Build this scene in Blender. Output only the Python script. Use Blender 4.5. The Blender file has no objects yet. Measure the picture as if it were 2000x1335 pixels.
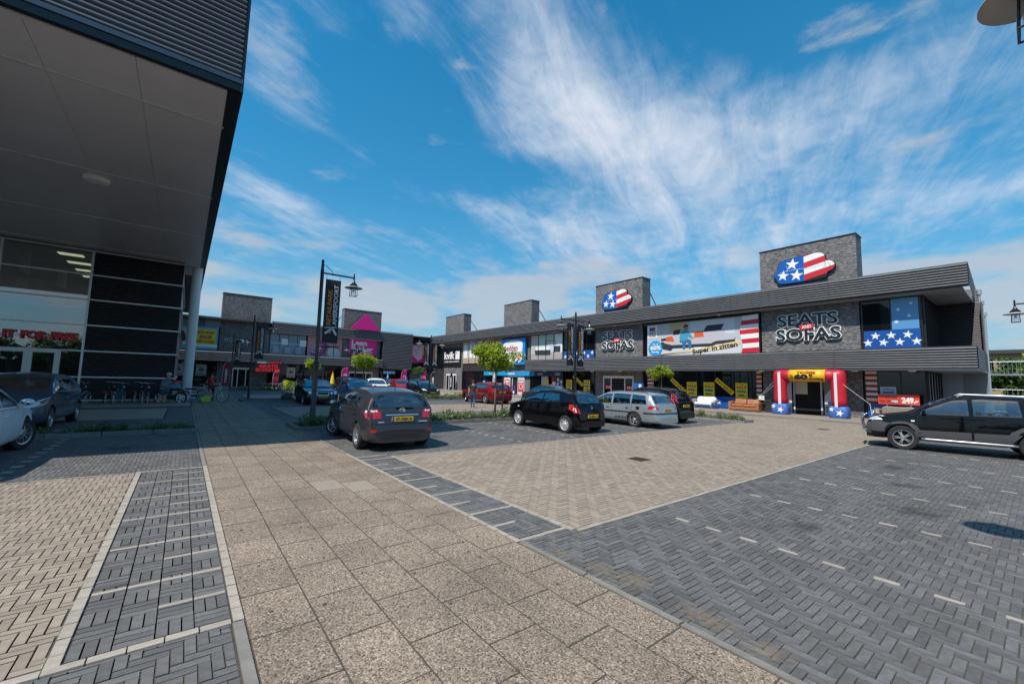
import bpy, bmesh, math, random
import numpy as np
from mathutils import Vector, Matrix
random.seed(7)
rad = math.radians
S = bpy.context.scene
COL = S.collection

# ---------------------------------------------------------------- camera, sky, sun, exposure
cam_d = bpy.data.cameras.new('camera'); cam = bpy.data.objects.new('camera', cam_d); COL.objects.link(cam)
cam_d.sensor_width = 36; cam_d.lens = 14.612; cam_d.clip_start = .05; cam_d.clip_end = 5000
_pitch, _roll, _yaw = rad(5.193), rad(1.471), rad(38.084)
_F = Vector((math.sin(_yaw)*math.cos(_pitch), math.cos(_yaw)*math.cos(_pitch), math.sin(_pitch)))
_R = Vector((math.cos(_yaw), -math.sin(_yaw), 0)); _U = _R.cross(_F)
_R2 = _R*math.cos(_roll)+_U*math.sin(_roll); _U2 = _U*math.cos(_roll)-_R*math.sin(_roll)
cam.matrix_world = Matrix(((_R2.x, _U2.x, -_F.x, 0), (_R2.y, _U2.y, -_F.y, 0), (_R2.z, _U2.z, -_F.z, 1.8), (0, 0, 0, 1)))
S.camera = cam
S.cycles.use_denoising = True
S.cycles.max_bounces = 8; S.cycles.diffuse_bounces = 6; S.cycles.transparent_max_bounces = 12
S.cycles.caustics_reflective = False; S.cycles.caustics_refractive = False
S.view_settings.view_transform = 'Standard'; S.view_settings.look = 'None'; S.view_settings.gamma = 1
S.view_settings.use_curve_mapping = False
S.view_settings.exposure = 0.57

SUN = Vector((-.65, -.12, 1)).normalized()
sun_d = bpy.data.lights.new('sun', 'SUN'); sun = bpy.data.objects.new('sun', sun_d); COL.objects.link(sun)
sun_d.energy = 3.6; sun_d.angle = rad(.55); sun_d.color = (1, .94, .84)
sun.rotation_euler = SUN.to_track_quat('Z', 'Y').to_euler(); sun.location = (0, 0, 60)

world = bpy.data.worlds.new('World'); S.world = world; world.use_nodes = True
def build_sky():
    nt = world.node_tree; nt.nodes.clear(); N = nt.nodes.new; L = nt.links.new
    def val(x): return x
    def M(op, a, b=None, c=None, clamp=False):
        n = N('ShaderNodeMath'); n.operation = op; n.use_clamp = clamp
        for i, x in enumerate((a, b, c)):
            if x is None: continue
            if isinstance(x, (int, float)): n.inputs[i].default_value = x
            else: L(x, n.inputs[i])
        return n.outputs[0]
    sky = N('ShaderNodeTexSky'); sky.sky_type = 'NISHITA'; sky.sun_disc = False
    sky.sun_elevation = math.asin(SUN.z); sky.sun_rotation = math.atan2(SUN.x, SUN.y)
    sky.altitude = 0; sky.air_density = 1.0; sky.dust_density = .6; sky.ozone_density = 3.0
    hs = N('ShaderNodeHueSaturation'); hs.inputs['Hue'].default_value = .482; hs.inputs['Saturation'].default_value = 1.5; hs.inputs['Value'].default_value = .78
    L(sky.outputs[0], hs.inputs['Color'])
    tc = N('ShaderNodeTexCoord'); sep = N('ShaderNodeSeparateXYZ'); L(tc.outputs['Generated'], sep.inputs[0])
    z = M('MAXIMUM', sep.outputs[2], 0.0); den = M('ADD', z, .12)
    px = M('DIVIDE', sep.outputs[0], den); py = M('DIVIDE', sep.outputs[1], den)
    # streak-aligned axes: along (.80,-.60) in the centre
    def axes(ang):
        c, s = math.cos(ang), math.sin(ang)
        a = M('ADD', M('MULTIPLY', px, c), M('MULTIPLY', py, s)); b = M('ADD', M('MULTIPLY', px, -s), M('MULTIPLY', py, c)); return a, b
    def noise(a, b, sa, sb, off, det=8, rough=.6, dist=.0):
        cb = N('ShaderNodeCombineXYZ'); L(M('MULTIPLY', a, sa), cb.inputs[0]); L(M('MULTIPLY', b, sb), cb.inputs[1]); cb.inputs[2].default_value = off
        n = N('ShaderNodeTexNoise'); n.inputs['Scale'].default_value = 1; n.inputs['Detail'].default_value = det; n.inputs['Roughness'].default_value = rough
        n.inputs['Distortion'].default_value = dist; L(cb.outputs[0], n.inputs['Vector']); return n.outputs[0]
    def blob(cx, cy, ang, ra, rb, amp):
        c, s = math.cos(ang), math.sin(ang)
        dx = M('SUBTRACT', px, cx); dy = M('SUBTRACT', py, cy)
        a = M('DIVIDE', M('ADD', M('MULTIPLY', dx, c), M('MULTIPLY', dy, s)), ra)
        b = M('DIVIDE', M('ADD', M('MULTIPLY', dx, -s), M('MULTIPLY', dy, c)), rb)
        r2 = M('ADD', M('MULTIPLY', a, a), M('MULTIPLY', b, b))
        return M('MULTIPLY', M('EXPONENT', M('MULTIPLY', r2, -1)), amp)
    a, b = axes(rad(22))
    n1 = noise(a, b, 1.8, 6.2, 3.1, 10, .66, .6)          # long cirrus fibres
    n2 = noise(px, py, 9, 9, 8.4, 5, .6, .3)              # fine mackerel texture
    n3 = noise(px, py, .55, .55, 5.0, 2, .5)              # broad cover everywhere
    blobs = [(.62, .80, rad(32), .42, .17, .42), (.95, .84, rad(5), .40, .20, .52), (1.22, .74, rad(-25), .42, .26, .48),
             (1.45, .45, rad(-50), .5, .32, .34), (1.85, 1.0, rad(-20), .85, .5, .44), (1.65, 1.45, rad(0), .45, .2, .36),
             (.13, 1.22, rad(75), .30, .09, .40), (.34, 2.06, rad(40), .38, .13, .48), (.20, 1.93, rad(50), .15, .10, .24),
             (1.0, 1.50, rad(-12), .32, .07, .34), (1.36, .08, rad(70), .35, .22, .34), (.36, .95, rad(80), .32, .055, .34), (.70, 1.65, rad(20), .12, .05, .28),
             (2.2, .02, rad(0), .16, .30, .5), (1.9, 1.75, rad(0), .35, .18, .34), (2.3, .6, rad(60), .6, .35, .24),
             (.52, 1.22, rad(60), .36, .19, -.75), (.9, 1.24, rad(-30), .26, .11, -.5), (1.08, .26, rad(-40), .24, .14, -.65), (.2, 1.6, rad(40), .3, .16, -.5), (.6, 1.75, rad(0), .3, .14, -.4)]
    tot = None
    for bl in blobs:
        o = blob(*bl); tot = o if tot is None else M('ADD', tot, o)
    base = M('ADD', M('MULTIPLY', M('SUBTRACT', n1, .5), 1.75), M('MULTIPLY', M('SUBTRACT', n2, .5), .8))
    dens = M('ADD', M('ADD', base, tot), M('ADD', M('MULTIPLY', M('SUBTRACT', n3, .5), .5), .15))
    mr = N('ShaderNodeMapRange'); mr.interpolation_type = 'SMOOTHSTEP'; L(dens, mr.inputs[0]); mr.inputs[1].default_value = .0; mr.inputs[2].default_value = 1.75
    cir = M('MULTIPLY', mr.outputs[0], 1.0)
    # low cumulus band near the horizon
    az = M('ARCTAN2', sep.outputs[0], sep.outputs[1])
    cb = N('ShaderNodeCombineXYZ'); L(M('MULTIPLY', az, 5.0), cb.inputs[0]); L(M('MULTIPLY', sep.outputs[2], 15), cb.inputs[1]); cb.inputs[2].default_value = 1.7
    nc = N('ShaderNodeTexNoise'); nc.inputs['Scale'].default_value = 1.1; nc.inputs['Detail'].default_value = 7; nc.inputs['Roughness'].default_value = .52; L(cb.outputs[0], nc.inputs['Vector'])
    hb = M('EXPONENT', M('MULTIPLY', M('POWER', M('DIVIDE', M('SUBTRACT', sep.outputs[2], .15), .10), 2), -1))
    def cum(azd, el, ra, re, amp):
        da = M('DIVIDE', M('SUBTRACT', az, rad(azd)), ra); de = M('DIVIDE', M('SUBTRACT', sep.outputs[2], el), re)
        return M('MULTIPLY', M('EXPONENT', M('MULTIPLY', M('ADD', M('MULTIPLY', da, da), M('MULTIPLY', de, de)), -1)), amp)
    cums = M('ADD', M('ADD', cum(24.6, .165, .085, .045, .34), cum(39.5, .215, .11, .05, .30)), M('ADD', cum(52, .26, .12, .04, .26), cum(15, .145, .08, .03, .12)))
    cd = M('ADD', M('MULTIPLY', M('SUBTRACT', nc.outputs[0], .55), 1.7), M('ADD', M('MULTIPLY', hb, .36), cums))
    mr2 = N('ShaderNodeMapRange'); mr2.interpolation_type = 'SMOOTHSTEP'; L(cd, mr2.inputs[0]); mr2.inputs[1].default_value = .06; mr2.inputs[2].default_value = .42
    cumf = M('MULTIPLY', mr2.outputs[0], .72)
    haze = M('MULTIPLY', M('EXPONENT', M('MULTIPLY', z, -3.2)), .92)
    mix1 = N('ShaderNodeMix'); mix1.data_type = 'RGBA'; L(haze, mix1.inputs[0]); L(hs.outputs[0], mix1.inputs[6]); mix1.inputs[7].default_value = (.88, 1.70, 2.40, 1)
    mix2 = N('ShaderNodeMix'); mix2.data_type = 'RGBA'; L(cir, mix2.inputs[0]); L(mix1.outputs[2], mix2.inputs[6]); mix2.inputs[7].default_value = (3.3, 3.55, 4.0, 1)
    mix3 = N('ShaderNodeMix'); mix3.data_type = 'RGBA'; L(cumf, mix3.inputs[0]); L(mix2.outputs[2], mix3.inputs[6]); mix3.inputs[7].default_value = (2.45, 2.62, 2.85, 1)
    bg = N('ShaderNodeBackground'); bg.inputs[1].default_value = .15; L(mix3.outputs[2], bg.inputs[0])
    out = N('ShaderNodeOutputWorld'); L(bg.outputs[0], out.inputs[0])
build_sky()
world.cycles.sampling_method = 'MANUAL'; world.cycles.sample_map_resolution = 512

# ---------------------------------------------------------------- helpers
MATS = {}
def mat(name, col, rough=.5, metal=0., var=0., vscale=6., bump=0., bscale=60., spec=.5, coat=0., island=0., emit=0., dirt=None):
    if name in MATS: return MATS[name]
    m = bpy.data.materials.new(name); m.use_nodes = True; nt = m.node_tree; N = nt.nodes.new; L = nt.links.new
    p = nt.nodes['Principled BSDF']
    p.inputs['Base Color'].default_value = (*col, 1); p.inputs['Roughness'].default_value = rough; p.inputs['Metallic'].default_value = metal
    p.inputs['Specular IOR Level'].default_value = spec; p.inputs['Coat Weight'].default_value = coat; p.inputs['Coat Roughness'].default_value = .03
    if emit: p.inputs['Emission Color'].default_value = (*col, 1); p.inputs['Emission Strength'].default_value = emit
    tc = None
    if var or bump or dirt:
        tc = N('ShaderNodeTexCoord')
    if var or island or dirt:
        f = None
        if var:
            nz = N('ShaderNodeTexNoise'); nz.inputs['Scale'].default_value = vscale; nz.inputs['Detail'].default_value = 6; nz.inputs['Roughness'].default_value = .65; L(tc.outputs['Object'], nz.inputs['Vector'])
            mr = N('ShaderNodeMapRange'); L(nz.outputs[0], mr.inputs[0]); mr.inputs[1].default_value = .3; mr.inputs[2].default_value = .7; mr.inputs[3].default_value = 1-var; mr.inputs[4].default_value = 1+var; f = mr.outputs[0]
        if island:
            ge = N('ShaderNodeNewGeometry'); oi = N('ShaderNodeObjectInfo'); ad = N('ShaderNodeMath'); ad.operation = 'ADD'; L(ge.outputs['Random Per Island'], ad.inputs[0]); L(oi.outputs['Random'], ad.inputs[1])
            fr = N('ShaderNodeMath'); fr.operation = 'FRACT'; L(ad.outputs[0], fr.inputs[0])
            mr = N('ShaderNodeMapRange'); L(fr.outputs[0], mr.inputs[0]); mr.inputs[3].default_value = 1-island; mr.inputs[4].default_value = 1+island
            if f is None: f = mr.outputs[0]
            else:
                mu = N('ShaderNodeMath'); mu.operation = 'MULTIPLY'; L(f, mu.inputs[0]); L(mr.outputs[0], mu.inputs[1]); f = mu.outputs[0]
        cur = None
        if f is not None:
            vm = N('ShaderNodeVectorMath'); vm.operation = 'SCALE'; vm.inputs[0].default_value = col; L(f, vm.inputs['Scale']); cur = vm.outputs[0]
        if dirt:
            dc, ds, lo, hi = dirt
            nz = N('ShaderNodeTexNoise'); nz.inputs['Scale'].default_value = ds; nz.inputs['Detail'].default_value = 8; nz.inputs['Roughness'].default_value = .7
            ge2 = N('ShaderNodeNewGeometry'); L(ge2.outputs['Position'], nz.inputs['Vector'])
            mr = N('ShaderNodeMapRange'); L(nz.outputs[0], mr.inputs[0]); mr.inputs[1].default_value = lo; mr.inputs[2].default_value = hi
            mx = N('ShaderNodeMix'); mx.data_type = 'RGBA'; L(mr.outputs[0], mx.inputs[0]); mx.inputs[6].default_value = (*col, 1); mx.inputs[7].default_value = (*dc, 1)
            if cur is not None: L(cur, mx.inputs[6])
            cur = mx.outputs[2]
        L(cur, p.inputs['Base Color'])
    if bump:
        nz = N('ShaderNodeTexNoise'); nz.inputs['Scale'].default_value = bscale; nz.inputs['Detail'].default_value = 4; L(tc.outputs['Object'], nz.inputs['Vector'])
        bp = N('ShaderNodeBump'); bp.inputs['Strength'].default_value = bump; bp.inputs['Distance'].default_value = .02; L(nz.outputs[0], bp.inputs['Height']); L(bp.outputs[0], p.inputs['Normal'])
    MATS[name] = m; return m

def glass_mat(name, tint, refl=.35, rough=.01):
    """thin window glass: tinted see-through with a mirror reflection that grows at grazing angles"""
    if name in MATS: return MATS[name]
    m = bpy.data.materials.new(name); m.use_nodes = True; nt = m.node_tree; nt.nodes.clear(); N = nt.nodes.new; L = nt.links.new
    tr = N('ShaderNodeBsdfTransparent'); tr.inputs[0].default_value = (*tint, 1)
    gl = N('ShaderNodeBsdfGlossy'); gl.inputs['Roughness'].default_value = rough; gl.inputs[0].default_value = (.95, .97, 1, 1)
    lw = N('ShaderNodeLayerWeight'); lw.inputs[0].default_value = .35
    mr = N('ShaderNodeMapRange'); L(lw.outputs['Facing'], mr.inputs[0]); mr.inputs[1].default_value = 0; mr.inputs[2].default_value = 1; mr.inputs[3].default_value = refl*.45; mr.inputs[4].default_value = min(1, refl*1.9)
    mx = N('ShaderNodeMixShader'); L(mr.outputs[0], mx.inputs[0]); L(tr.outputs[0], mx.inputs[1]); L(gl.outputs[0], mx.inputs[2])
    o = N('ShaderNodeOutputMaterial'); L(mx.outputs[0], o.inputs[0]); MATS[name] = m; return m

def brick_mat(name, c1, c2, mortar, scale, axis):
    """fine facing brick; axis 'x': wall lies along X (uses x,z), 'y': wall lies along Y (uses y,z)"""
    if name in MATS: return MATS[name]
    m = bpy.data.materials.new(name); m.use_nodes = True; nt = m.node_tree; N = nt.nodes.new; L = nt.links.new; p = nt.nodes['Principled BSDF']
    ge = N('ShaderNodeNewGeometry'); sp = N('ShaderNodeSeparateXYZ'); L(ge.outputs['Position'], sp.inputs[0])
    cb = N('ShaderNodeCombineXYZ')
    ad = N('ShaderNodeMath'); ad.operation = 'ADD'; L(sp.outputs[0], ad.inputs[0]); L(sp.outputs[1], ad.inputs[1])
    L(ad.outputs[0], cb.inputs[0]); L(sp.outputs[2], cb.inputs[1])
    br = N('ShaderNodeTexBrick'); L(cb.outputs[0], br.inputs['Vector']); br.inputs['Scale'].default_value = 1; br.inputs['Brick Width'].default_value = .23; br.inputs['Row Height'].default_value = .075
    br.inputs['Mortar Size'].default_value = .009; br.inputs['Mortar Smooth'].default_value = .3; br.inputs['Bias'].default_value = -.1
    br.inputs['Color1'].default_value = (*c1, 1); br.inputs['Color2'].default_value = (*c2, 1); br.inputs['Mortar'].default_value = (*mortar, 1)
    nz = N('ShaderNodeTexNoise'); nz.inputs['Scale'].default_value = 1.3; nz.inputs['Detail'].default_value = 7; L(ge.outputs['Position'], nz.inputs['Vector'])
    mp = N('ShaderNodeMapping'); mp.inputs['Scale'].default_value = (4.3, 13.3, 1); L(cb.outputs[0], mp.inputs[0])
    vo = N('ShaderNodeTexNoise'); vo.inputs['Scale'].default_value = 1; vo.inputs['Detail'].default_value = 1; L(mp.outputs[0], vo.inputs['Vector'])
    mr = N('ShaderNodeMapRange'); L(vo.outputs[0], mr.inputs[0]); mr.inputs[1].default_value = .3; mr.inputs[2].default_value = .7; mr.inputs[3].default_value = .45; mr.inputs[4].default_value = 1.75
    mr2 = N('ShaderNodeMapRange'); L(nz.outputs[0], mr2.inputs[0]); mr2.inputs[1].default_value = .3; mr2.inputs[2].default_value = .7; mr2.inputs[3].default_value = .78; mr2.inputs[4].default_value = 1.2
    mu = N('ShaderNodeMath'); mu.operation = 'MULTIPLY'; L(mr.outputs[0], mu.inputs[0]); L(mr2.outputs[0], mu.inputs[1])
    vm = N('ShaderNodeVectorMath'); vm.operation = 'SCALE'; L(br.outputs['Color'], vm.inputs[0]); L(mu.outputs[0], vm.inputs['Scale']); L(vm.outputs[0], p.inputs['Base Color'])
    p.inputs['Roughness'].default_value = .75
    bp = N('ShaderNodeBump'); bp.inputs['Strength'].default_value = .6; bp.inputs['Distance'].default_value = .01; bp.invert = True; L(br.outputs['Fac'], bp.inputs['Height']); L(bp.outputs[0], p.inputs['Normal'])
    MATS[name] = m; return m

class MB:
    """collects shapes, builds ONE mesh object"""
    def __init__(s): s.v = []; s.f = []; s.m = []
    def add(s, vs, fs, mi=0):
        o = len(s.v); s.v += [tuple(v) for v in vs]; s.f += [tuple(i+o for i in f) for f in fs]; s.m += [mi]*len(fs); return s
    def box(s, x0, x1, y0, y1, z0, z1, mi=0):
        return s.add([(x0, y0, z0), (x1, y0, z0), (x1, y1, z0), (x0, y1, z0), (x0, y0, z1), (x1, y0, z1), (x1, y1, z1), (x0, y1, z1)],
                     [(0, 3, 2, 1), (4, 5, 6, 7), (0, 1, 5, 4), (1, 2, 6, 5), (2, 3, 7, 6), (3, 0, 4, 7)], mi)
    def obox(s, p, q, w, h, mi=0, up=(0, 0, 1)):
        """bar from p to q with width w (sideways) and height h (along up)"""
        p, q, up = Vector(p), Vector(q), Vector(up); d = (q-p).normalized(); a = d.cross(up)
        if a.length < 1e-4: a = d.cross(Vector((1, 0, 0)))
        a = a.normalized()*w/2; b = a.cross(d).normalized()*h/2
        vs = [p-a-b, p+a-b, p+a+b, p-a+b, q-a-b, q+a-b, q+a+b, q-a+b]
        return s.add(vs, [(0, 1, 2, 3), (7, 6, 5, 4), (0, 4, 5, 1), (1, 5, 6, 2), (2, 6, 7, 3), (3, 7, 4, 0)], mi)
    def cyl(s, p, q, r0, r1=None, n=12, cap=True, mi=0):
        r1 = r0 if r1 is None else r1; p, q = Vector(p), Vector(q); d = (q-p).normalized()
        a = d.orthogonal().normalized(); b = d.cross(a); vs = []
        for c, r in ((p, r0), (q, r1)):
            for i in range(n):
                t = 2*math.pi*i/n; vs.append(c+(a*math.cos(t)+b*math.sin(t))*r)
        fs = [(i, (i+1) % n, n+(i+1) % n, n+i) for i in range(n)]
        if cap: fs += [tuple(range(n-1, -1, -1)), tuple(range(n, 2*n))]
        return s.add(vs, fs, mi)
    def tube(s, pts, r, n=8, mi=0, closed=False):
        pts = [Vector(p) for p in pts]; k = len(pts); vs = []; ref = None
        rr = r if isinstance(r, (list, tuple)) else [r]*k
        for i, p in enumerate(pts):
            if closed: d = (pts[(i+1) % k]-pts[i-1])
            else: d = pts[min(i+1, k-1)]-pts[max(i-1, 0)]
            d = d.normalized(); a = d.orthogonal() if ref is None else ref-d*ref.dot(d)
            a = a.normalized(); ref = a; b = d.cross(a)
            for j in range(n):
                t = 2*math.pi*j/n; vs.append(p+(a*math.cos(t)+b*math.sin(t))*rr[i])
        fs = []
        for i in range(k if closed else k-1):
            i2 = (i+1) % k
            for j in range(n): fs.append((i*n+j, i*n+(j+1) % n, i2*n+(j+1) % n, i2*n+j))
        if not closed: fs += [tuple(range(n-1, -1, -1)), tuple(range((k-1)*n, k*n))]
        return s.add(vs, fs, mi)
    def lathe(s, prof, n=24, c=(0, 0, 0), mi=0, axis='z'):
        vs = []; k = len(prof)
        for i in range(n):
            t = 2*math.pi*i/n
            for r, h in prof:
                x, y = r*math.cos(t), r*math.sin(t)
                v = (x, y, h) if axis == 'z' else ((h, x, y) if axis == 'x' else (y, h, x))
                vs.append((v[0]+c[0], v[1]+c[1], v[2]+c[2]))
        fs = [(i*k+j, ((i+1) % n)*k+j, ((i+1) % n)*k+j+1, i*k+j+1) for i in range(n) for j in range(k-1)]
        return s.add(vs, fs, mi)
    def sphere(s, c, r, n=12, mi=0):
        rx, ry, rz = (r, r, r) if isinstance(r, (int, float)) else r; vs = []; k = n//2+1
        for i in range(n):
            for j in range(k):
                t = 2*math.pi*i/n; u = math.pi*(j+.02)/(k-1+.04)-math.pi/2
                vs.append((c[0]+rx*math.cos(u)*math.cos(t), c[1]+ry*math.cos(u)*math.sin(t), c[2]+rz*math.sin(u)))
        fs = [(i*k+j, ((i+1) % n)*k+j, ((i+1) % n)*k+j+1, i*k+j+1) for i in range(n) for j in range(k-1)]
        fs += [tuple(i*k for i in range(n-1, -1, -1)), tuple(i*k+k-1 for i in range(n))]
        return s.add(vs, fs, mi)
    def prism(s, poly, fr, d0, d1, mi=0):
        """2D outline (u,v) in frame fr pushed from depth d0 to d1 (towards the viewer)"""
        n = len(poly); vs = [fr(u, v, d0) for u, v in poly]+[fr(u, v, d1) for u, v in poly]
        fs = [tuple(range(n-1, -1, -1)), tuple(range(n, 2*n))]+[(i, (i+1) % n, n+(i+1) % n, n+i) for i in range(n)]
        return s.add(vs, fs, mi)
    def build(s, name, mats, parent=None, smooth=False, loc=None, rz=None, bevel=0):
        me = bpy.data.meshes.new(name); me.from_pydata(s.v, [], s.f)
        if not isinstance(mats, (list, tuple)): mats = [mats]
        for m in mats: me.materials.append(m)
        if len(mats) > 1: me.polygons.foreach_set('material_index', s.m)
        if smooth:
            me.polygons.foreach_set('use_smooth', [True]*len(s.f)); 
            if smooth != 'all': me.set_sharp_from_angle(angle=rad(35))
        me.update()
        o = bpy.data.objects.new(name, me); COL.objects.link(o)
        if parent is not None: o.parent = parent
        if loc is not None: o.location = loc
        if rz is not None: o.rotation_euler.z = rz
        if bevel:
            b = o.modifiers.new('bevel', 'BEVEL'); b.width = bevel; b.segments = 2; b.limit_method = 'ANGLE'; b.angle_limit = rad(40)
        return o

def tag(o, label=None, cat=None, group=None, kind=None):
    if label: o['label'] = label
    if cat: o['category'] = cat
    if group: o['group'] = group
    if kind: o['kind'] = kind
    return o
def thing(name, label, cat, loc=(0, 0, 0), rz=0, group=None):
    o = bpy.data.objects.new(name, None); COL.objects.link(o); o.location = loc; o.rotation_euler.z = rz; o.empty_display_size = .2
    return tag(o, label, cat, group)
def dup(o, loc=None, rz=None, label=None, group=None, parent=None):
    c = o.copy(); COL.objects.link(c)
    if parent is not None: c.parent = parent
    if loc is not None: c.location = loc
    if rz is not None: c.rotation_euler.z = rz
    if label: c['label'] = label
    if group: c['group'] = group
    for ch in o.children: dup(ch, parent=c)
    return c
def frame(o, right, up=(0, 0, 1)):
    o, r, u = Vector(o), Vector(right).normalized(), Vector(up).normalized(); n = r.cross(u)
    def f(a, b, d=0.): return o+r*a+u*b+n*d
    f.o, f.r, f.u, f.n = o, r, u, n
    f.M = Matrix(((r.x, u.x, n.x, o.x), (r.y, u.y, n.y, o.y), (r.z, u.z, n.z, o.z), (0, 0, 0, 1)))
    return f
def rect(u0, u1, v0, v1): return [(u0, v0), (u1, v0), (u1, v1), (u0, v1)]
def star(cx, cy, r, rot=0, k=.4): return [(cx+(r if i % 2 == 0 else r*k)*math.sin(rot+math.pi*i/5), cy+(r if i % 2 == 0 else r*k)*math.cos(rot+math.pi*i/5)) for i in range(10)]
def disc(cx, cy, r, n=24, ry=None): return [(cx+r*math.cos(2*math.pi*i/n), cy+(ry or r)*math.sin(2*math.pi*i/n)) for i in range(n)]
def rrect(u0, u1, v0, v1, r, n=5):
    out = []
    for cx, cy, a in ((u1-r, v1-r, 0), (u0+r, v1-r, 90), (u0+r, v0+r, 180), (u1-r, v0+r, 270)):
        for i in range(n+1): t = rad(a+90*i/n); out.append((cx+r*math.cos(t), cy+r*math.sin(t)))
    return out
TMP = bpy.data.scenes.new('workbench')
def realise(ob, extra=()):
    """evaluated mesh of an object, worked out in a small side scene so the big one need not be updated"""
    for q in (ob, *extra): TMP.collection.objects.link(q)
    TMP.view_layers[0].update(); dg = TMP.view_layers[0].depsgraph
    me = bpy.data.meshes.new_from_object(ob.evaluated_get(dg))
    for q in (ob, *extra): TMP.collection.objects.unlink(q)
    return me
def text_mesh(s, bold=0., extrude=0., shear=0., bevel=0., spacing=1.):
    cu = bpy.data.curves.new('txt', 'FONT'); cu.body = s; cu.offset = bold; cu.extrude = extrude; cu.shear = shear; cu.bevel_depth = bevel; cu.space_character = spacing
    cu.resolution_u = 3
    ob = bpy.data.objects.new('txt', cu); me = realise(ob); bpy.data.objects.remove(ob); bpy.data.curves.remove(cu); return me
def text(s, fr, u0, u1, v0, v1, d, m, parent=None, name='lettering', bold=0., depth=.006, shear=0., rot=0., fit='both', spacing=1.):
    """lettering fitted into the box u0..u1 x v0..v1 of frame fr at depth d"""
    me = text_mesh(s, bold, 0.5, shear, 0, spacing); me.name = name
    n = len(me.vertices); co = np.empty(n*3); me.vertices.foreach_get('co', co); co = co.reshape(-1, 3)
    if n == 0: return None
    lo, hi = co.min(0), co.max(0); sx = (u1-u0)/(hi[0]-lo[0]); sy = (v1-v0)/(hi[1]-lo[1])
    if fit == 'h': sx = sy
    x = (co[:, 0]-(lo[0]+hi[0])/2)*sx; y = (co[:, 1]-(lo[1]+hi[1])/2)*sy
    if rot: x, y = x*math.cos(rot)-y*math.sin(rot), x*math.sin(rot)+y*math.cos(rot)
    x = x+(u0+u1)/2; y = y+(v0+v1)/2; z = d+(co[:, 2]+.5)*depth
    P = np.array(fr.o)+np.outer(x, np.array(fr.r))+np.outer(y, np.array(fr.u))+np.outer(z, np.array(fr.n))
    me.vertices.foreach_set('co', P.ravel()); me.materials.clear(); me.materials.append(m); me.update()
    o = bpy.data.objects.new(name, me); COL.objects.link(o)
    if parent is not None: o.parent = parent
    return o
def flat(name, poly, fr, d0, d1, m, parent=None):
    return MB().prism(poly, fr, d0, d1).build(name, m, parent)
def local(o): return o    # things whose geometry is written in world metres keep their empty at the origin of the block
WORLD = set()
def attach(o, parent, world=True):
    o.parent = parent
    if world: o.location = -Vector(parent.location)
    return o
def px_of(x, y, z=0.):
    v = np.stack([np.asarray(x, float), np.asarray(y, float), np.full(np.shape(x), z-1.8)], -1)
    F, R, U = np.array(_F), np.array(_R2), np.array(_U2); d = v@F
    d = np.where(d < .05, .05, d); return 811.8*(v@R)/d, 811.8*(v@U)/d, v@F

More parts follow.
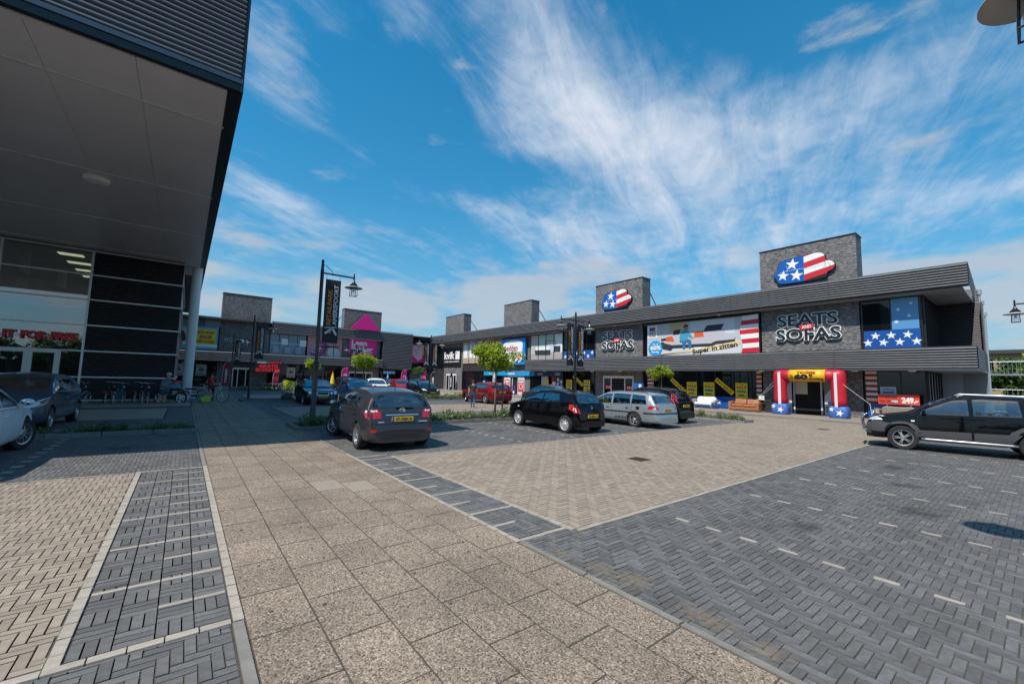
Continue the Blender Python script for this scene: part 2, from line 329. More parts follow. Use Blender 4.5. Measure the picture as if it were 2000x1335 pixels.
# ---------------------------------------------------------------- ground and paving
M_joint = mat('paving joint sand', (.068, .060, .050), .95, var=.35, vscale=3)
M_dark = mat('charcoal paver', (.116, .112, .110), .72, var=.22, vscale=14, bump=.35, bscale=220, island=.24, dirt=((.060, .056, .052), .7, .50, .78))
M_tan = mat('tan paver', (.275, .222, .172), .8, var=.16, vscale=12, bump=.3, bscale=200, island=.16, dirt=((.205, .170, .135), .6, .5, .8))
M_light = mat('pale marking paver', (.33, .29, .24), .8, var=.15, vscale=12, bump=.3, bscale=200, island=.10)
M_kerb = mat('kerb concrete', (.20, .185, .165), .85, var=.2, vscale=5, bump=.3, bscale=120, island=.08)
def slab_mat():
    m = bpy.data.materials.new('exposed aggregate slab'); m.use_nodes = True; nt = m.node_tree; N = nt.nodes.new; L = nt.links.new; p = nt.nodes['Principled BSDF']
    ge = N('ShaderNodeNewGeometry'); oi = N('ShaderNodeObjectInfo')
    vo = N('ShaderNodeTexVoronoi'); vo.inputs['Scale'].default_value = 95; L(ge.outputs['Position'], vo.inputs['Vector'])
    bw = N('ShaderNodeSeparateColor'); L(vo.outputs['Color'], bw.inputs[0])
    cr = N('ShaderNodeValToRGB'); L(bw.outputs[0], cr.inputs[0]); e = cr.color_ramp.elements
    e[0].position = 0; e[0].color = (.070, .056, .046, 1); e[1].position = 1; e[1].color = (.46, .385, .305, 1)
    for pos, c in ((.16, (.11, .086, .066)), (.3, (.20, .152, .112)), (.62, (.255, .193, .142)), (.88, (.31, .245, .185))): q = e.new(pos); q.color = (*c, 1)
    nz = N('ShaderNodeTexNoise'); nz.inputs['Scale'].default_value = 1.1; nz.inputs['Detail'].default_value = 6; L(ge.outputs['Position'], nz.inputs['Vector'])
    mr = N('ShaderNodeMapRange'); L(nz.outputs[0], mr.inputs[0]); mr.inputs[1].default_value = .3; mr.inputs[2].default_value = .7; mr.inputs[3].default_value = .74; mr.inputs[4].default_value = 1.16
    ad = N('ShaderNodeMath'); ad.operation = 'ADD'; L(ge.outputs['Random Per Island'], ad.inputs[0]); L(oi.outputs['Random'], ad.inputs[1]); fr = N('ShaderNodeMath'); fr.operation = 'FRACT'; L(ad.outputs[0], fr.inputs[0])
    mr2 = N('ShaderNodeMapRange'); L(fr.outputs[0], mr2.inputs[0]); mr2.inputs[3].default_value = .93; mr2.inputs[4].default_value = 1.03
    mu = N('ShaderNodeMath'); mu.operation = 'MULTIPLY'; L(mr.outputs[0], mu.inputs[0]); L(mr2.outputs[0], mu.inputs[1])
    vm = N('ShaderNodeVectorMath'); vm.operation = 'SCALE'; L(cr.outputs[0], vm.inputs[0]); L(mu.outputs[0], vm.inputs['Scale']); L(vm.outputs[0], p.inputs['Base Color'])
    p.inputs['Roughness'].default_value = .85
    bp = N('ShaderNodeBump'); bp.inputs['Strength'].default_value = .5; bp.inputs['Distance'].default_value = .006; L(vo.outputs['Distance'], bp.inputs['Height']); bp.invert = True; L(bp.outputs[0], p.inputs['Normal'])
    MATS['slab'] = m; return m
M_slab = slab_mat()
M_slab_pale = mat('paler replacement slab', (.275, .228, .180), .85, var=.3, vscale=60, bump=.3, bscale=150)

o = MB().box(-700, 700, -700, 900, -.4, -.05).build('ground', mat('ground asphalt', (.10, .10, .095), .9, var=.25, vscale=.4)); tag(o, kind='structure')

RN = np.random.RandomState(3)
def herring(x0, x1, y0, y1, w=.068, n=3):
    i0, i1, j0, j1 = math.floor(x0/w)-n, math.ceil(x1/w)+n, math.floor(y0/w)-n, math.ceil(y1/w)+n
    I, J = np.meshgrid(np.arange(i0, i1), np.arange(j0, j1), indexing='ij'); k = (I-J) % (2*n)
    h = k == 0; v = k == 2*n-1
    r = np.concatenate([np.stack([I[h]*w, (I[h]+n)*w, J[h]*w, (J[h]+1)*w], 1), np.stack([I[v]*w, (I[v]+1)*w, J[v]*w, (J[v]+n)*w], 1)])
    r[:, 0] = np.maximum(r[:, 0], x0); r[:, 1] = np.minimum(r[:, 1], x1); r[:, 2] = np.maximum(r[:, 2], y0); r[:, 3] = np.minimum(r[:, 3], y1)
    return r[((r[:, 1]-r[:, 0]) > .02) & ((r[:, 3]-r[:, 2]) > .02)]
def basket(x0, x1, y0, y1, n, blk):
    out = []; w = (x1-x0)/n; j = 0; y = y0
    while y < y1-.02:
        ye = min(y+blk, y1)
        for i in range(n):
            X = x0+i*w
            if (i+j) % 2 == 0: out += [(X+w*t/3, X+w*(t+1)/3, y, ye) for t in range(3)]
            else: out += [(X, X+w, y+(ye-y)*t/3, y+(ye-y)*(t+1)/3) for t in range(3)]
        y = ye; j += 1
    return np.array(out)
def brick_arrays(r, gap, top, depth, ch):
    n = len(r); j = RN.uniform(-.0022, .0022, n); g = gap/2+RN.uniform(-.0008, .0012, (n, 4))
    a, b, c, d = r[:, 0]+g[:, 0], r[:, 1]-g[:, 1], r[:, 2]+g[:, 2], r[:, 3]-g[:, 3]
    tilt = RN.uniform(-.0012, .0012, (n, 4)); V = np.zeros((n, 8, 3))
    for k, (x, y) in enumerate(((a, c), (b, c), (b, d), (a, d))):
        V[:, k, 0] = x; V[:, k, 1] = y; V[:, k, 2] = top-depth
    for k, (x, y) in enumerate(((a+ch, c+ch), (b-ch, c+ch), (b-ch, d-ch), (a+ch, d-ch))):
        V[:, 4+k, 0] = x; V[:, 4+k, 1] = y; V[:, 4+k, 2] = top+j+tilt[:, k]
    F = np.array([(4, 5, 6, 7), (0, 1, 5, 4), (1, 2, 6, 5), (2, 3, 7, 6), (3, 0, 4, 7)])
    return V.reshape(-1, 3), (F[None]+(np.arange(n)*8)[:, None, None]).reshape(-1, 4)
def np_mesh(name, V, F, m):
    me = bpy.data.meshes.new(name); me.vertices.add(len(V)); me.vertices.foreach_set('co', V.ravel()); me.loops.add(F.size); me.loops.foreach_set('vertex_index', F.ravel().astype(np.int32))
    me.polygons.add(len(F)); me.polygons.foreach_set('loop_start', np.arange(0, F.size, F.shape[1], dtype=np.int32)); me.polygons.foreach_set('loop_total', np.full(len(F), F.shape[1], np.int32))
    me.update(calc_edges=True); me.shade_flat(); me.materials.append(m); return me
BRICK_SHARE = {}
def lay(parent, rects, m, name, many, gap=.005, top=0., depth=.03, ch=.0022, nmax=300):
    """the nearest nmax pieces become objects of their own, the rest one joined part"""
    r = np.asarray(rects); cx, cy = (r[:, 0]+r[:, 1])/2, (r[:, 2]+r[:, 3])/2
    X, Y, D = px_of(cx, cy); vis = (D > .3) & (abs(X) < 1010) & (Y > -680); key = np.where(vis, np.hypot(cx, cy), 1e6)
    order = np.argsort(key); near = order[:nmax]; near = near[key[near] < 1e5]; rest = np.setdiff1d(np.arange(len(r)), near)
    for i in near:
        q = r[i]; sx, sy = round(q[1]-q[0], 3), round(q[3]-q[2], 3); kk = (name, m.name, sx, sy, random.randrange(4))
        if kk not in BRICK_SHARE:
            V, F = brick_arrays(np.array([[-sx/2, sx/2, -sy/2, sy/2]]), gap, 0, depth, ch); BRICK_SHARE[kk] = np_mesh(name, V, F, m)
        o = bpy.data.objects.new(name, BRICK_SHARE[kk]); COL.objects.link(o); o.parent = parent; o.location = (cx[i], cy[i], top)
    if len(rest):
        V, F = brick_arrays(r[rest], gap, top, depth, ch); o = bpy.data.objects.new(many, np_mesh(many, V, F, m)); COL.objects.link(o); o.parent = parent; o['kind'] = 'stuff'
def sheet(name, rects, z, m):
    b = MB()
    for x0, x1, y0, y1 in rects: b.add([(x0, y0, z), (x1, y0, z), (x1, y1, z), (x0, y1, z)], [(0, 1, 2, 3)])
    return tag(b.build(name, m), kind='structure')
cat_ = np.concatenate
WX0, WX1 = .49, 3.06
# walkway slabs
wk = sheet('walkway', [(WX0-.1, WX1+.09, -3, 62)], -.004, mat('slab joint dirt', (.062, .051, .040), .95, var=.4, vscale=4))
sl, pale = [], []
for c in range(6):
    x = WX0+(WX1-WX0)*c/6; y = 2.10-.66*8+(.33 if c % 2 else 0)
    while y < 62:
        R_ = (x, x+(WX1-WX0)/6, y, y+.66)
        (pale if (c == 3 and 7.0 < y < 7.6) or (c == 4 and 6.7 < y < 7.3) else sl).append(R_); y += .66
lay(wk, sl, M_slab, 'paving_slab', 'distant_paving_slabs', gap=.0065, depth=.04, ch=.003)
lay(wk, pale, M_slab_pale, 'paving_slab', 'distant_paving_slabs', gap=.0065, depth=.04, ch=.003)
# charcoal parking bays
dark_f = [(3.14, 27.3, -3.5, 3.56), (3.14, 3.91, 3.56, 3.71), (3.845, 3.915, 9.3, 9.52), (3.14, 3.9, 9.52, 14.7), (3.9, 21.4, 9.26, 14.7), (3.75, 21.4, 16.7, 19.7), (3.14, 3.75, 14.7, 27), (3.75, 21.4, 25.6, 30.5),
          (-9, .40, -2.5, 3.70), (-9, .40, 10.02, 15.75), (-9, .40, 16.65, 20.8)]
dark_far = [(3.14, 3.75, 27, 48.5), (3.75, 21.4, 33, 35), (3.75, 21.4, 41, 48.5), (-.45, .40, 20.8, 26.4)]
strip_l = (-.45, .41, 3.80, 9.95); strip_r = (3.14, 3.84, 3.80, 9.45)
bays = sheet('parking_bay_paving', dark_f+[strip_l, strip_r, (-.55, .50, 3.68, 10.1), (3.05, 3.92, 3.5, 9.6), (3.8, 27.4, 3.5, 3.62)], -.0085, M_joint)
bk = cat_([herring(*f) for f in dark_f]+[basket(*strip_l, 4, .215), basket(*strip_r, 3, .235)])
lay(bays, bk, M_dark, 'paving_brick', 'distant_paving_bricks')
M_darkfar = mat('charcoal paver far', (.094, .095, .100), .75, var=.18, vscale=25)
sheet('far_parking_paving', dark_far, 0, M_darkfar)
# tan driving lanes
tan_f = [(3.92, 27.2, 3.64, 9.2), (3.8, 21.5, 19.75, 25.55), (21.5, 27.2, 9.2, 28), (-9, -.53, 3.80, 9.95)]
lanes = sheet('lane_paving', tan_f+[(3.85, 27.2, 3.56, 9.27), (-9, -.45, 3.7, 10.02)], -.0095, M_joint)
lay(lanes, cat_([herring(*f) for f in tan_f]), M_tan, 'paving_brick', 'distant_paving_bricks')
M_tanfar = mat('tan paver far', (.275, .235, .192), .8, var=.10, vscale=25)
sheet('far_lane_paving', [(3.8, 21.5, 35, 41), (21.5, 27.2, 28, 53), (21.4, 27.2, -3.5, 3.5), (-9, -.5, 20.85, 26.4), (3.14, 30, 50, 53)], -.003, M_tanfar)
# pale marking bricks: strip borders, ramp lines and bay dashes
mk = []
def row(x0, x1, y0, y1, n):
    for i in range(n):
        mk.append((x0+(x1-x0)*i/n, x0+(x1-x0)*(i+1)/n, y0, y1) if x1-x0 > y1-y0 else (x0, x1, y0+(y1-y0)*i/n, y0+(y1-y0)*(i+1)/n))
row(.415, .49, 3.72, 10.1, 30); row(-.535, -.455, 3.72, 9.98, 30); row(-.53, .41, 3.71, 3.79, 5); row(-.53, .41, 9.96, 10.02, 5)
row(3.06, 3.135, 3.72, 10.05, 30); row(3.845, 3.915, 3.64, 9.3, 27); row(3.14, 3.84, 3.71, 3.78, 4); row(3.14, 3.84, 9.46, 9.52, 4); row(3.92, 27.2, 3.565, 3.635, 110); row(3.92, 21.4, 9.20, 9.26, 80)
row(-9, -.53, 3.71, 3.79, 40); row(-9, -.53, 9.96, 10.01, 40)
for k in range(1, 6):
    y = 3.74+1.05*k; row(-.45, .41, y-.03, y+.03, 4); row(3.14, 3.84, y-.03+.02*k, y+.03+.02*k, 3)
for k in range(6):
    y = 4.27+1.05*k
    if y < 9.8: row(-.02, .41, y-.03, y+.03, 2)
    if y < 9.4: row(3.14, 3.47, y-.03, y+.03, 2)
for i, X in enumerate((5.36, 7.55, 9.72, 11.95, 14.3, 16.7, 19.0, 21.3)):
    y = 3.16-.04*i
    while y > -3: mk.append((X-.032, X+.032, y-.195, y)); y -= .41
for X in (7.9, 10.1, 12.4, 14.6, 16.8, 19.1):
    y = 9.5
    while y < 14.2: mk.append((X-.035, X+.035, y, y+.2)); y += .42
for X in (-2.25, -4.5):
    y = 10.4
    while y < 15.5: mk.append((X-.08, X+.08, y, y+.2)); y += .55
marks = sheet('paving_markings', [(-.52, .40, 3.72, 3.78)], -.019, M_joint)
lay(marks, mk, M_light, 'marking_brick', 'distant_marking_bricks', top=.0045, depth=.02, gap=.005)
# kerbs along the walkway, planters and shop pavement
kb = []
def kerb_run(x0, x1, y0, y1, step=1.0):
    if y1-y0 > x1-x0:
        n = max(1, round((y1-y0)/step)); kb.extend((x0, x1, y0+(y1-y0)*i/n, y0+(y1-y0)*(i+1)/n) for i in range(n))
    else:
        n = max(1, round((x1-x0)/step)); kb.extend((x0+(x1-x0)*i/n, x0+(x1-x0)*(i+1)/n, y0, y1) for i in range(n))
kerb_run(.405, .488, -2.6, 3.71); kerb_run(.405, .488, 10.1, 15.75); kerb_run(.405, .488, 16.6, 27.6); kerb_run(3.062, 3.138, -3, 3.70); kerb_run(3.062, 3.138, 10.06, 49)
kerbs = sheet('kerb', [(.41, .48, -2, 3), (3.07, 3.13, -2, 3)], -.03, M_joint)
lay(kerbs, kb, M_kerb, 'kerb_stone', 'distant_kerb_stones', top=.008, depth=.06, ch=.006)
M_soil = mat('planter soil', (.045, .032, .022), .95, var=.4, vscale=8, bump=.6, bscale=40)
def planter(x0, x1, y0, y1, label, h=.12):
    t = thing('planter_bed', label, 'planter', ((x0+x1)/2, (y0+y1)/2, 0)); w = .11; kk = []
    def run(a0, a1, b0, b1):
        if a1-a0 > b1-b0:
            n = max(1, round(a1-a0)); return [(a0+(a1-a0)*i/n, a0+(a1-a0)*(i+1)/n, b0, b1) for i in range(n)]
        n = max(1, round(b1-b0)); return [(a0, a1, b0+(b1-b0)*i/n, b0+(b1-b0)*(i+1)/n) for i in range(n)]
    for q in run(x0, x1, y0, y0+w)+run(x0, x1, y1-w, y1)+run(x0, x0+w, y0+w, y1-w)+run(x1-w, x1, y0+w, y1-w):
        V, F = brick_arrays(np.array([[q[0], q[1], q[2], q[3]]])-np.array([[t.location.x]*2+[t.location.y]*2]), .008, h, h+.04, .012)
        o = bpy.data.objects.new('kerb_stone', np_mesh('kerb_stone', V, F, M_kerb)); COL.objects.link(o); o.parent = t
    b = MB(); nx = max(2, int((x1-x0)/.3)); ny = max(2, int((y1-y0)/.3)); vs = []
    for i in range(nx+1):
        for j in range(ny+1): vs.append((x0+w+(x1-x0-2*w)*i/nx-t.location.x, y0+w+(y1-y0-2*w)*j/ny-t.location.y, h-.03+random.uniform(-.01, .025)))
    b.add(vs, [(i*(ny+1)+j, (i+1)*(ny+1)+j, (i+1)*(ny+1)+j+1, i*(ny+1)+j+1) for i in range(nx) for j in range(ny)]); b.build('soil', M_soil, t, smooth='all'); return t
planter(-9, .49, 15.75, 16.65, 'low planter bed of ground cover under the big overhanging roof')
planter(2.95, 13.6, 14.72, 16.65, 'low kerbed planter bed behind the grey hatchback and beside the black hatchback')
planter(14.2, 21.4, 14.72, 16.65, 'low kerbed planter bed beyond the silver estate car')
planter(21.42, 22.5, 9.0, 16.6, 'narrow planter bed ending beside the dark hatchback next to the tan lane')
planter(2.95, 21.4, 30.6, 32.9, 'planter bed beyond the red estate car and the navy saloon')
planter(2.95, 20.5, 48.6, 49.8, 'far planter bed along the pavement before the far shops')
# shop pavements
M_pav = mat('shop pavement', (.24, .20, .165), .85, var=.15, vscale=8)
def pavement(name, x0, x1, y0, y1, z=.06):
    return tag(MB().box(x0, x1, y0, y1, -.03, z).build(name, M_pav), kind='structure')
pavement('shop_pavement', 27.45, 32.25, -3.5, 62); pavement('far_shop_pavement', -6, 27.2, 53, 62.7); pavement('left_shop_pavement', -14, .40, 27.75, 60, .03)
kb2 = MB(); kr = thing('pavement_kerb', 'long pale kerb edging the pavement before the brick shops', 'kerb', (27.33, 10, 0))
for i in range(64): MB().box(-.11, .11, -13.5+i+.004, -12.5+i-.004, -.03, .085).build('kerb_stone', M_kerb, kr)
# drains
for (x, y), lb in (((8.65, 6.03), 'rusty iron drain grate set in the tan lane'), ((22.05, 6.0), 'iron drain grate in the tan lane near the inflatable arch')):
    t = thing('drain_grate', lb, 'drain grate', (x, y, 0)); mm = mat('rusty iron', (.055, .032, .022), .7, .3, var=.4, vscale=20)
    MB().box(-.2, .2, -.2, .2, -.01, .004).build('plate', mat('drain hole', (.01, .01, .01), .9), t)
    for k in range(6): MB().box(-.2+k*.07, -.16+k*.07, -.2, .2, .002, .010).build('bar', mm, t)
# blown sand by the right kerb and moss tufts in the slab joints
M_moss = mat('moss', (.13, .17, .03), .9, var=.4, vscale=30)
mb = MB()
for k in range(46):
    c = random.choice((0, 1, 2, 3, 4, 5, 6)); X = WX0+(WX1-WX0)*c/6+random.gauss(0, .006); Y = random.uniform(1.3, 11) if k > 14 else random.uniform(1.2, 3.4)
    for q in range(random.randint(4, 12)):
        x, y = X+random.gauss(0, .008), Y+random.gauss(0, .03); a = random.uniform(0, 6.28); l = random.uniform(.01, .028)
        mb.add([(x, y, -.008), (x+.006*math.cos(a), y+.006*math.sin(a), -.008), (x+l*math.cos(a+.7), y+l*math.sin(a+.7), random.uniform(.002, .016))], [(0, 1, 2)])
tag(mb.build('moss', M_moss), 'small tufts of moss in the slab joints', 'moss', kind='stuff')

# oil drips and gum on the bays and slabs
def stain_mat(nm='oil stain', col=(.02, .018, .017, 1), amax=.36, sc=7):
    m = bpy.data.materials.new(nm); m.use_nodes = True; nt = m.node_tree; N = nt.nodes.new; L = nt.links.new; p = nt.nodes['Principled BSDF']; p.inputs['Base Color'].default_value = col; p.inputs['Roughness'].default_value = .6
    tc = N('ShaderNodeTexCoord'); ln = N('ShaderNodeVectorMath'); ln.operation = 'LENGTH'; L(tc.outputs['Object'], ln.inputs[0]); ge = N('ShaderNodeNewGeometry'); nz = N('ShaderNodeTexNoise'); nz.inputs['Scale'].default_value = sc; nz.inputs['Detail'].default_value = 6; L(ge.outputs['Position'], nz.inputs['Vector'])
    a = N('ShaderNodeMath'); a.operation = 'SUBTRACT'; L(nz.outputs[0], a.inputs[0]); q = N('ShaderNodeMath'); q.operation = 'MULTIPLY'; L(ln.outputs['Value'], q.inputs[0]); q.inputs[1].default_value = .55; L(q.outputs[0], a.inputs[1])
    mr = N('ShaderNodeMapRange'); L(a.outputs[0], mr.inputs[0]); mr.inputs[1].default_value = .12; mr.inputs[2].default_value = .45; mr.inputs[3].default_value = 0; mr.inputs[4].default_value = amax; L(mr.outputs[0], p.inputs['Alpha']); return m
M_stain = stain_mat(); st = MB().add([(math.cos(a), math.sin(a), 0) for a in [i*math.pi/12 for i in range(24)]], [tuple(range(24))]); so = st.build('oil_stain', M_stain); sme = so.data; bpy.data.objects.remove(so)
for i, (x, y, r) in enumerate(((-1.1, 13.2, .55), (-3.4, 12.6, .5), (6.5, 2.0, .42), (8.7, 1.3, .5), (13.1, 2.2, .55), (6.2, 11.6, .5), (8.9, 12.1, .6), (13.4, 11.9, .5), (10.8, 1.7, .45))):
    o = bpy.data.objects.new('oil_stain', sme); COL.objects.link(o); o.location = (x, y, .0072+.0002*i); o.scale = (r, r*random.uniform(.7, 1.3), 1); tag(o, 'dark oily stain on the paving', 'stain', 'oil stains on the paving', 'stuff')
sand_m = stain_mat('blown sand', (.36, .28, .17, 1), .26, 22); sdm = sme.copy(); sdm.materials.clear(); sdm.materials.append(sand_m)
for i, (x, y, rx, ry) in enumerate(((3.30, 2.72, .22, .3), (3.36, 2.42, .30, .34), (3.30, 1.72, .24, .42), (3.26, 1.25, .2, .26), (3.24, 3.2, .14, .3))):
    o = bpy.data.objects.new('sand', sdm); COL.objects.link(o); o.location = (x, y, .0104+.0002*i); o.scale = (rx, ry, 1); tag(o, 'thin drift of yellow sand on the pavers along the kerb', 'sand', 'sand drifts along the kerb', 'stuff')
gm = MB()
for i in range(170):
    x, y = random.uniform(.55, 3.0), random.uniform(1.3, 14); r = random.uniform(.006, .016)
    gm.add([(x+r*math.cos(a), y+r*math.sin(a)*random.uniform(.7, 1.2), .006) for a in [k*math.pi/4 for k in range(8)]], [tuple(range(8))])
tag(gm.build('chewing_gum', mat('gum', (.10, .09, .08), .8)), 'trodden spots of chewing gum on the slabs', 'gum', kind='stuff')
# ---------------------------------------------------------------- buildings
M_rib = mat('anthracite ribbed steel', (.135, .138, .148), .42, .2, var=.10, vscale=1.5, spec=.5)
M_ribdk = mat('black ribbed steel', (.045, .043, .046), .45, .2)
M_alu = mat('silver aluminium', (.68, .70, .72), .4, .45)
M_white = mat('white paint', (.78, .79, .80), .45)
M_black = mat('black frame', (.012, .012, .014), .4)
M_grey = mat('grey panel', (.22, .225, .235), .5, .2, var=.06, vscale=.8)
M_soff = mat('soffit panel', (.68, .645, .65), .38, .15, var=.06, vscale=.5)
M_soff2 = mat('pale soffit', (.36, .37, .40), .5, var=.05, vscale=.7)
M_brick = brick_mat('anthracite brick', (.150, .142, .142), (.085, .082, .088), (.19, .185, .18), 1, 'y')
M_dglass = mat('dark shop glass', (.006, .008, .010), .025, 0, spec=.55, coat=.0)
M_roof = mat('roof bitumen', (.05, .05, .052), .9)
M_int = mat('interior dark', (.012, .011, .011), .9)
M_red = mat('red print', (.55, .020, .030), .4); M_blue = mat('blue print', (.012, .075, .30), .4); M_wh = mat('white print', (.80, .80, .80), .4)
M_yel = mat('yellow print', (.80, .58, .012), .4); M_mag = mat('magenta print', (.80, .004, .27), .35); M_blk = mat('black print', (.012, .012, .013), .4)
M_cyan = mat('cyan print', (.02, .30, .62), .35); M_cream = mat('cream print', (.72, .66, .50), .45); M_dred = mat('dark red print', (.28, .012, .03), .45)
M_lampw = mat('lamp opal', (.75, .75, .72), .4)

def bw(mb, name, m, parent, smooth=False): return attach(mb.build(name, m, None, smooth), parent)
def ribs(fr, u0, u1, v0, v1, per, amp, name, m, parent, d=0.):
    """horizontal ribbed cladding: a wave profile along v, straight along u"""
    n = max(1, round((v1-v0)/per)); pts = []
    for i in range(n):
        for t, h in ((0, 0), (.04, .0), (.22, .82), (.34, 1), (.48, .97), (.72, .62), (.92, .14)): pts.append((v0+(v1-v0)*(i+t)/n, d+amp*h))
    pts.append((v1, d)); k = len(pts)
    b = MB(); b.add([fr(u0, v, h) for v, h in pts]+[fr(u1, v, h) for v, h in pts], [(i, k+i, k+i+1, i+1) for i in range(k-1)])
    return bw(b, name, m, parent)
def wbox(fr, u0, u1, v0, v1, d0, d1, name, m, parent): return bw(MB().prism(rect(u0, u1, v0, v1), fr, d0, d1), name, m, parent)
def window(fr, u0, u1, v0, v1, cols, rows, parent, fm=None, gm=None, fw=.06, d=0., name='window'):
    """window part with frame and one pane per field as sub-parts"""
    fm = fm or M_black; gm = gm or M_dglass; b = MB(); cs = cols if isinstance(cols, (list, tuple)) else [u0+(u1-u0)*i/cols for i in range(1, cols)]
    rs = rows if isinstance(rows, (list, tuple)) else [v0+(v1-v0)*i/rows for i in range(1, rows)]
    b.prism(rect(u0, u1, v0, v0+fw), fr, d-.05, d+.05); b.prism(rect(u0, u1, v1-fw, v1), fr, d-.05, d+.05)
    b.prism(rect(u0, u0+fw, v0+fw, v1-fw), fr, d-.05, d+.05); b.prism(rect(u1-fw, u1, v0+fw, v1-fw), fr, d-.05, d+.05)
    for c in cs: b.prism(rect(c-fw/2, c+fw/2, v0+fw, v1-fw), fr, d-.05, d+.047)
    for r in rs: b.prism(rect(u0+fw, u1-fw, r-fw/2, r+fw/2), fr, d-.05, d+.043)
    f = bw(b, name, fm, parent)
    us = [u0]+list(cs)+[u1]; vs = [v0]+list(rs)+[v1]
    for i in range(len(us)-1):
        for j in range(len(vs)-1):
            p = MB().prism(rect(us[i]+fw*.4, us[i+1]-fw*.4, vs[j]+fw*.4, vs[j+1]-fw*.4), fr, d-.012, d+.0).build('pane', gm); p.parent = f
    return f

# ===== long brick shop block on the right (wall plane x = 32.2, faces -x)
RB = thing('shop_building', 'long two storey retail block with ribbed dark bands and four brick towers', 'building', (32.2, 32, 0))
FR = frame((32.2, 0, 0), (0, -1, 0))
TOW = [(12.2, 6.7), (27.5, 22.05), (42.9, 37.45), (58.3, 52.8)]
bw(MB().box(32.75, 55, 4.0, 62.5, 0, 8.1), 'core_wall', M_int, RB)
bw(MB().box(31.5, 50, 2.75, 62.5, 8.05, 8.3), 'roof', M_roof, RB)
for a, b_ in TOW:
    wl = wbox(FR, -a, -b_, 0, 11.4, -1.25, 0, 'brick_tower', M_brick, RB)
    c = MB().prism(rect(-a-.04, -b_+.04, 11.4, 11.47), FR, -1.29, .04).build('coping', M_black); c.parent = wl
    rd = MB().cyl((33.4, b_+.3, 10.75), (35.6, b_+.3, 8.3), .045).build('brace', M_rib); rd.parent = wl
# ribbed upper band, panels of about 6 m
FF = frame((31.2, 0, 0), (0, -1, 0)); ys = [60.9-5.885*i for i in range(11)]
for i in range(10): ribs(FF, -ys[i], -ys[i+1]-.012, 7.26, 8.40, .142, .085, 'ribbed_panel', M_rib, RB)
bw(MB().box(31.19, 31.5, 2.05, 60.9, 8.40, 8.45), 'roof_trim', M_rib, RB); bw(MB().box(31.21, 31.5, 2.06, 60.9, 7.22, 7.26), 'band_foot', M_ribdk, RB)
bw(MB().box(31.215, 31.45, 2.05, 60.9, 7.262, 8.398), 'band_core', M_ribdk, RB)
bw(MB().box(31.46, 37.2, 2.3, 60.9, 7.14, 7.21), 'soffit', M_soff2, RB)
for y in (15, 24.8, 33, 40, 45.5, 50, 55): 
    o = bw(MB().lathe([(.0, -.07), (.10, -.06), (.13, -.02), (.13, 0)], 14, (31.75, y, 7.14)), 'soffit_lamp', M_lampw, RB, True)
# end of the band and skewed end wall with drain pipes
ribs(frame((31.2, 2.05, 0), (1, .035, 0)), .0, 19.5, 7.26, 8.40, .142, .03, 'ribbed_panel', M_rib, RB)
ewall = bw(MB().prism([(37.2, 2.2), (55, 2.85), (55, 4.1), (37.2, 4.1)], lambda u, v, d: Vector((u, v, d)), 0, 8.0), 'end_wall', M_grey, RB)
for X in (37.8, 42.5, 49):
    Y = 2.2+.0365*(X-37.2)-.12
    bw(MB().cyl((X, Y, .0), (X, Y, 7.9), .07).cyl((X, Y, 7.7), (X, Y, 8.0), .13, .13), 'drain_pipe', mat('zinc', (.42, .46, .50), .4, .5), RB, True)
# lower canopy
FC = frame((30.6, 0, 0), (0, -1, 0)); ys = [36.4-5.75*i for i in range(7)]
for i in range(6): ribs(FC, -ys[i], -ys[i+1]-.012, 2.96, 4.03, .134, .085, 'canopy_panel', M_rib, RB)
bw(MB().box(30.59, 32.2, 1.9, 36.4, 4.03, 4.08), 'canopy_top', M_ribdk, RB); bw(MB().box(30.62, 37.2, 1.92, 36.39, 2.88, 2.955), 'canopy_soffit', M_soff2, RB)
bw(MB().box(30.615, 32.19, 1.92, 36.39, 2.957, 4.028), 'canopy_core', M_ribdk, RB); bw(MB().box(32.19, 37.2, 1.92, 3.9, 2.957, 4.06), 'balcony_slab', M_ribdk, RB)
ribs(frame((30.6, 1.9, 0), (1, .0, 0)), 0, 3.6, 2.96, 4.03, .125, .03, 'canopy_panel', M_rib, RB)
for y in (4.4, 6.9, 12.0, 19.5, 24.0, 27.3, 34.2): bw(MB().lathe([(.0, -.09), (.14, -.075), (.19, -.02), (.19, 0)], 16, (31.5, y, 2.88)), 'canopy_lamp', M_lampw, RB, True)
# recess at the end: ribbed back wall above, pale panels below, returned glazing
ribs(frame((37.1, 0, 0), (0, -1, 0)), -3.95, -1.95, 4.05, 7.15, .11, .03, 'recess_panel', M_ribdk, RB)
for i in range(2): wbox(frame((37.1, 0, 0), (0, -1, 0)), -3.95+i*1.0, -2.96+i*1.0, .0, 2.88, -.1, 0, 'recess_panel', M_grey if i else M_soff2, RB)
ribs(frame((37.15, 2.0, 0), (-1, 0, 0)), 0, .6, 4.05, 7.15, .11, .02, 'recess_panel', M_rib, RB)
FS = frame((32.2, 3.9, 0), (1, 0, 0))
window(FS, .12, 4.9, 4.1, 7.12, 5, 1, RB); window(FS, .12, 4.9, .06, 2.88, 5, 1, RB)
for i in range(5): wbox(FS, .3+i*.95, .6+i*.95, .12, 2.8, .003, .008, 'window_film', M_wh, RB)
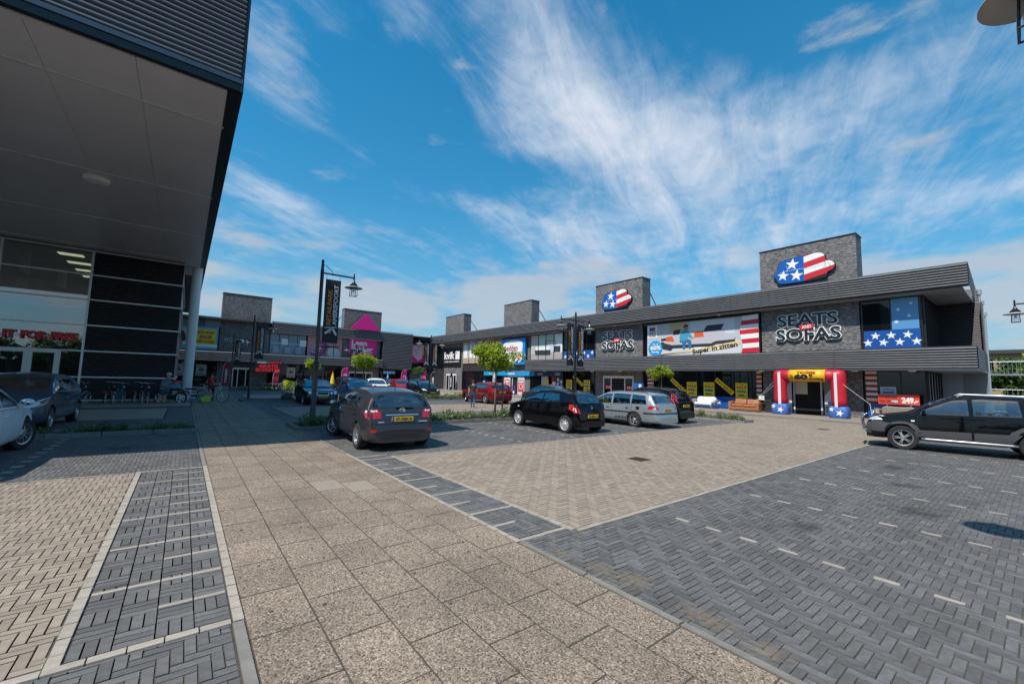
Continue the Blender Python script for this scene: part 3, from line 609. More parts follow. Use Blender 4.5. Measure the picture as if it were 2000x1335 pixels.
# upper storey
window(FR, -6.62, -3.95, 4.1, 7.14, [-5.27], 1, RB, fw=.07)
window(FR, -21.98, -12.25, 4.08, 7.14, 5, 1, RB)
window(FR, -31.95, -27.55, 4.08, 7.14, 4, 1, RB); window(FR, -37.4, -32.0, 4.08, 7.14, 4, 1, RB)
window(FR, -47.3, -42.95, 3.9, 7.14, 3, 1, RB); window(FR, -52.75, -47.35, 3.9, 7.14, 3, 1, RB)
wbox(FR, -52.75, -42.95, 2.9, 3.88, -.1, -.02, 'spandrel', M_ribdk, RB)
# ground floor glazing
window(FR, -21.98, -12.25, .06, 2.88, [-20.4, -18.9, -17.0-.0, -15.55, -14.2, -12.95], 1, RB); window(FR, -6.62, -3.95, .06, 2.88, [-5.0], 1, RB)
window(FR, -37.4, -27.55, .06, 2.88, [-29.6, -31.6, -33.2, -35], 1, RB); window(FR, -52.75, -42.95, .06, 2.88, 6, 1, RB)
# corner between the two blocks: dark glazing and ribbed infill
window(FR, -61.9, -58.35, 3.3, 7.14, 3, 1, RB); ribs(FR, -61.9, -58.35, .06, 3.25, .14, .03, 'corner_cladding', M_ribdk, RB)

def sliding_door(fr, u0, u1, v1, parent, fm=None, open_=True, leafs=.26, name='entrance_door'):
    fm = fm or M_white; w = u1-u0; b = MB(); fw = .09
    b.prism(rect(u0, u0+fw, .06, v1), fr, -.03, .06).prism(rect(u1-fw, u1, .06, v1), fr, -.03, .06).prism(rect(u0+fw, u1-fw, v1-.22, v1), fr, -.03, .058)
    for x in (u0+w*leafs, u1-w*leafs-fw): b.prism(rect(x, x+fw, .06, v1-.22), fr, -.03, .05)
    f = bw(b, name, fm, parent)
    for x0, x1 in ((u0+fw, u0+w*leafs), (u1-w*leafs, u1-fw)):
        p = MB().prism(rect(x0, x1, .08, v1-.22), fr, .0, .012).build('pane', M_dglass); p.parent = f
    p = MB().prism(rect(u0+w*leafs+fw, u1-w*leafs-fw, .06, v1-.22), fr, -.02, .004).build('dark_opening' if open_ else 'pane', M_int if open_ else M_dglass); p.parent = f
    return f
D2 = sliding_door(FR, -26.45, -23.0, 2.42, RB)
for u in (-26.2, -23.75):
    p = MB().prism(rect(u, u+.66, 1.15, 1.55), FR, .02, .03).build('sticker', M_red); p.parent = D2
    for q in range(3): s = MB().prism([(u+.08+q*.2, 1.25), (u+.24+q*.2, 1.35), (u+.08+q*.2, 1.45)], FR, .031, .034).build('arrow', M_wh); s.parent = D2
p = MB().prism(rect(-26.3, -25.55, .1, .75), FR, .02, .03).build('sticker', M_blue); p.parent = D2
s = MB().prism(star(-25.9, .42, .22), FR, .031, .034).build('sticker', M_wh); s.parent = D2
D1 = sliding_door(FR, -11.1, -8.0, 2.45, RB, leafs=.24); 
D3 = sliding_door(FR, -41.6, -38.6, 2.35, RB); D4 = sliding_door(FR, -57.4, -54.4, 2.45, RB, open_=False)
wbox(FR, -10.25, -9.55, 1.35, 2.15, .006, .012, 'door_poster', M_cream, RB)

# ===== shops across the far end (wall plane y = 62.6, faces -y)
FB = thing('shop_building', 'far retail block facing the walkway with two brick towers and ribbed grey bands', 'building', (12, 62.6, 0))
FY = frame((0, 62.6, 0), (1, 0, 0)); 
bw(MB().box(-8, 33, 63.3, 80, 0, 8.2), 'core_wall', M_int, FB); bw(MB().box(-8, 36, 61.8, 80, 8.2, 8.4), 'roof', M_roof, FB)
for x0, x1, zt in ((3.13, 8.5, 11.7), (17.8, 23.35, 11.55)):
    wl = wbox(FY, x0, x1, 0, zt, -1.3, 0, 'brick_tower', M_brick, FB)
    c = MB().prism(rect(x0-.04, x1+.04, zt, zt+.07), FY, -1.34, .04).build('coping', M_black); c.parent = wl
bw(MB().cyl((17.7, 63.4, 10.6), (16.3, 64, 8.4), .05), 'brace', M_rib, FB)
FYf = frame((0, 61.9, 0), (1, 0, 0)); FYc = frame((0, 61.2, 0), (1, 0, 0))
for i in range(6): ribs(FYf, 8.62+i*2.48, 8.62+(i+1)*2.48-.012, 7.22, 8.55, .22, .11, 'ribbed_panel', M_rib, FB)
ribs(FYf, 23.5, 28.35, 2.95, 8.55, .22, .11, 'ribbed_panel', M_rib, FB); bw(MB().box(23.5, 28.3, 61.91, 63.3, 2.9, 8.5), 'block_core', M_ribdk, FB)
bw(MB().box(8.6, 28.4, 61.88, 62.5, 8.55, 8.62), 'roof_trim', M_rib, FB); bw(MB().box(8.6, 23.5, 61.92, 63.3, 7.15, 7.22), 'soffit', M_soff2, FB)
for i in range(6): wbox(FY, -6+i*1.52, -4.49+i*1.52, 7.3, 8.6, -.1, .02, 'wall_panel', M_grey if i % 2 else mat('grey panel dark', (.10, .105, .11), .5, .2), FB)
for i in range(7): ribs(FYc, -6+i*4.2, -6+(i+1)*4.2-.012, 3.15, 4.3, .22, .11, 'canopy_panel', M_rib, FB)
bw(MB().box(-6, 23.49, 61.21, 62.6, 3.1, 4.28), 'canopy_core', M_ribdk, FB)
M_pale = mat('showroom backdrop', (.16, .24, .30), .15, spec=.6)
w_ = window(FY, 8.55, 12.95, 4.35, 7.15, 4, 1, FB, gm=M_pale)
window(FY, 13.05, 17.72, 4.32, 7.15, 4, 1, FB); window(FY, -6, 3.05, 4.4, 7.25, 4, 1, FB)
window(FY, -6, 3.05, .06, 3.08, 6, 1, FB); window(FY, 8.6, 17.7, .06, 3.08, 6, 1, FB); window(FY, 23.5, 28.3, .06, 2.9, 4, 1, FB)
sliding_door(FY, 4.75, 6.75, 2.45, FB, M_alu); sliding_door(FY, 18.9, 22.35, 2.4, FB)
window(FY, 28.4, 32.1, 2.6, 7.9, 3, 2, FB); wbox(FY, 28.4, 32.1, .0, 2.55, -.1, .0, 'gate_panel', mat('gate blue grey', (.075, .10, .12), .5), FB)
# showroom chairs and a shelf behind the pale panes
for k, x in enumerate((8.9, 10.3, 11.6)):
    b = MB().box(x, x+.75, 62.3-.0, 62.45, 4.5, 5.0).box(x+.05, x+.7, 62.45, 62.52, 4.95, 5.45); bw(b, 'showroom_chair', mat('chair pale', (.32, .38, .42), .6), FB)
for x, z, s_ in ((9.95, 5.7, .75), (12.15, 5.6, .8)): wbox(FY, x, x+s_, z, z+s_*1.05, .05, .055, 'window_bill', M_wh, FB)
wbox(FY, 8.7, 12.8, 5.75, 5.95, .051, .052, 'window_film', mat('film', (.30, .42, .50), .3), FB)

# ===== big overhanging building on the left (front wall y = 32.2, roof out to y = 11.4)
LB_ = thing('store_building', 'big dark store with deep overhanging roof, glass front and round column', 'building', (-6, 32.2, 0))
LY = frame((0, 32.2, 0), (1, 0, 0)); LR = frame((0, 11.4, 0), (1, 0, 0))
bw(MB().box(-30, .53, 11.5, 60, 8.46, 11.9), 'roof_core', M_ribdk, LB_)
for i in range(6): ribs(LR, -30+i*5.09, -30+(i+1)*5.09-.012, 8.72, 11.9, .125, .075, 'ribbed_panel', mat('blue black ribbed steel', (.16, .18, .215), .36, .25), LB_)
bw(MB().box(-30, .58, 11.33, 11.5, 8.60, 8.71), 'fascia_trim', mat('blue grey trim', (.075, .10, .13), .35, .4), LB_); bw(MB().box(-30, .56, 11.36, 11.5, 8.42, 8.59), 'fascia_foot', M_black, LB_)
bw(MB().box(.535, .60, 11.34, 60, 8.40, 11.92), 'edge_trim', mat('edge trim', (.03, .032, .04), .4, .4), LB_)
yj = [11.5, 13.35, 19.25, 25.2, 31.2, 36]
for j in range(5):
    for i in range(15):
        x1 = .30-i*1.62
        bw(MB().box(x1-1.612, x1, yj[j]+.03, yj[j+1]-.02, 8.40, 8.45), 'soffit_panel', M_soff, LB_)
    if j: bw(MB().box(-24, .34, yj[j]-.035, yj[j]+.045, 8.38, 8.42), 'soffit_joint', M_alu, LB_)
bw(MB().box(.302, .534, 11.5, 60, 8.395, 8.455), 'soffit_edge', M_black, LB_)
t = bw(MB().lathe([(.0, -.16), (.20, -.155), (.31, -.12), (.36, -.05), (.36, 0)], 20, (-2.9, 20.0, 8.40)), 'ceiling_lamp', M_lampw, LB_, True)
# round column
bw(MB().lathe([(.26, 0), (.26, 8.4)], 32, (.2, 33.05, 0)), 'column', mat('column paint', (.70, .71, .72), .5, var=.04, vscale=.6), LB_, 'all')
# ribbed wall panels with rails
zr = [.10, 1.36, 2.77, 4.18, 5.59, 6.97, 8.30]
for j in range(6):
    ribs(LY, -4.36, -.5, zr[j]+.03, zr[j+1]-.03, .115, .06, 'wall_panel', M_ribdk, LB_)
for j in range(7): wbox(LY, -4.42, -.44, zr[j]-.035, zr[j]+.035, -.02, .08, 'rail', M_alu, LB_)
bw(MB().box(-4.4, -.48, 32.22, 45, 0, 8.4), 'side_block', M_int, LB_)
for j in range(6):
    for k in range(3): bw(MB().box(-.475, -.455, 32.25+k*4, 36.24+k*4, zr[j]+.01, zr[j+1]-.01), 'side_panel', M_grey, LB_)
for j in range(1, 6): bw(MB().box(-.453, -.37, 32.25, 44, zr[j]-.03, zr[j]+.03), 'rail', M_alu, LB_)
# glazed front with interior
G_store = glass_mat('store glass', (.62, .70, .70), .42)
mul = [-4.42, -7.72, -11.0, -14.3, -17.6]
for i in range(5): wbox(LY, mul[i]-.05, mul[i]+.05, .06, 8.33, -.06, .085, 'mullion', M_alu, LB_)
for i in range(4):
    for j in range(1, 7): wbox(LY, mul[i+1]+.05, mul[i]-.05, zr[j]-.035, zr[j]+.035, -.03, .075, 'transom', M_alu, LB_)
    for j in range(1 if i == 0 else 0, 6):
        if i == 0 and j < 2: continue
        wbox(LY, mul[i+1]+.05, mul[i]-.05, zr[j]+.035, zr[j+1]-.035, -.01, .0, 'pane', G_store, LB_)
wbox(LY, -5.27, -4.47, .1, 2.73, -.01, 0, 'pane', G_store, LB_); wbox(LY, -5.3, -4.47, 1.33, 1.39, -.02, .06, 'transom', M_alu, LB_)
dr = None
for x0, x1 in ((-6.33, -5.33), (-7.42, -6.42)):
    b = MB(); w = .11
    b.prism(rect(x0, x0+w, .06, 2.74), LY, -.03, .07).prism(rect(x1-w, x1, .06, 2.74), LY, -.03, .07).prism(rect(x0+w, x1-w, 2.6, 2.74), LY, -.03, .07).prism(rect(x0+w, x1-w, .06, .3), LY, -.03, .07)
    f = bw(b, 'door', M_white, LB_); p = MB().prism(rect(x0+w, x1-w, .3, 2.6), LY, -.01, 0).build('pane', G_store); p.parent = f
    p = MB().prism(rect(x0+w, x1-w, 1.30, 1.50), LY, .004, .010).build('sticker', M_wh); p.parent = f
    p = text('WELCOME BACK', LY, x0+.25, x1-.25, 1.40, 1.47, .011, M_blk, f, bold=.02, depth=.002)
    h = MB().prism(rect(x1-w+.02, x1-w+.06, 1.0, 1.35), LY, .07, .12).build('handle', M_alu); h.parent = f
wbox(LY, -6.42, -6.33, .06, 2.75, -.03, .06, 'door_post', M_white, LB_); wbox(LY, -5.33, -5.22, .06, 2.75, -.03, .06, 'door_post', M_white, LB_); wbox(LY, -7.66, -7.42, .06, 2.75, -.03, .06, 'door_post', M_white, LB_)
# interior: floor, back wall, tiled ceiling with lit panels, columns
bw(MB().box(-26, -4.45, 32.6, 48, -.02, .05), 'shop_floor', mat('shop floor', (.10, .10, .10), .4), LB_)
bw(MB().box(-26, -4.45, 47, 47.2, 0, 8.3), 'back_wall', mat('interior wall', (.16, .15, .14), .8), LB_)
bw(MB().box(-4.47, -4.43, 32.3, 47, 0, 8.3), 'partition', mat('interior wall', (.16, .15, .14), .8), LB_)
Mt = mat('ceiling tile', (.30, .33, .32), .8)
for i in range(9):
    for j in range(6):
        x, y = -4.5-i*1.6, 32.5+j*2.4
        bw(MB().box(x-1.58, x, y, y+2.38, 8.20, 8.24), 'ceiling_tile', Mt, LB_)
for j in range(4): bw(MB().box(-6.0, -5.0, 33.2+j*2.4, 33.8+j*2.4, 8.17, 8.195), 'light_panel', mat('lit panel', (1, .84, .58), .5, emit=.9), LB_)
for x, y in ((-7.4, 34.6), (-6.6, 38.5), (-10, 37)): bw(MB().box(x-.18, x+.18, y-.18, y+.18, 0, 8.2), 'interior_column', mat('interior pale', (.42, .45, .43), .7), LB_)
bw(MB().obox((-9, 34, 7.4), (-4.5, 34.0, 5.6), .25, .35), 'beam', mat('interior wall', (.16, .15, .14), .8), LB_)
bw(MB().box(-14, -4.5, 36.5, 40, 5.5, 5.62), 'mezzanine', mat('interior pale', (.42, .45, .43), .7), LB_)
# ---------------------------------------------------------------- cars
from mathutils.bvhtree import BVHTree
from mathutils.geometry import tessellate_polygon
M_tyre = mat('tyre rubber', (.018, .018, .019), .85, bump=.2, bscale=80); M_rim = mat('alloy rim', (.48, .49, .51), .28, .8); M_hubcap = mat('silver hubcap', (.50, .51, .53), .4, .35)
M_trim = mat('black plastic trim', (.020, .020, .022), .55); M_chrome = mat('chrome', (.75, .76, .78), .12, 1.0); M_well = mat('wheel well', (.008, .008, .008), .9)
M_tail = mat('tail lamp red', (.45, .010, .012), .12, coat=1.); M_clear = mat('clear lamp', (.80, .82, .84), .15, .05, coat=1.); M_amber = mat('amber lamp', (.7, .22, .02), .15, coat=.8)
M_plate = mat('yellow number plate', (.80, .46, .02), .4); M_seat = mat('seat cloth', (.035, .035, .038), .9); M_seal = mat('window seal', (.008, .008, .009), .35)
G_car = glass_mat('car glass', (.50, .62, .62), .34)
def paint(name, col, metal=.0): return mat('paint '+name, col, .45 if not metal else .34, metal, spec=.0, coat=.8)
def interp(pts, s):
    if s <= pts[0][0]: return pts[0][1]
    for (a, za), (b, zb) in zip(pts, pts[1:]):
        if s <= b: return za+(zb-za)*(s-a)/max(1e-6, b-a)
    return pts[-1][1]
WHEELS = {}
def wheel_mesh(r, w, style):
    k = (r, w, style)
    if k in WHEELS: return WHEELS[k]
    ri = r*.66; b = MB()
    b.lathe([(ri, -w/2), (r*.93, -w/2), (r, -w*.36), (r, w*.36), (r*.93, w/2), (ri, w/2), (ri, -w/2)], 36, axis='x')
    ty = b.build('tyre', M_tyre, smooth=True); bpy.data.objects.remove(ty)
    c = MB(); c.lathe([(ri+.004, -w*.50), (ri-.02, -w*.46), (ri-.035, -w*.2), (ri-.03, w*.3), (ri+.002, w*.5)], 36, axis='x')
    n = {'five': 5, 'cap': 7, 'ten': 10, 'y': 5}[style]; face = -w*.42
    for i in range(n):
        t = 2*math.pi*i/n
        for dt in ((0,) if style != 'y' else (-.16, .16)):
            hw = {'five': .17, 'cap': .24, 'ten': .085, 'y': .075}[style]; vs = []
            for rr, h, x in ((.05, hw*.55*ri/.2, face+.002), (ri-.015, hw*ri*.62, face+.02)):
                for sg in (-1, 1):
                    a = t+dt*(rr/ri); vs.append((x, rr*math.cos(a)-sg*h*.5*math.sin(a), rr*math.sin(a)+sg*h*.5*math.cos(a)))
            vs += [(v[0]+.05, v[1], v[2]) for v in vs]
            c.add(vs, [(0, 1, 3, 2), (4, 6, 7, 5), (0, 2, 6, 4), (1, 5, 7, 3), (2, 3, 7, 6), (0, 4, 5, 1)])
    c.lathe([(0, face-.012), (.05, face-.012), (.065, face+.004), (.07, face+.05)], 18, axis='x')
    rm = c.build('rim', M_hubcap if style == 'cap' else M_rim, smooth=True); bpy.data.objects.remove(rm)
    d = MB(); d.lathe([(0, -w*.12), (ri-.02, -w*.12)], 24, axis='x'); bk = d.build('brake_disc', M_well); bpy.data.objects.remove(bk)
    me = [m_ for m_ in bpy.data.meshes if m_.name.startswith(('tyre', 'rim', 'brake_disc'))]
    WHEELS[k] = tuple(sorted((m_ for m_ in me if m_ not in sum(map(list, WHEELS.values()), [])), key=lambda q: q.name)); return WHEELS[k]
def add_wheel(t, x, y, r, w, style, side, turn=0):
    ms = wheel_mesh(r, w, style); ms = {q.name.split('.')[0]: q for q in ms}
    wl = bpy.data.objects.new('wheel', ms['tyre']); COL.objects.link(wl); wl.parent = t; wl.location = (x, y, r-.008); wl.rotation_euler.z = (math.pi if side > 0 else 0)+turn
    for nm in ('rim', 'brake_disc'):
        o = bpy.data.objects.new(nm, ms[nm]); COL.objects.link(o); o.parent = wl
    return wl

def car(name, label, cat, loc, rz, spec, pm, scale=1., group=None, wheel='five', plate=None, opts=()):
    """spec: L W wb fo r prof belt wins ws rw; profile s runs from the front bumper to the rear"""
    L, W, wb, fo, r, prof, belt = (spec[k] for k in ('L', 'W', 'wb', 'fo', 'r', 'prof', 'belt'))
    t = thing(name, label, cat, loc, rz, group); t.scale = scale if isinstance(scale, tuple) else (scale,)*3
    yf = wb/2+fo; hw = W/2; zbot = spec.get('zb', .22); H = max(z for _, z in prof); tum = spec.get('tum', .20)
    bel = lambda s: interp(belt, s)
    ss = sorted(set([round(i*L/110, 4) for i in range(111)]+[p[0] for p in prof]))
    zt_raw = np.array([interp(prof, s) for s in ss]); zt = zt_raw.copy()
    for _ in range(2): zt[1:-1] = .25*zt[:-2]+.5*zt[1:-1]+.25*zt[2:]
    rings = []
    for s, z in zip(ss, zt):
        e0 = max(0, 1-s/.55); e1 = max(0, 1-(L-s)/.62); w = hw*(1-.20*e0**2.0-.15*e1**2.0)*(1-.14*max(0, 1-(L-s)/.16)**2)*(1-.12*max(0, 1-s/.14)**2)
        zb = min(bel(s), z-.05); h = max(z-.035-zb, .006); hm = H-bel(s); k = min(1, h/max(hm, .1))
        f = max(.02, min(1, (z-zbot)/.5))
        wr = w-.035-tum*k; cr = .02+.02*k
        z1 = zbot+.05*f; zm = zbot+(zb-zbot)*.42; zs = zbot+(zb-zbot)*.80
        ring = [(0, zbot), (w*.55, zbot), (w-.13, zbot), (w-.045, z1), (w-.012, zbot+(zb-zbot)*.2), (w, zm), (w-.004, zbot+(zb-zbot)*.62), (w-.016, zs), (w-.03, zb-.0),
                (w-.035-tum*k*.12, zb+h*.14), (w-.035-tum*k*.45, zb+h*.5), (wr+.012*k, zb+h*.86), (wr-.02, zb+h), (wr-.09, z-.012), (wr*.62, z+cr*.4), (wr*.3, z+cr*.85), (0, z+cr)]
        rings.append([(x, yf-s, zz) for x, zz in ring])
    n = len(rings[0]); b = MB(); full = [q+[(-x, y, z) for x, y, z in q[-2:0:-1]] for q in rings]; m = len(full[0])
    for q in full: b.v += q
    for i in range(len(full)-1):
        for j in range(m):
            j2 = (j+1) % m; b.f.append((i*m+j, i*m+j2, (i+1)*m+j2, (i+1)*m+j)); b.m.append(0)
    b.f.append(tuple(range(m-1, -1, -1))); b.f.append(tuple((len(full)-1)*m+j for j in range(m))); b.m += [0, 0]
    body = b.build('body', [pm, M_well], t, smooth='all')
    bmn = bmesh.new(); bmn.from_mesh(body.data); bmesh.ops.recalc_face_normals(bmn, faces=bmn.faces); bmn.to_mesh(body.data)
    bvh = BVHTree.FromBMesh(bmn); bmn.free()
    # wheel arches
    cut = MB()
    for y in (wb/2, -wb/2):
        for sd in (-1, 1): cut.cyl((sd*(hw-.27), y, r+.0), (sd*(hw+.2), y, r+.0), r*1.13, n=32)
    co = cut.build('cut', [M_well]); bm_ = body.modifiers.new('b', 'BOOLEAN'); bm_.object = co; bm_.operation = 'DIFFERENCE'; bm_.solver = 'EXACT'; bm_.material_mode = 'TRANSFER'
    COL.objects.unlink(co); body.parent = None; me = realise(body, (co,)); body.parent = t; body.modifiers.clear(); old = body.data; body.data = me; me.name = 'body'; bpy.data.meshes.remove(old); bpy.data.objects.remove(co)
    ztop = lambda s: interp(list(zip(ss, zt)), s)
    wins = []      # (view, polygon)
    for s0b, s0t, s1b, s1t in spec['wins']:
        N_ = 10; up = [(s0t+(s1t-s0t)*i/N_) for i in range(N_+1)]; lo = [(s1b+(s0b-s1b)*i/N_) for i in range(N_+1)]
        pil = spec.get('pil', .105)
        poly = [(yf-s, max(ztop(s)-pil, bel(s)+.03)) for s in up]+[(yf-s, bel(s)+.025) for s in lo]; wins.append(('side', poly))
    s0, s1 = spec['ws']; zl, zh = ztop(s0)+.035, ztop(s1)-.015; hb, ht = hw-.135, hw-.05-tum-.06
    wins.append(('F', [(-hb, zl), (hb, zl), (ht, zh), (-ht, zh)]))
    s0, s1 = spec['rw']; zh, zl = ztop(s0)+.012, ztop(s1)+.01; ht, hb = hw-.05-tum-.07, hw-spec.get('rwb', .20)
    q = rrect(-1, 1, 0, 1, .12, 3); wins.append(('B', [(x*(hb+(ht-hb)*v), zl+(zh-zl)*v) for x, v in q]))
    def inside(p, poly):
        c = False; j = len(poly)-1
        for i in range(len(poly)):
            if (poly[i][1] > p[1]) != (poly[j][1] > p[1]) and p[0] < (poly[j][0]-poly[i][0])*(p[1]-poly[i][1])/(poly[j][1]-poly[i][1])+poly[i][0]: c = not c
            j = i
        return c
    def shrink(poly, d):
        cx = sum(p[0] for p in poly)/len(poly); cz = sum(p[1] for p in poly)/len(poly)
        return [(p[0]-math.copysign(min(d, abs(p[0]-cx)*.4), p[0]-cx), p[1]-math.copysign(min(d, abs(p[1]-cz)*.4), p[1]-cz)) for p in poly]
    bmn = bmesh.new(); bmn.from_mesh(me); kill = []
    sh = [(v, shrink(p, .035)) for v, p in wins]
    for f in bmn.faces:
        c = f.calc_center_median(); nn = f.normal
        for v, p in sh:
            if v == 'side':
                if abs(nn.x) > .5 and inside((c.y, c.z), p): kill.append(f); break
            elif v == 'F':
                if nn.y > .15 and abs(nn.x) < .6 and inside((c.x, c.z), p): kill.append(f); break
            elif nn.y < -.15 and abs(nn.x) < .6 and inside((c.x, c.z), p): kill.append(f); break
    bmesh.ops.delete(bmn, geom=kill, context='FACES'); bmn.to_mesh(me); bmn.free()
    me.polygons.foreach_set('use_smooth', [True]*len(me.polygons)); me.set_sharp_from_angle(angle=rad(38))
    def hit(v, p):
        if v == 'L': o_, d_ = Vector((-4, p[0], p[1])), Vector((1, 0, 0))
        elif v == 'R': o_, d_ = Vector((4, p[0], p[1])), Vector((-1, 0, 0))
        elif v == 'F': o_, d_ = Vector((p[0], 6, p[1])), Vector((0, -1, 0))
        elif v == 'B': o_, d_ = Vector((p[0], -6, p[1])), Vector((0, 1, 0))
        else: o_, d_ = Vector((p[0], p[1], 4)), Vector((0, 0, -1))
        h_ = bvh.ray_cast(o_, d_)
        if h_[0] is None: h_ = bvh.find_nearest(o_+d_*(3 if v in 'LR' else 4))
        nn = h_[1]
        if nn.dot(d_) > 0: nn = -nn
        return h_[0], nn
    def decal(nm, v, poly, mt, off=.004, par=None, step=.13):
        bb = bmesh.new(); vs = [bb.verts.new((p[0], p[1], 0)) for p in poly]
        tri = tessellate_polygon([[Vector((p[0], p[1], 0)) for p in poly]])
        for q_ in tri:
            try: bb.faces.new([vs[i] for i in q_])
            except ValueError: pass
        for _ in range(5):
            es = [e for e in bb.edges if e.calc_length() > step]
            if not es: break
            bmesh.ops.subdivide_edges(bb, edges=es, cuts=1); bmesh.ops.triangulate(bb, faces=bb.faces)
        for w_ in bb.verts:
            p_, n_ = hit(v, (w_.co.x, w_.co.y)); w_.co = p_+n_*off
        bmesh.ops.recalc_face_normals(bb, faces=bb.faces)
        mm = bpy.data.meshes.new(nm); bb.to_mesh(mm); bb.free(); mm.materials.append(mt); mm.polygons.foreach_set('use_smooth', [True]*len(mm.polygons))
        o_ = bpy.data.objects.new(nm, mm); COL.objects.link(o_); o_.parent = par or t; return o_
    def ring_decal(nm, v, poly, wd, mt, off, par=None):
        inn = shrink(poly, wd); k_ = len(poly); mm = MB()
        A = [hit(v, p) for p in poly]; B = [hit(v, p) for p in inn]
        mm.add([p+n_*off for p, n_ in A]+[p+n_*off for p, n_ in B], [(i, (i+1) % k_, k_+(i+1) % k_, k_+i) for i in range(k_)])
        return mm.build(nm, mt, par or t)
    t['_'] = 0; del t['_']
    for v, p in wins:
        for vv in (('L', 'R') if v == 'side' else (v,)):
            g = decal('windscreen' if v == 'F' else 'rear_window' if v == 'B' else 'window', vv, p, G_car, .004)
            ring_decal('seal', vv, p, .045, M_seal, .0045, g)
    # interior
    b = MB().box(-hw+.16, hw-.16, yf-spec['rw'][1]+.25, yf-spec['ws'][0]-.15, .3, .46); b.build('cabin_floor', M_seat, t)
    b = MB().box(-hw+.2, hw-.2, yf-spec['ws'][0]-.55, yf-spec['ws'][0]-.12, .46, bel(spec['ws'][0])-.04); b.build('dashboard', M_trim, t)
    yd = yf-spec['ws'][1]-.45
    for y_, xs in ((yd, (-.37, .37)), (yd-.85, (-.40, .0, .40))):
        for x_ in xs:
            b = MB().box(x_-.22, x_+.22, y_-.05, y_+.42, .42, .60).obox((x_, y_, .55), (x_, y_-.18, 1.02), .42, .12, up=(0, 1, 0)).box(x_-.12, x_+.12, y_-.24, y_-.14, 1.03, 1.22); b.build('seat', M_seat, t, bevel=.03)
    b = MB().tube([(-.37+.17*math.cos(a), yf-spec['ws'][0]-.62, .92+.17*math.sin(a)) for a in [i*math.pi/8 for i in range(16)]], .014, 6, closed=True); b.build('steering_wheel', M_trim, t)
    # doors: panel with a dark gap round it
    zs0 = zbot+.10
    for s0d, s1d in spec.get('doors', ()):
        rear = abs(s1d-(fo+wb)) < .55
        poly = [(yf-s0d, zs0), (yf-s0d, bel(s0d)-.02), (yf-s1d, bel(s1d)-.02), (yf-s1d, zs0+(.42 if rear else 0))]+([(yf-s1d+.30, zs0)] if rear else [])
        for vv in 'LR':
            dpn = decal('door', vv, poly, pm, .0035); big = [(p[0]+(.011 if p[0] > yf-(s0d+s1d)/2 else -.011), p[1]+(.008 if p[1] > .6 else -.008)) for p in poly]
            decal('gap', vv, big, M_seal, .0015, dpn)
            hp, hn = hit(vv, (yf-s1d+.20, bel((s0d+s1d)/2)-.13)); sg = -1 if vv == 'L' else 1
            hb_ = MB().box(min(0, sg*.035), max(0, sg*.035), -.09, .09, -.016, .016).build('handle', M_chrome if 'chrome_handles' in opts else pm, dpn, bevel=.01); hb_.location = hp
    # mirrors
    for sg, vv in ((-1, 'L'), (1, 'R')):
        hp, hn = hit(vv, (yf-spec['ws'][0]-.30, bel(spec['ws'][0])+.03))
        mo = MB().sphere((sg*.13, .02, .07), (.105, .055, .075), 14).box(min(0, sg*.09), max(0, sg*.09), -.02, .03, .0, .045).build('mirror', pm if 'black_mirrors' not in opts else M_trim, t, smooth='all'); mo.location = hp
        g = MB().sphere((sg*.13, -.016, .07), (.085, .03, .058), 12).build('mirror_glass', mat('mirror glass', (.5, .55, .58), .03, 1.), mo)
    # wheels
    tn = spec.get('turn', 0)
    for y, a in ((wb/2, tn), (-wb/2, 0)):
        for sd in (-1, 1): add_wheel(t, sd*(hw-.115), y, r, .215, wheel, sd, a)
    for v, poly, mt, nm, off in spec.get('decals', ()):
        poly2 = [((yf-p[0]), p[1]) if v in ('side', 'L', 'R') else p for p in poly]
        for vv in (('L', 'R') if v == 'side' else (v,)):
            if v in 'FB' and nm in ('tail_lamp', 'headlamp', 'fog_lamp', 'reflector', 'lamp_inner', 'indicator'):
                decal(nm, vv, poly2, MATS.get(mt, mt) if isinstance(mt, str) else mt, off); decal(nm, vv, [(-x, z) for x, z in poly2][::-1], mt, off)
            else: decal(nm, vv, poly2, mt, off, None, .06 if 'strip' in nm else .13)
    # bumper lower lip and sill
    for vv in 'LR': decal('sill', vv, [(yf-fo-r*1.2, zbot+.02), (yf-fo-r*1.2, zbot+.10), (yf-fo-wb+r*1.2, zbot+.10), (yf-fo-wb+r*1.2, zbot+.02)], spec.get('sillm', pm), .008)
    # plates
    if plate:
        for v in ('B', 'F'):
            zc = spec['pz'] if v == 'B' else spec.get('pzf', .45); hp, hn = hit(v, (spec.get('pxo', 0) if v == 'B' else 0, zc)); d = -1 if v == 'B' else 1
            pl = MB().box(-.26, .26, min(0, d*.02), max(0, d*.02), -.056, .056).build('number_plate', M_plate, t); pl.location = hp+Vector((0, d*.006, 0))
            fr_ = frame((0, d*.021, 0), (1, 0, 0) if v == 'B' else (-1, 0, 0))
            text(plate, fr_, -.18, .22, -.034, .034, .0, M_blk, pl, 'plate_lettering', bold=.02, depth=.002)
            MB().prism(rect(-.26, -.215, -.056, .056), fr_, 0, .0015).build('plate_band', M_blue, pl)
    return t, hit, decal, yf

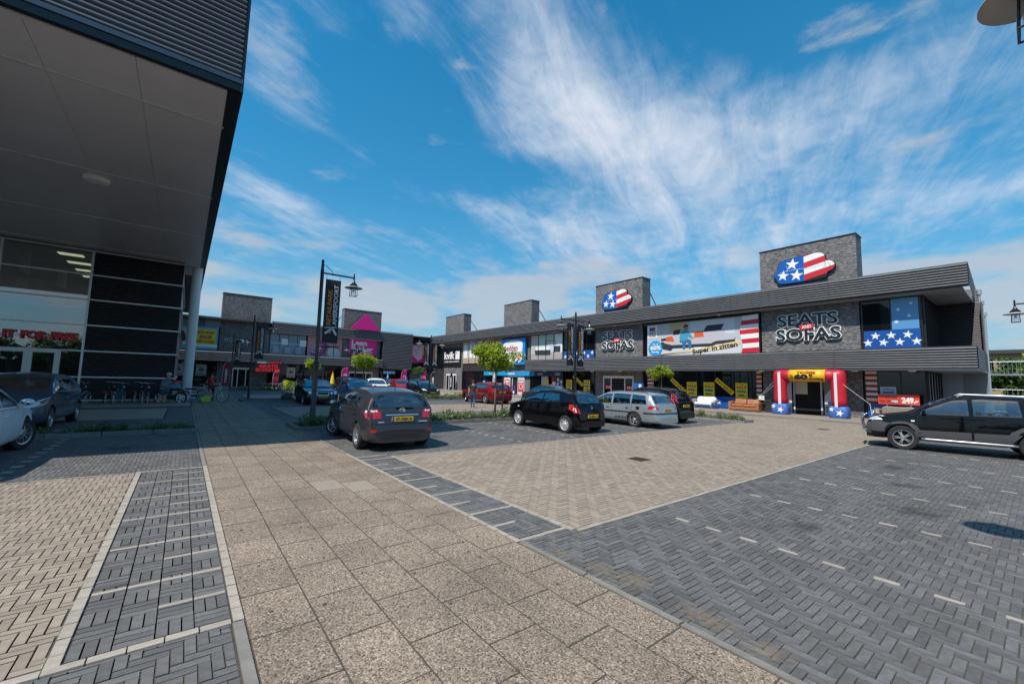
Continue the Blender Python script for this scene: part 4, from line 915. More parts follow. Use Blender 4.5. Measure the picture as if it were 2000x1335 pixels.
def P2(*a): return list(a)
HATCH = dict(tum=.25, L=4.22, W=1.76, wb=2.60, fo=.87, r=.325, turn=0,
    prof=[(0, .40), (.015, .58), (.07, .70), (.3, .82), (.98, 1.00), (1.45, 1.26), (1.95, 1.465), (2.5, 1.515), (3.2, 1.49), (3.78, 1.41), (3.86, 1.37), (4.06, 1.02), (4.13, .95), (4.17, .72), (4.215, .60), (4.22, .42)],
    belt=[(0, .80), (1, .93), (4.2, 1.04)], wins=[(1.20, 1.22, 2.28, 2.25), (2.36, 2.33, 3.36, 3.10)], ws=(1.02, 1.88), rw=(3.87, 4.05), doors=((1.18, 2.32), (2.33, 3.42)), pz=.78,
    decals=[('B', [(.50, .80), (.86, .78), (.87, .92), (.80, 1.01), (.56, 1.0), (.51, .93)], M_tail, 'tail_lamp', .006), ('side', [(3.96, .82), (4.12, .80), (4.12, .97), (3.98, .98), (3.90, .92)], M_tail, 'tail_lamp', .006),
            ('B', [(.58, .955), (.80, .955), (.77, 1.0), (.60, .99)], M_clear, 'lamp_inner', .008), ('side', [(3.93, .93), (4.10, .95), (4.08, .99), (3.96, .99)], M_clear, 'lamp_inner', .008),
            ('B', [(.62, .47), (.73, .47), (.73, .54), (.62, .54)], M_tail, 'reflector', .006), ('B', [(-.40, .865), (.40, .865), (.40, .89), (-.40, .89)], M_chrome, 'garnish', .012),
            ('B', [(-.55, .33), (.55, .33), (.48, .43), (-.48, .43)], M_trim, 'diffuser', .006), ('B', [(-.72, .655), (.72, .655), (.72, .667), (-.72, .667)], M_seal, 'bumper_seam', .004),
            ('F', [(.42, .62), (.78, .66), (.80, .78), (.50, .73)], M_clear, 'headlamp', .006), ('F', [(-.38, .45), (.38, .45), (.40, .58), (-.40, .58)], M_trim, 'grille', .006)])
def variant(base, **k): d = dict(base); d.update(k); return d
CORSA = variant(HATCH, L=3.88, W=1.74, wb=2.51, fo=.80, r=.31,
    prof=[(0, .40), (.015, .58), (.07, .72), (.3, .86), (.88, 1.03), (1.35, 1.28), (1.85, 1.46), (2.35, 1.49), (3.0, 1.45), (3.36, 1.38), (3.50, 1.33), (3.74, 1.0), (3.80, .90), (3.84, .68), (3.875, .58), (3.88, .40)],
    belt=[(0, .82), (1, .96), (4., 1.05)], wins=[(1.12, 1.15, 2.12, 2.10), (2.20, 2.18, 3.06, 2.86)], ws=(.93, 1.78), rw=(3.48, 3.73), doors=((1.12, 2.15), (2.16, 3.10)), pz=.60, rwb=.24,
    decals=[('B', [(.60, .70), (.86, .72), (.86, .92), (.74, .98), (.66, .84)], M_tail, 'tail_lamp', .006), ('side', [(3.50, .84), (3.74, .70), (3.81, .76), (3.78, .98), (3.50, 1.0)], M_tail, 'tail_lamp', .006),
            ('side', [(3.66, .80), (3.76, .78), (3.75, .88), (3.67, .90)], M_clear, 'lamp_inner', .008), ('B', disc(0, .90, .055, 16), M_chrome, 'badge', .010), ('B', disc(0, .90, .04, 16), M_blk, 'badge_inner', .012),
            ('B', [(-.70, .69), (.70, .69), (.70, .70), (-.70, .70)], M_seal, 'bumper_seam', .004), ('F', [(.42, .66), (.78, .70), (.80, .86), (.56, .80)], M_clear, 'headlamp', .006), ('F', [(-.38, .42), (.38, .42), (.40, .55), (-.40, .55)], M_trim, 'grille', .006),
            ('side', [(.80, .76), (.88, .76), (.88, .80), (.80, .80)], M_clear, 'indicator', .006)])
WAGON = variant(HATCH, L=4.60, W=1.74, wb=2.63, fo=.90, r=.315, tum=.17,
    prof=[(0, .40), (.015, .56), (.08, .66), (.3, .75), (1.05, .92), (1.55, 1.20), (2.0, 1.41), (2.6, 1.46), (3.4, 1.45), (4.05, 1.40), (4.18, 1.36), (4.44, .98), (4.50, .88), (4.53, .66), (4.595, .58), (4.60, .38)],
    belt=[(0, .74), (1, .88), (4.6, .97)], wins=[(1.28, 1.30, 2.36, 2.34), (2.44, 2.42, 3.32, 3.30), (3.38, 3.36, 4.10, 3.98)], ws=(1.10, 1.94), rw=(4.19, 4.43), doors=((1.26, 2.40), (2.41, 3.40)), pz=.75, rwb=.18, pil=.09,
    decals=[('B', [(.60, .78), (.86, .78), (.86, .90), (.72, .93), (.62, .86)], M_tail, 'tail_lamp', .006), ('side', [(4.16, .80), (4.50, .79), (4.50, .93), (4.30, .94), (4.18, .88)], M_tail, 'tail_lamp', .006), ('side', [(4.38, .80), (4.47, .80), (4.47, .84), (4.38, .84)], M_clear, 'lamp_inner', .008),
            ('side', [(1.26, .60), (3.35, .60), (3.35, .64), (1.26, .64)], M_trim, 'rub_strip', .02), ('side', [(3.98, .60), (4.45, .60), (4.45, .65), (3.98, .65)], M_trim, 'rub_strip', .02), ('B', [(-.80, .60), (.80, .60), (.80, .645), (-.80, .645)], M_trim, 'rub_strip', .02),
            ('side', [(3.62, .74), (3.78, .74), (3.78, .87), (3.62, .87)], M_seal, 'fuel_flap_gap', .0015), ('F', [(.42, .56), (.78, .60), (.80, .70), (.50, .68)], M_clear, 'headlamp', .006), ('F', [(-.35, .56), (.35, .56), (.35, .66), (-.35, .66)], M_trim, 'grille', .006)])
ESTATE = variant(WAGON, L=4.63, W=1.86, wb=2.78, fo=.92, r=.34,
    prof=[(0, .42), (.015, .60), (.08, .72), (.3, .84), (1.2, 1.0), (1.7, 1.27), (2.15, 1.45), (2.7, 1.49), (3.4, 1.45), (4.0, 1.38), (4.2, 1.31), (4.45, 1.02), (4.52, .92), (4.55, .70), (4.62, .60), (4.63, .40)],
    belt=[(0, .80), (1, .95), (4.6, 1.08)], wins=[(1.42, 1.44, 2.46, 2.44), (2.54, 2.52, 3.34, 3.30), (3.42, 3.38, 3.98, 3.76)], ws=(1.24, 2.05), rw=(4.21, 4.44), pz=.84,
    decals=[('B', [(.62, .84), (.90, .80), (.90, .98), (.80, 1.08), (.72, 1.10), (.72, .92)], M_tail, 'tail_lamp', .006), ('side', [(4.34, .90), (4.52, .84), (4.52, 1.0), (4.40, 1.1), (4.30, 1.1)], M_tail, 'tail_lamp', .006), ('B', [(-.6, .34), (.6, .34), (.55, .46), (-.55, .46)], M_trim, 'diffuser', .006), ('F', [(.42, .62), (.80, .66), (.82, .76), (.50, .74)], M_clear, 'headlamp', .006)])
SEDAN = variant(HATCH, L=4.75, W=1.80, wb=2.80, fo=.88, r=.325, tum=.22,
    prof=[(0, .42), (.015, .60), (.06, .72), (.3, .80), (1.25, .95), (1.75, 1.22), (2.2, 1.40), (2.7, 1.44), (3.2, 1.40), (3.55, 1.28), (4.0, 1.02), (4.3, 1.0), (4.62, .96), (4.68, .86), (4.70, .64), (4.745, .56), (4.75, .40)],
    belt=[(0, .80), (1, .90), (4.7, .97)], wins=[(1.45, 1.48, 2.48, 2.46), (2.56, 2.54, 3.55, 3.30)], ws=(1.30, 2.12), rw=(3.50, 3.98), doors=((1.42, 2.52), (2.53, 3.52)), pz=.78,
    decals=[('F', disc(.66, .69, .095, 18, .085), M_clear, 'headlamp', .008), ('F', disc(.45, .67, .07, 18, .065), M_clear, 'headlamp', .008), ('F', [(-.30, .56), (.30, .56), (.34, .74), (-.34, .74)], M_chrome, 'grille', .006), ('F', [(-.27, .58), (.27, .58), (.31, .72), (-.31, .72)], M_trim, 'grille_mesh', .009),
            ('F', [(-.55, .30), (.55, .30), (.55, .40), (-.55, .40)], M_trim, 'air_intake', .006), ('B', [(.45, .78), (.86, .78), (.86, .90), (.48, .92)], M_tail, 'tail_lamp', .006), ('side', [(.85, .52), (4.0, .54), (4.0, .58), (.85, .56)], M_trim, 'rub_strip', .008)], pzf=.49)
SUV = variant(HATCH, L=4.33, W=1.83, wb=2.63, fo=.85, r=.36, zb=.30, tum=.16, pil=.10,
    prof=[(0, .50), (.015, .72), (.07, .86), (.3, .97), (1.0, 1.10), (1.45, 1.38), (1.95, 1.62), (2.5, 1.68), (3.3, 1.66), (3.95, 1.60), (4.05, 1.55), (4.20, 1.12), (4.24, 1.0), (4.26, .76), (4.32, .66), (4.33, .5)],
    belt=[(0, .90), (1, 1.05), (4.3, 1.13)], wins=[(1.25, 1.28, 2.25, 2.24), (2.34, 2.33, 3.22, 3.18), (3.34, 3.30, 3.92, 3.80)], ws=(1.06, 1.86), rw=(4.05, 4.19), doors=((1.20, 2.29), (2.30, 3.28)), pz=.9, sillm=M_trim,
    decals=[])
M_clad = mat('grey lower cladding', (.075, .075, .080), .5, .2)
SUV['decals'] = [('side', [(1.18, .42), (2.27, .42), (2.27, .64), (1.18, .62)], M_clad, 'cladding', .014), ('side', [(2.32, .42), (3.0, .42), (3.2, .66), (2.32, .64)], M_clad, 'cladding', .014),
    ('side', [(.04, .50), (.44, .50), (.46, .62), (.52, .72), (.62, .80), (.78, .845), (.92, .845), (1.08, .80), (1.18, .72), (1.24, .60), (1.26, .42), (1.14, .42), (1.12, .6), (.98, .76), (.86, .78), (.70, .76), (.5, .78), (.3, .84), (.06, .80)], M_clad, 'arch_cladding', .014),
    ('side', [(3.02, .42), (3.06, .60), (3.16, .72), (3.30, .81), (3.46, .845), (3.62, .81), (3.78, .72), (3.88, .60), (3.92, .50), (4.25, .50), (4.25, .80), (3.95, .86), (3.5, .92), (3.2, .86), (3.0, .72), (2.92, .56)], M_clad, 'arch_cladding', .012),
    ('side', [(.12, .84), (.40, .86), (.42, .98), (.26, .97), (.12, .92)], M_clear, 'headlamp', .008), ('F', [(.45, .80), (.80, .82), (.82, .98), (.5, .94)], M_clear, 'headlamp', .008), ('F', [(-.8, .42), (.8, .42), (.8, .74), (-.8, .74)], M_clad, 'bumper', .01), ('B', [(-.8, .42), (.8, .42), (.8, .74), (-.8, .74)], M_clad, 'bumper', .01), ('B', [(.62, .9), (.82, .9), (.80, 1.2), (.66, 1.2)], M_tail, 'tail_lamp', .006),
    ('side', [(1.05, .86), (1.13, .86), (1.13, .90), (1.05, .90)], M_clear, 'indicator', .006)]
CITY = variant(HATCH, L=3.9, W=1.68, wb=2.45, fo=.78, r=.30,
    prof=[(0, .42), (.015, .60), (.07, .74), (.25, .88), (.85, 1.02), (1.3, 1.30), (1.7, 1.47), (2.2, 1.52), (2.9, 1.49), (3.45, 1.42), (3.55, 1.36), (3.74, 1.02), (3.80, .92), (3.84, .70), (3.89, .60), (3.9, .40)],
    belt=[(0, .84), (1, .97), (3.9, 1.03)], wins=[(1.08, 1.10, 2.05, 2.03), (2.13, 2.11, 3.05, 2.95)], ws=(.90, 1.62), rw=(3.56, 3.73), doors=((1.06, 2.08), (2.09, 3.05)), pz=.75)
PEU = variant(HATCH, L=4.25, W=1.75, decals=[('F', [(.36, .62), (.40, .70), (.62, .78), (.84, .90), (.84, .80), (.74, .68), (.55, .63)], M_clear, 'headlamp', .008), ('side', [(.12, .66), (.25, .72), (.75, .86), (.62, .82), (.3, .72)], M_clear, 'headlamp', .008), ('F', [(-.40, .40), (.40, .40), (.48, .58), (-.48, .58)], M_trim, 'grille', .006), ('F', [(.55, .36), (.74, .38), (.74, .50), (.57, .50)], M_trim, 'fog_lamp', .006), ('side', [(1.2, .60), (3.3, .62), (3.3, .66), (1.2, .64)], M_trim, 'rub_strip', .010)])
P_graph = paint('graphite grey', (.048, .047, .055), .45); P_blk = paint('black', (.003, .003, .004)); P_sil = paint('silver', (.36, .40, .43), .55); P_navy = paint('navy', (.006, .014, .038), .2)
P_red = paint('dark red', (.16, .008, .012), .25); P_blue = paint('blue', (.008, .03, .09), .2); P_white = paint('white', (.70, .72, .74)); P_steel = paint('steel blue grey', (.07, .105, .145), .45); P_ice = paint('pale ice white', (.70, .76, .82), .0)
P_dgrey = paint('slate', (.030, .040, .052), .4); P_green = paint('dark green', (.010, .022, .022), .2)
t, hit, decal, yf = car('parked_car', 'graphite grey hatchback with front wheels turned, parked beside the slab walkway', 'car', (4.45, 11.95, 0), rad(-3), variant(HATCH, turn=rad(22)), P_graph, (1.04, 1.05, .99), wheel='five', plate='47-XBK-8')
for r_ in ((.075, .05, .0), (.03, .05, .0), (.06, .022, .012)):
    hp, n_ = hit('B', (0, .985)); MB().tube([(r_[0]*math.cos(a), -.012, r_[2]+r_[1]*math.sin(a)) for a in [i*math.pi/10 for i in range(20)]], .008, 6, closed=True).build('badge', M_chrome, t, loc=hp)
hp, n_ = hit('T', (0, yf-3.55)); MB().cyl((0, 0, 0), (0, -.10, .28), .007, .004, 6).build('antenna', M_trim, t, loc=hp); MB().box(-.22, .22, -.02, .02, -.0, .018).build('wiper', M_trim, t, loc=hit('B', (.06, 1.05))[0]+Vector((0, -.02, 0)))
decal('sticker', 'L', disc(yf-1.78, .90, .10, 16), M_cyan, .007); decal('sticker_mark', 'L', rect(yf-1.84, yf-1.72, .87, .93), M_wh, .009)
decal('model_badge', 'B', rect(-.58, -.44, .70, .72), M_chrome, .008); decal('model_badge', 'B', rect(.40, .62, .70, .72), M_chrome, .008)
car('parked_car', 'black hatchback with round silver wheel covers parked nose to a leafy planter', 'car', (11.42, 11.72, 0), rad(-1), CORSA, P_blk, (.96, 1.05, 1.0), wheel='cap', plate='8-SPD-15')
t, hit, decal, yf = car('parked_car', 'silver estate car with dark rub strips and roof rails', 'car', (15.5, 11.78, 0), rad(-1), WAGON, P_sil, (.97, 1.02, .975), wheel='five', plate='SF-PZ-27', opts=('chrome_handles',))
for sg in (-1, 1): MB().tube([(sg*.58, yf-2.2, 1.44), (sg*.58, yf-2.3, 1.50), (sg*.57, yf-3.9, 1.48), (sg*.57, yf-4.0, 1.42)], .016, 8).build('roof_rail', M_trim, t)
car('parked_car', 'small black hatchback with tall tail lamps beside the silver estate car', 'car', (18.35, 12.2, 0), rad(1), variant(CITY, decals=[('B', [(.58, .90), (.76, .90), (.66, 1.38), (.58, 1.38)], M_tail, 'tail_lamp', .008), ('side', [(3.58, .92), (3.80, .90), (3.66, 1.30), (3.54, 1.30)], M_tail, 'tail_lamp', .008)]), P_blk, 1.06, wheel='five', plate='12-TNZ-4')
t, hit, decal, yf = car('parked_car', 'black off road car with chrome bull bar and grey lower cladding', 'car', (18.42, 1.56, 0), rad(9), SUV, P_blk, 1.0, wheel='y')
b = MB()
for dx in (-.34, .34):
    pts = [(dx, yf-.02, .44), (dx, yf+.08, .50), (dx, yf+.12, .66), (dx, yf+.11, .84), (dx, yf+.06, .95), (dx*.96, yf-.01, .98)]; b.tube(pts, .03, 10)
b.tube([(-.78, yf-.18, .52), (-.6, yf+.07, .52), (.6, yf+.07, .52), (.78, yf-.18, .52)], .028, 10); b.tube([(-.34, yf+.10, .90), (.34, yf+.10, .90)], .025, 8); b.build('bull_bar', M_chrome, t, 'all')
for sg in (-1, 1):
    MB().tube([(sg*.93, yf-1.25, .36), (sg*.96, yf-1.35, .37), (sg*.96, yf-3.0, .37), (sg*.93, yf-3.1, .36)], .035, 10).build('side_step', mat('satin steel', (.45, .46, .48), .38, .8), t, 'all')
    MB().tube([(sg*.62, yf-2.05, 1.63), (sg*.62, yf-2.2, 1.71), (sg*.62, yf-3.7, 1.69), (sg*.62, yf-3.85, 1.60)], .02, 8).build('roof_rail', M_alu, t, 'all')
car('parked_car', 'dark red estate car leaving its bay with front wheels turned', 'car', (18.55, 26.8, 0), rad(-3), variant(ESTATE, turn=rad(-25)), P_red, 1.05, wheel='ten', plate='91-LVN-3')
car('parked_car', 'slate blue saloon half hidden behind the black hatchback', 'car', (19.6, 20.2, 0), rad(180), SEDAN, P_dgrey, 1.05, wheel='ten')
car('parked_car', 'navy saloon with chrome grille and round headlamps facing the walkway', 'car', (6.75, 29.0, 0), rad(177), SEDAN, P_navy, 1.06, wheel='ten', plate='SB-LZ-83')
car('parked_car', 'small blue car parked next to the navy saloon', 'car', (9.55, 29.6, 0), rad(178), CITY, P_blue, 1.06, wheel='five', plate='24-HKR-9')
car('parked_car', 'white car with steep bonnet in the middle of the car park', 'car', (13.3, 36.2, 0), rad(165), variant(HATCH), P_white, 1.06, wheel='five', plate='63-PDL-2')
car('parked_car', 'black people carrier in the row before the far doorway', 'car', (14.0, 46.5, 0), rad(180), SUV, P_blk, 1.0, wheel='five')
car('parked_car', 'dark green car parked with its tail towards the far doorway', 'car', (18.4, 46.2, 0), rad(180), HATCH, P_green, 1.05, wheel='five')
car('parked_car', 'small red car between the white car and the dark blue one', 'car', (17.3, 40.2, 0), rad(172), CITY, paint('red', (.25, .015, .02)), 1.04, wheel='five', plate='77-GBX-1')
car('parked_car', 'teal grey car under the round tree by the far corner', 'car', (21.6, 44.5, 0), rad(180), HATCH, P_steel, 1.05, wheel='five')
car('parked_car', 'glossy black hatchback beside the twin lantern post', 'car', (17.45, 35.6, 0), rad(176), HATCH, P_blk, 1.06, wheel='five', plate='05-RSG-7')
car('parked_car', 'pale ice white car seen from the side under the big roof', 'car', (-3.62, 12.55, 0), rad(1), variant(SEDAN, W=1.86, turn=rad(-24), decals=[]), P_ice, 1.06, wheel='ten', opts=())
car('parked_car', 'blue grey hatchback with large headlamps facing out under the big roof', 'car', (-3.78, 19.25, 0), rad(177), PEU, P_steel, 1.07, wheel='ten')
# ---------------------------------------------------------------- signs and print
LF = frame((0, 0, 0), (1, 0, 0))
WALL = rad(-90)
def sgn(name, label, cat, X, Y, z, rz=WALL, group=None): return thing(name, label, cat, (X, Y, z), rz, group)
def clip(poly, a, b, c):
    out = []
    for i in range(len(poly)):
        p, q = poly[i-1], poly[i]; dp, dq = a*p[0]+b*p[1]-c, a*q[0]+b*q[1]-c
        if (dp >= 0) != (dq >= 0): t = dp/(dp-dq); out.append((p[0]+t*(q[0]-p[0]), p[1]+t*(q[1]-p[1])))
        if dq >= 0: out.append(q)
    return out
def smooth_poly(p, it=2):
    for _ in range(it):
        o = []
        for i in range(len(p)):
            a, b = p[i], p[(i+1) % len(p)]; o += [(a[0]*.75+b[0]*.25, a[1]*.75+b[1]*.25), (a[0]*.25+b[0]*.75, a[1]*.25+b[1]*.75)]
        p = o
    return p
SOFA_OUT = [(-1.78, -.22), (-1.42, .08), (-1.42, .46), (-1.15, .70), (-.5, .78), (.1, .86), (.6, .90), (1.12, .86), (1.30, .62), (1.30, .30), (1.62, .22), (1.82, -.04), (1.70, -.36), (1.36, -.46), (1.34, -.74), (1.10, -.84), (0, -.88), (-1.25, -.88), (-1.46, -.72), (-1.52, -.44)]
def flag_sofa(Y, z, label, k=1.):
    t = sgn('sofa_emblem_sign', label, 'sign', 32.16, Y, z, group='flag sofa signs on the brick towers'); po = smooth_poly([(x*k, y*k) for x, y in SOFA_OUT])
    flat('sign_case', [(x*1.025, y*1.04) for x, y in po], LF, 0, .16, M_blk, t)
    flat('blue_field', clip(po, -1, 0, -.12*k), LF, .16, .175, mat('sign blue', (.008, .10, .42), .3), t)
    right = clip(po, 1, 0, .12*k); sl = -.22
    for i in range(5):
        lo, hi = (-.95+i*.40)*k, (-.95+(i+1)*.40)*k
        q = clip(clip(right, sl, 1, lo+.08*k), -sl, -1, -hi-.08*k)
        if len(q) > 2: flat('stripe', q, LF, .16, .175, M_red if i % 2 == 0 else M_wh, t)
    for x, y, r in ((-.55, .38, .42), (-1.12, -.32, .38), (-.32, -.42, .42)): flat('star', star(x*k, y*k, r*k, .15), LF, .175, .185, M_wh, t)
    pts = [(-1.3+i*.2, -.10+.012*i+.05*math.sin(i*.5)) for i in range(14)]
    b = MB(); b.tube([LF(x*k, y*k, .178) for x, y in pts], .012, 5); b.build('outline', M_wh, t)
    for c_ in ((-1.0, .12), (1.15, .05), (1.4, -.1)): MB().tube([LF((c_[0]+.16*math.cos(a))*k, (c_[1]+.2*math.sin(a))*k, .178) for a in [-1.2+i*.3 for i in range(9)]], .010, 5).build('outline', M_blk if c_[0] > 0 else M_wh, t)
    return t
flag_sofa(9.55, 9.72, 'large stars and stripes sofa emblem on the tower above the inflatable arch', 1.0)
flag_sofa(24.9, 9.72, 'stars and stripes sofa emblem on the tower above the silver estate car', 1.0)
def seats(Y, z, label, w=3.7):
    t = sgn('shop_name_sign', label, 'sign', 32.18, Y, z, group='white outlined shop name signs'); h = w/2
    for s, v0, v1, x0, x1 in (('SEATS', .98, 1.86, -h*.94, h*.93), ('SOFAS', .0, .90, -h, h)):
        text(s, LF, x0, x1, v0, v1, .0, M_wh, t, bold=.062, depth=.13, fit='both'); text(s, LF, x0+.05, x1-.05, v0+.05, v1-.05, .13, mat('sign anthracite', (.018, .020, .024), .35), t, bold=.018, depth=.03)
    flat('plaque', [(-.42, .72), (.36, .80), (.42, 1.14), (-.36, 1.06)], LF, .16, .19, M_red, t); text('AND', LF, -.27, .27, .83, 1.03, .191, M_wh, t, bold=.02, depth=.01, rot=.08)
seats(9.42, 4.85, 'white outlined SEATS and SOFAS lettering on brick above the inflatable arch'); seats(24.75, 4.85, 'white outlined SEATS and SOFAS lettering on brick above the white framed door')

# billboard
t = sgn('billboard', 'long billboard of a man on a grey corner sofa reading Super in zitten', 'billboard', 32.08, 16.88, 4.12); w = 4.6; M_bg = mat('billboard pale', (.50, .52, .55), .4)
flat('board', rect(-w, w, 0, 2.86), LF, 0, .06, M_blk, t); flat('backdrop', rect(-w+.05, w-.05, .06, 2.78), LF, .06, .065, M_bg, t)
flat('print_floor', [(-w+.05, .06), (w-1.3, .06), (w-1.2, 1.0), (-1.2, 1.35), (-w+.05, 1.1)], LF, .065, .067, mat('billboard floor', (.62, .63, .65), .4), t)
flat('print_window', rect(-2.4, -.9, 1.9, 2.72), LF, .065, .067, mat('billboard warm', (.60, .42, .22), .4), t); flat('print_window', rect(-.6, 2.9, 1.6, 2.75), LF, .065, .067, mat('billboard wall', (.62, .64, .68), .4), t)
M_s1 = mat('print sofa pale', (.50, .49, .53), .5); M_s2 = mat('print sofa dark', (.030, .031, .040), .5)
for nm_, q, d0, m_ in (('print_sofa', [(-3.2, .62), (-2.3, .42), (-2.1, .62), (1.2, .62), (1.5, .80), (2.9, .86), (2.95, 1.25), (-3.2, 1.2)], .067, M_s2), ('print_sofa', [(-2.2, .92), (1.1, .90), (1.5, 1.06), (2.9, 1.12), (2.9, 1.40), (1.0, 1.50), (-2.3, 1.42), (-3.0, 1.3), (-2.9, 1.12)], .069, M_s1),
        ('print_sofa', [(-3.2, 1.28), (-2.4, 1.35), (-2.35, 1.55), (-3.2, 1.52)], .069, M_s2), ('print_sofa', [(-2.6, 1.4), (2.1, 1.45), (2.2, 1.95), (-2.4, 1.95)], .068, M_s1), ('print_sofa', [(-2.1, 1.75), (-1.5, 1.78), (-1.4, 2.2), (-2.0, 2.15)], .071, M_s2), ('print_sofa', [(.5, 1.85), (1.9, 1.9), (2.15, 2.35), (.8, 2.32)], .071, M_s2), ('print_sofa', [(.55, 1.45), (2.0, 1.5), (2.1, 1.9), (.6, 1.85)], .071, M_s1)): flat(nm_, q, LF, d0, d0+.0015, m_, t)
for q in ([(-2.75, 1.25), (-1.95, 1.18), (-2.15, 1.68), (-2.7, 1.62)], [(-.25, 1.42), (.55, 1.45), (.5, 1.92), (-.2, 1.88)]): flat('print_cushion', q, LF, .073, .0745, mat('print orange', (.68, .10, .03), .5), t)
M_mn = mat('print denim', (.03, .15, .30), .5); M_sh = mat('print shirt', (.06, .30, .46), .5); M_sk = mat('print skin', (.42, .22, .14), .5)
for nm_, q, d0, m_ in (('print_figure', [(-1.5, 1.30), (-.75, 1.36), (-.45, 1.22), (-.5, .55), (-.72, .52), (-.74, 1.02), (-.95, 1.05), (-1.0, .52), (-1.24, .50), (-1.25, 1.1), (-1.5, 1.1)], .0755, M_mn), ('print_figure', [(-1.5, 1.2), (-.85, 1.22), (-.72, 1.62), (-.62, 1.95), (-.9, 2.12), (-1.25, 2.10), (-1.48, 1.8)], .077, M_sh), ('print_figure', [(-.8, 1.9), (-.55, 1.75), (-.35, 1.45), (-.6, 1.38), (-.8, 1.6)], .0785, M_sh), ('print_figure', [(-.55, 1.46), (-.3, 1.5), (-.28, 1.38), (-.5, 1.34)], .080, M_sk), ('print_figure', disc(-.92, 2.26, .17, 14, .21), .080, M_sk), ('print_figure', [(-1.14, 2.25), (-.98, 2.38), (-.74, 2.34), (-.72, 2.5), (-.95, 2.56), (-1.14, 2.46)], .0815, M_blk)): flat(nm_, smooth_poly(q, 1) if len(q) < 14 else q, LF, d0, d0+.0012, m_, t)
flat('print_table', [(-.6, .32), (1.4, .30), (1.7, .62), (-.2, .65)], LF, .081, .083, M_wh, t)
flat('print_ribbon', [(-w+.05, .06), (2.3, .42), (3.3, .75), (3.35, 1.0), (2.2, .85), (-.2, .45), (-w+.9, .06)], LF, .083, .085, mat('print straw', (.72, .56, .30), .5), t); text('Super in zitten', LF, -.4, 3.1, .22, .72, .086, M_blk, t, bold=.03, depth=.003, rot=.13)
for i in range(8):
    y = .06+i*.34; flat('print_stripe', [(w-1.25+.1*math.sin(i), y), (w-.05, y+.05), (w-.05, y+.39), (w-1.25+.1*math.sin(i+1), y+.34)], LF, .083, .085, M_red if i % 2 == 0 else M_wh, t)
flat('print_splash', [((.62 if i % 2 else .74)*math.cos(i*math.pi/18)-3.75, (.62 if i % 2 else .74)*math.sin(i*math.pi/18)+.70) for i in range(36)], LF, .085, .087, M_cyan, t)
text('Tot wel', LF, -4.05, -3.45, 1.0, 1.15, .088, M_wh, t, bold=.02, depth=.002); text('60%', LF, -4.25, -3.2, .58, .95, .088, M_wh, t, bold=.04, depth=.002); text('Korting', LF, -4.1, -3.4, .28, .5, .088, M_wh, t, bold=.03, depth=.002)
flat('print_card', rect(-4.5, -3.55, 1.6, 2.7), LF, .085, .087, M_wh, t); text('SEATS', LF, -4.35, -3.7, 1.95, 2.15, .088, M_blk, t, bold=.04, depth=.002); text('SOFAS', LF, -4.35, -3.7, 1.7, 1.9, .088, M_blk, t, bold=.04, depth=.002)
flat('print_emblem', rect(-4.3, -4.03, 2.22, 2.55), LF, .088, .09, M_blue, t); flat('print_emblem', rect(-4.03, -3.75, 2.22, 2.55), LF, .088, .09, M_red, t)
# star bands on upstairs and downstairs glass
def star_band(Y0, Y1, z0, z1, label, n, rows=1, X=32.13):
    t = sgn('window_film', label, 'window film', X, (Y0+Y1)/2, z0); h = (Y0-Y1)/2; H_ = z1-z0
    flat('film', rect(-h, h, 0, H_), LF, 0, .006, mat('film blue', (.012, .085, .33), .25), t)
    for i in range(n):
        u = -h+2*h*(i+.5)/n; v = H_*(.5 if rows == 1 else (.70 if i % 2 else .32)); flat('star', star(u, v, min(.24, H_*.27), .1*(i % 3)), LF, .006, .010, M_wh, t)
    return t
star_band(6.52, 4.05, 4.2, 5.25, 'blue film with white stars on the corner window upstairs', 7, 2)
star_band(31.9, 27.6, 4.12, 5.0, 'blue film with white stars below the upstairs window above the yellow posters', 8, 2)
star_band(21.4, 12.95, .12, .95, 'blue starred film along the shop window behind the sofas', 9)
star_band(31.6, 27.65, .12, .9, 'blue starred film along the shop window behind the black hatchback', 5); star_band(6.5, 4.1, .12, .95, 'blue starred film on the window behind the taupe sofa', 4)
t = sgn('window_film', 'pale blue film with a dark left half on the corner window upstairs', 'window film', 32.13, 5.28, 5.26)
flat('film', rect(.05, 1.2, 0, 1.8), LF, 0, .005, mat('film pale blue', (.10, .30, .55), .2), t)
for x, y, r in ((.25, .45, .13), (.8, .75, .12), (.35, 1.15, .12), (.9, 1.45, .10)): flat('star', star(x, y, r, .2), LF, .005, .009, M_wh, t)
def stripe_col(Y0, Y1, z0, z1, label):
    t = sgn('window_film', label, 'window film', 32.13, (Y0+Y1)/2, z0); h = (Y0-Y1)/2; n = 12
    for i in range(n): flat('stripe', rect(-h, h, (z1-z0)*i/n, (z1-z0)*(i+1)/n), LF, 0, .006, M_dred if i % 2 == 0 else M_cream, t)
stripe_col(21.5, 20.9, .95, 2.85, 'red and cream striped film behind the small round tree'); stripe_col(12.62, 12.28, .95, 2.85, 'red and cream striped film beside the inflatable arch'); stripe_col(6.55, 6.02, .95, 2.85, 'red and cream striped film by the taupe sofa')
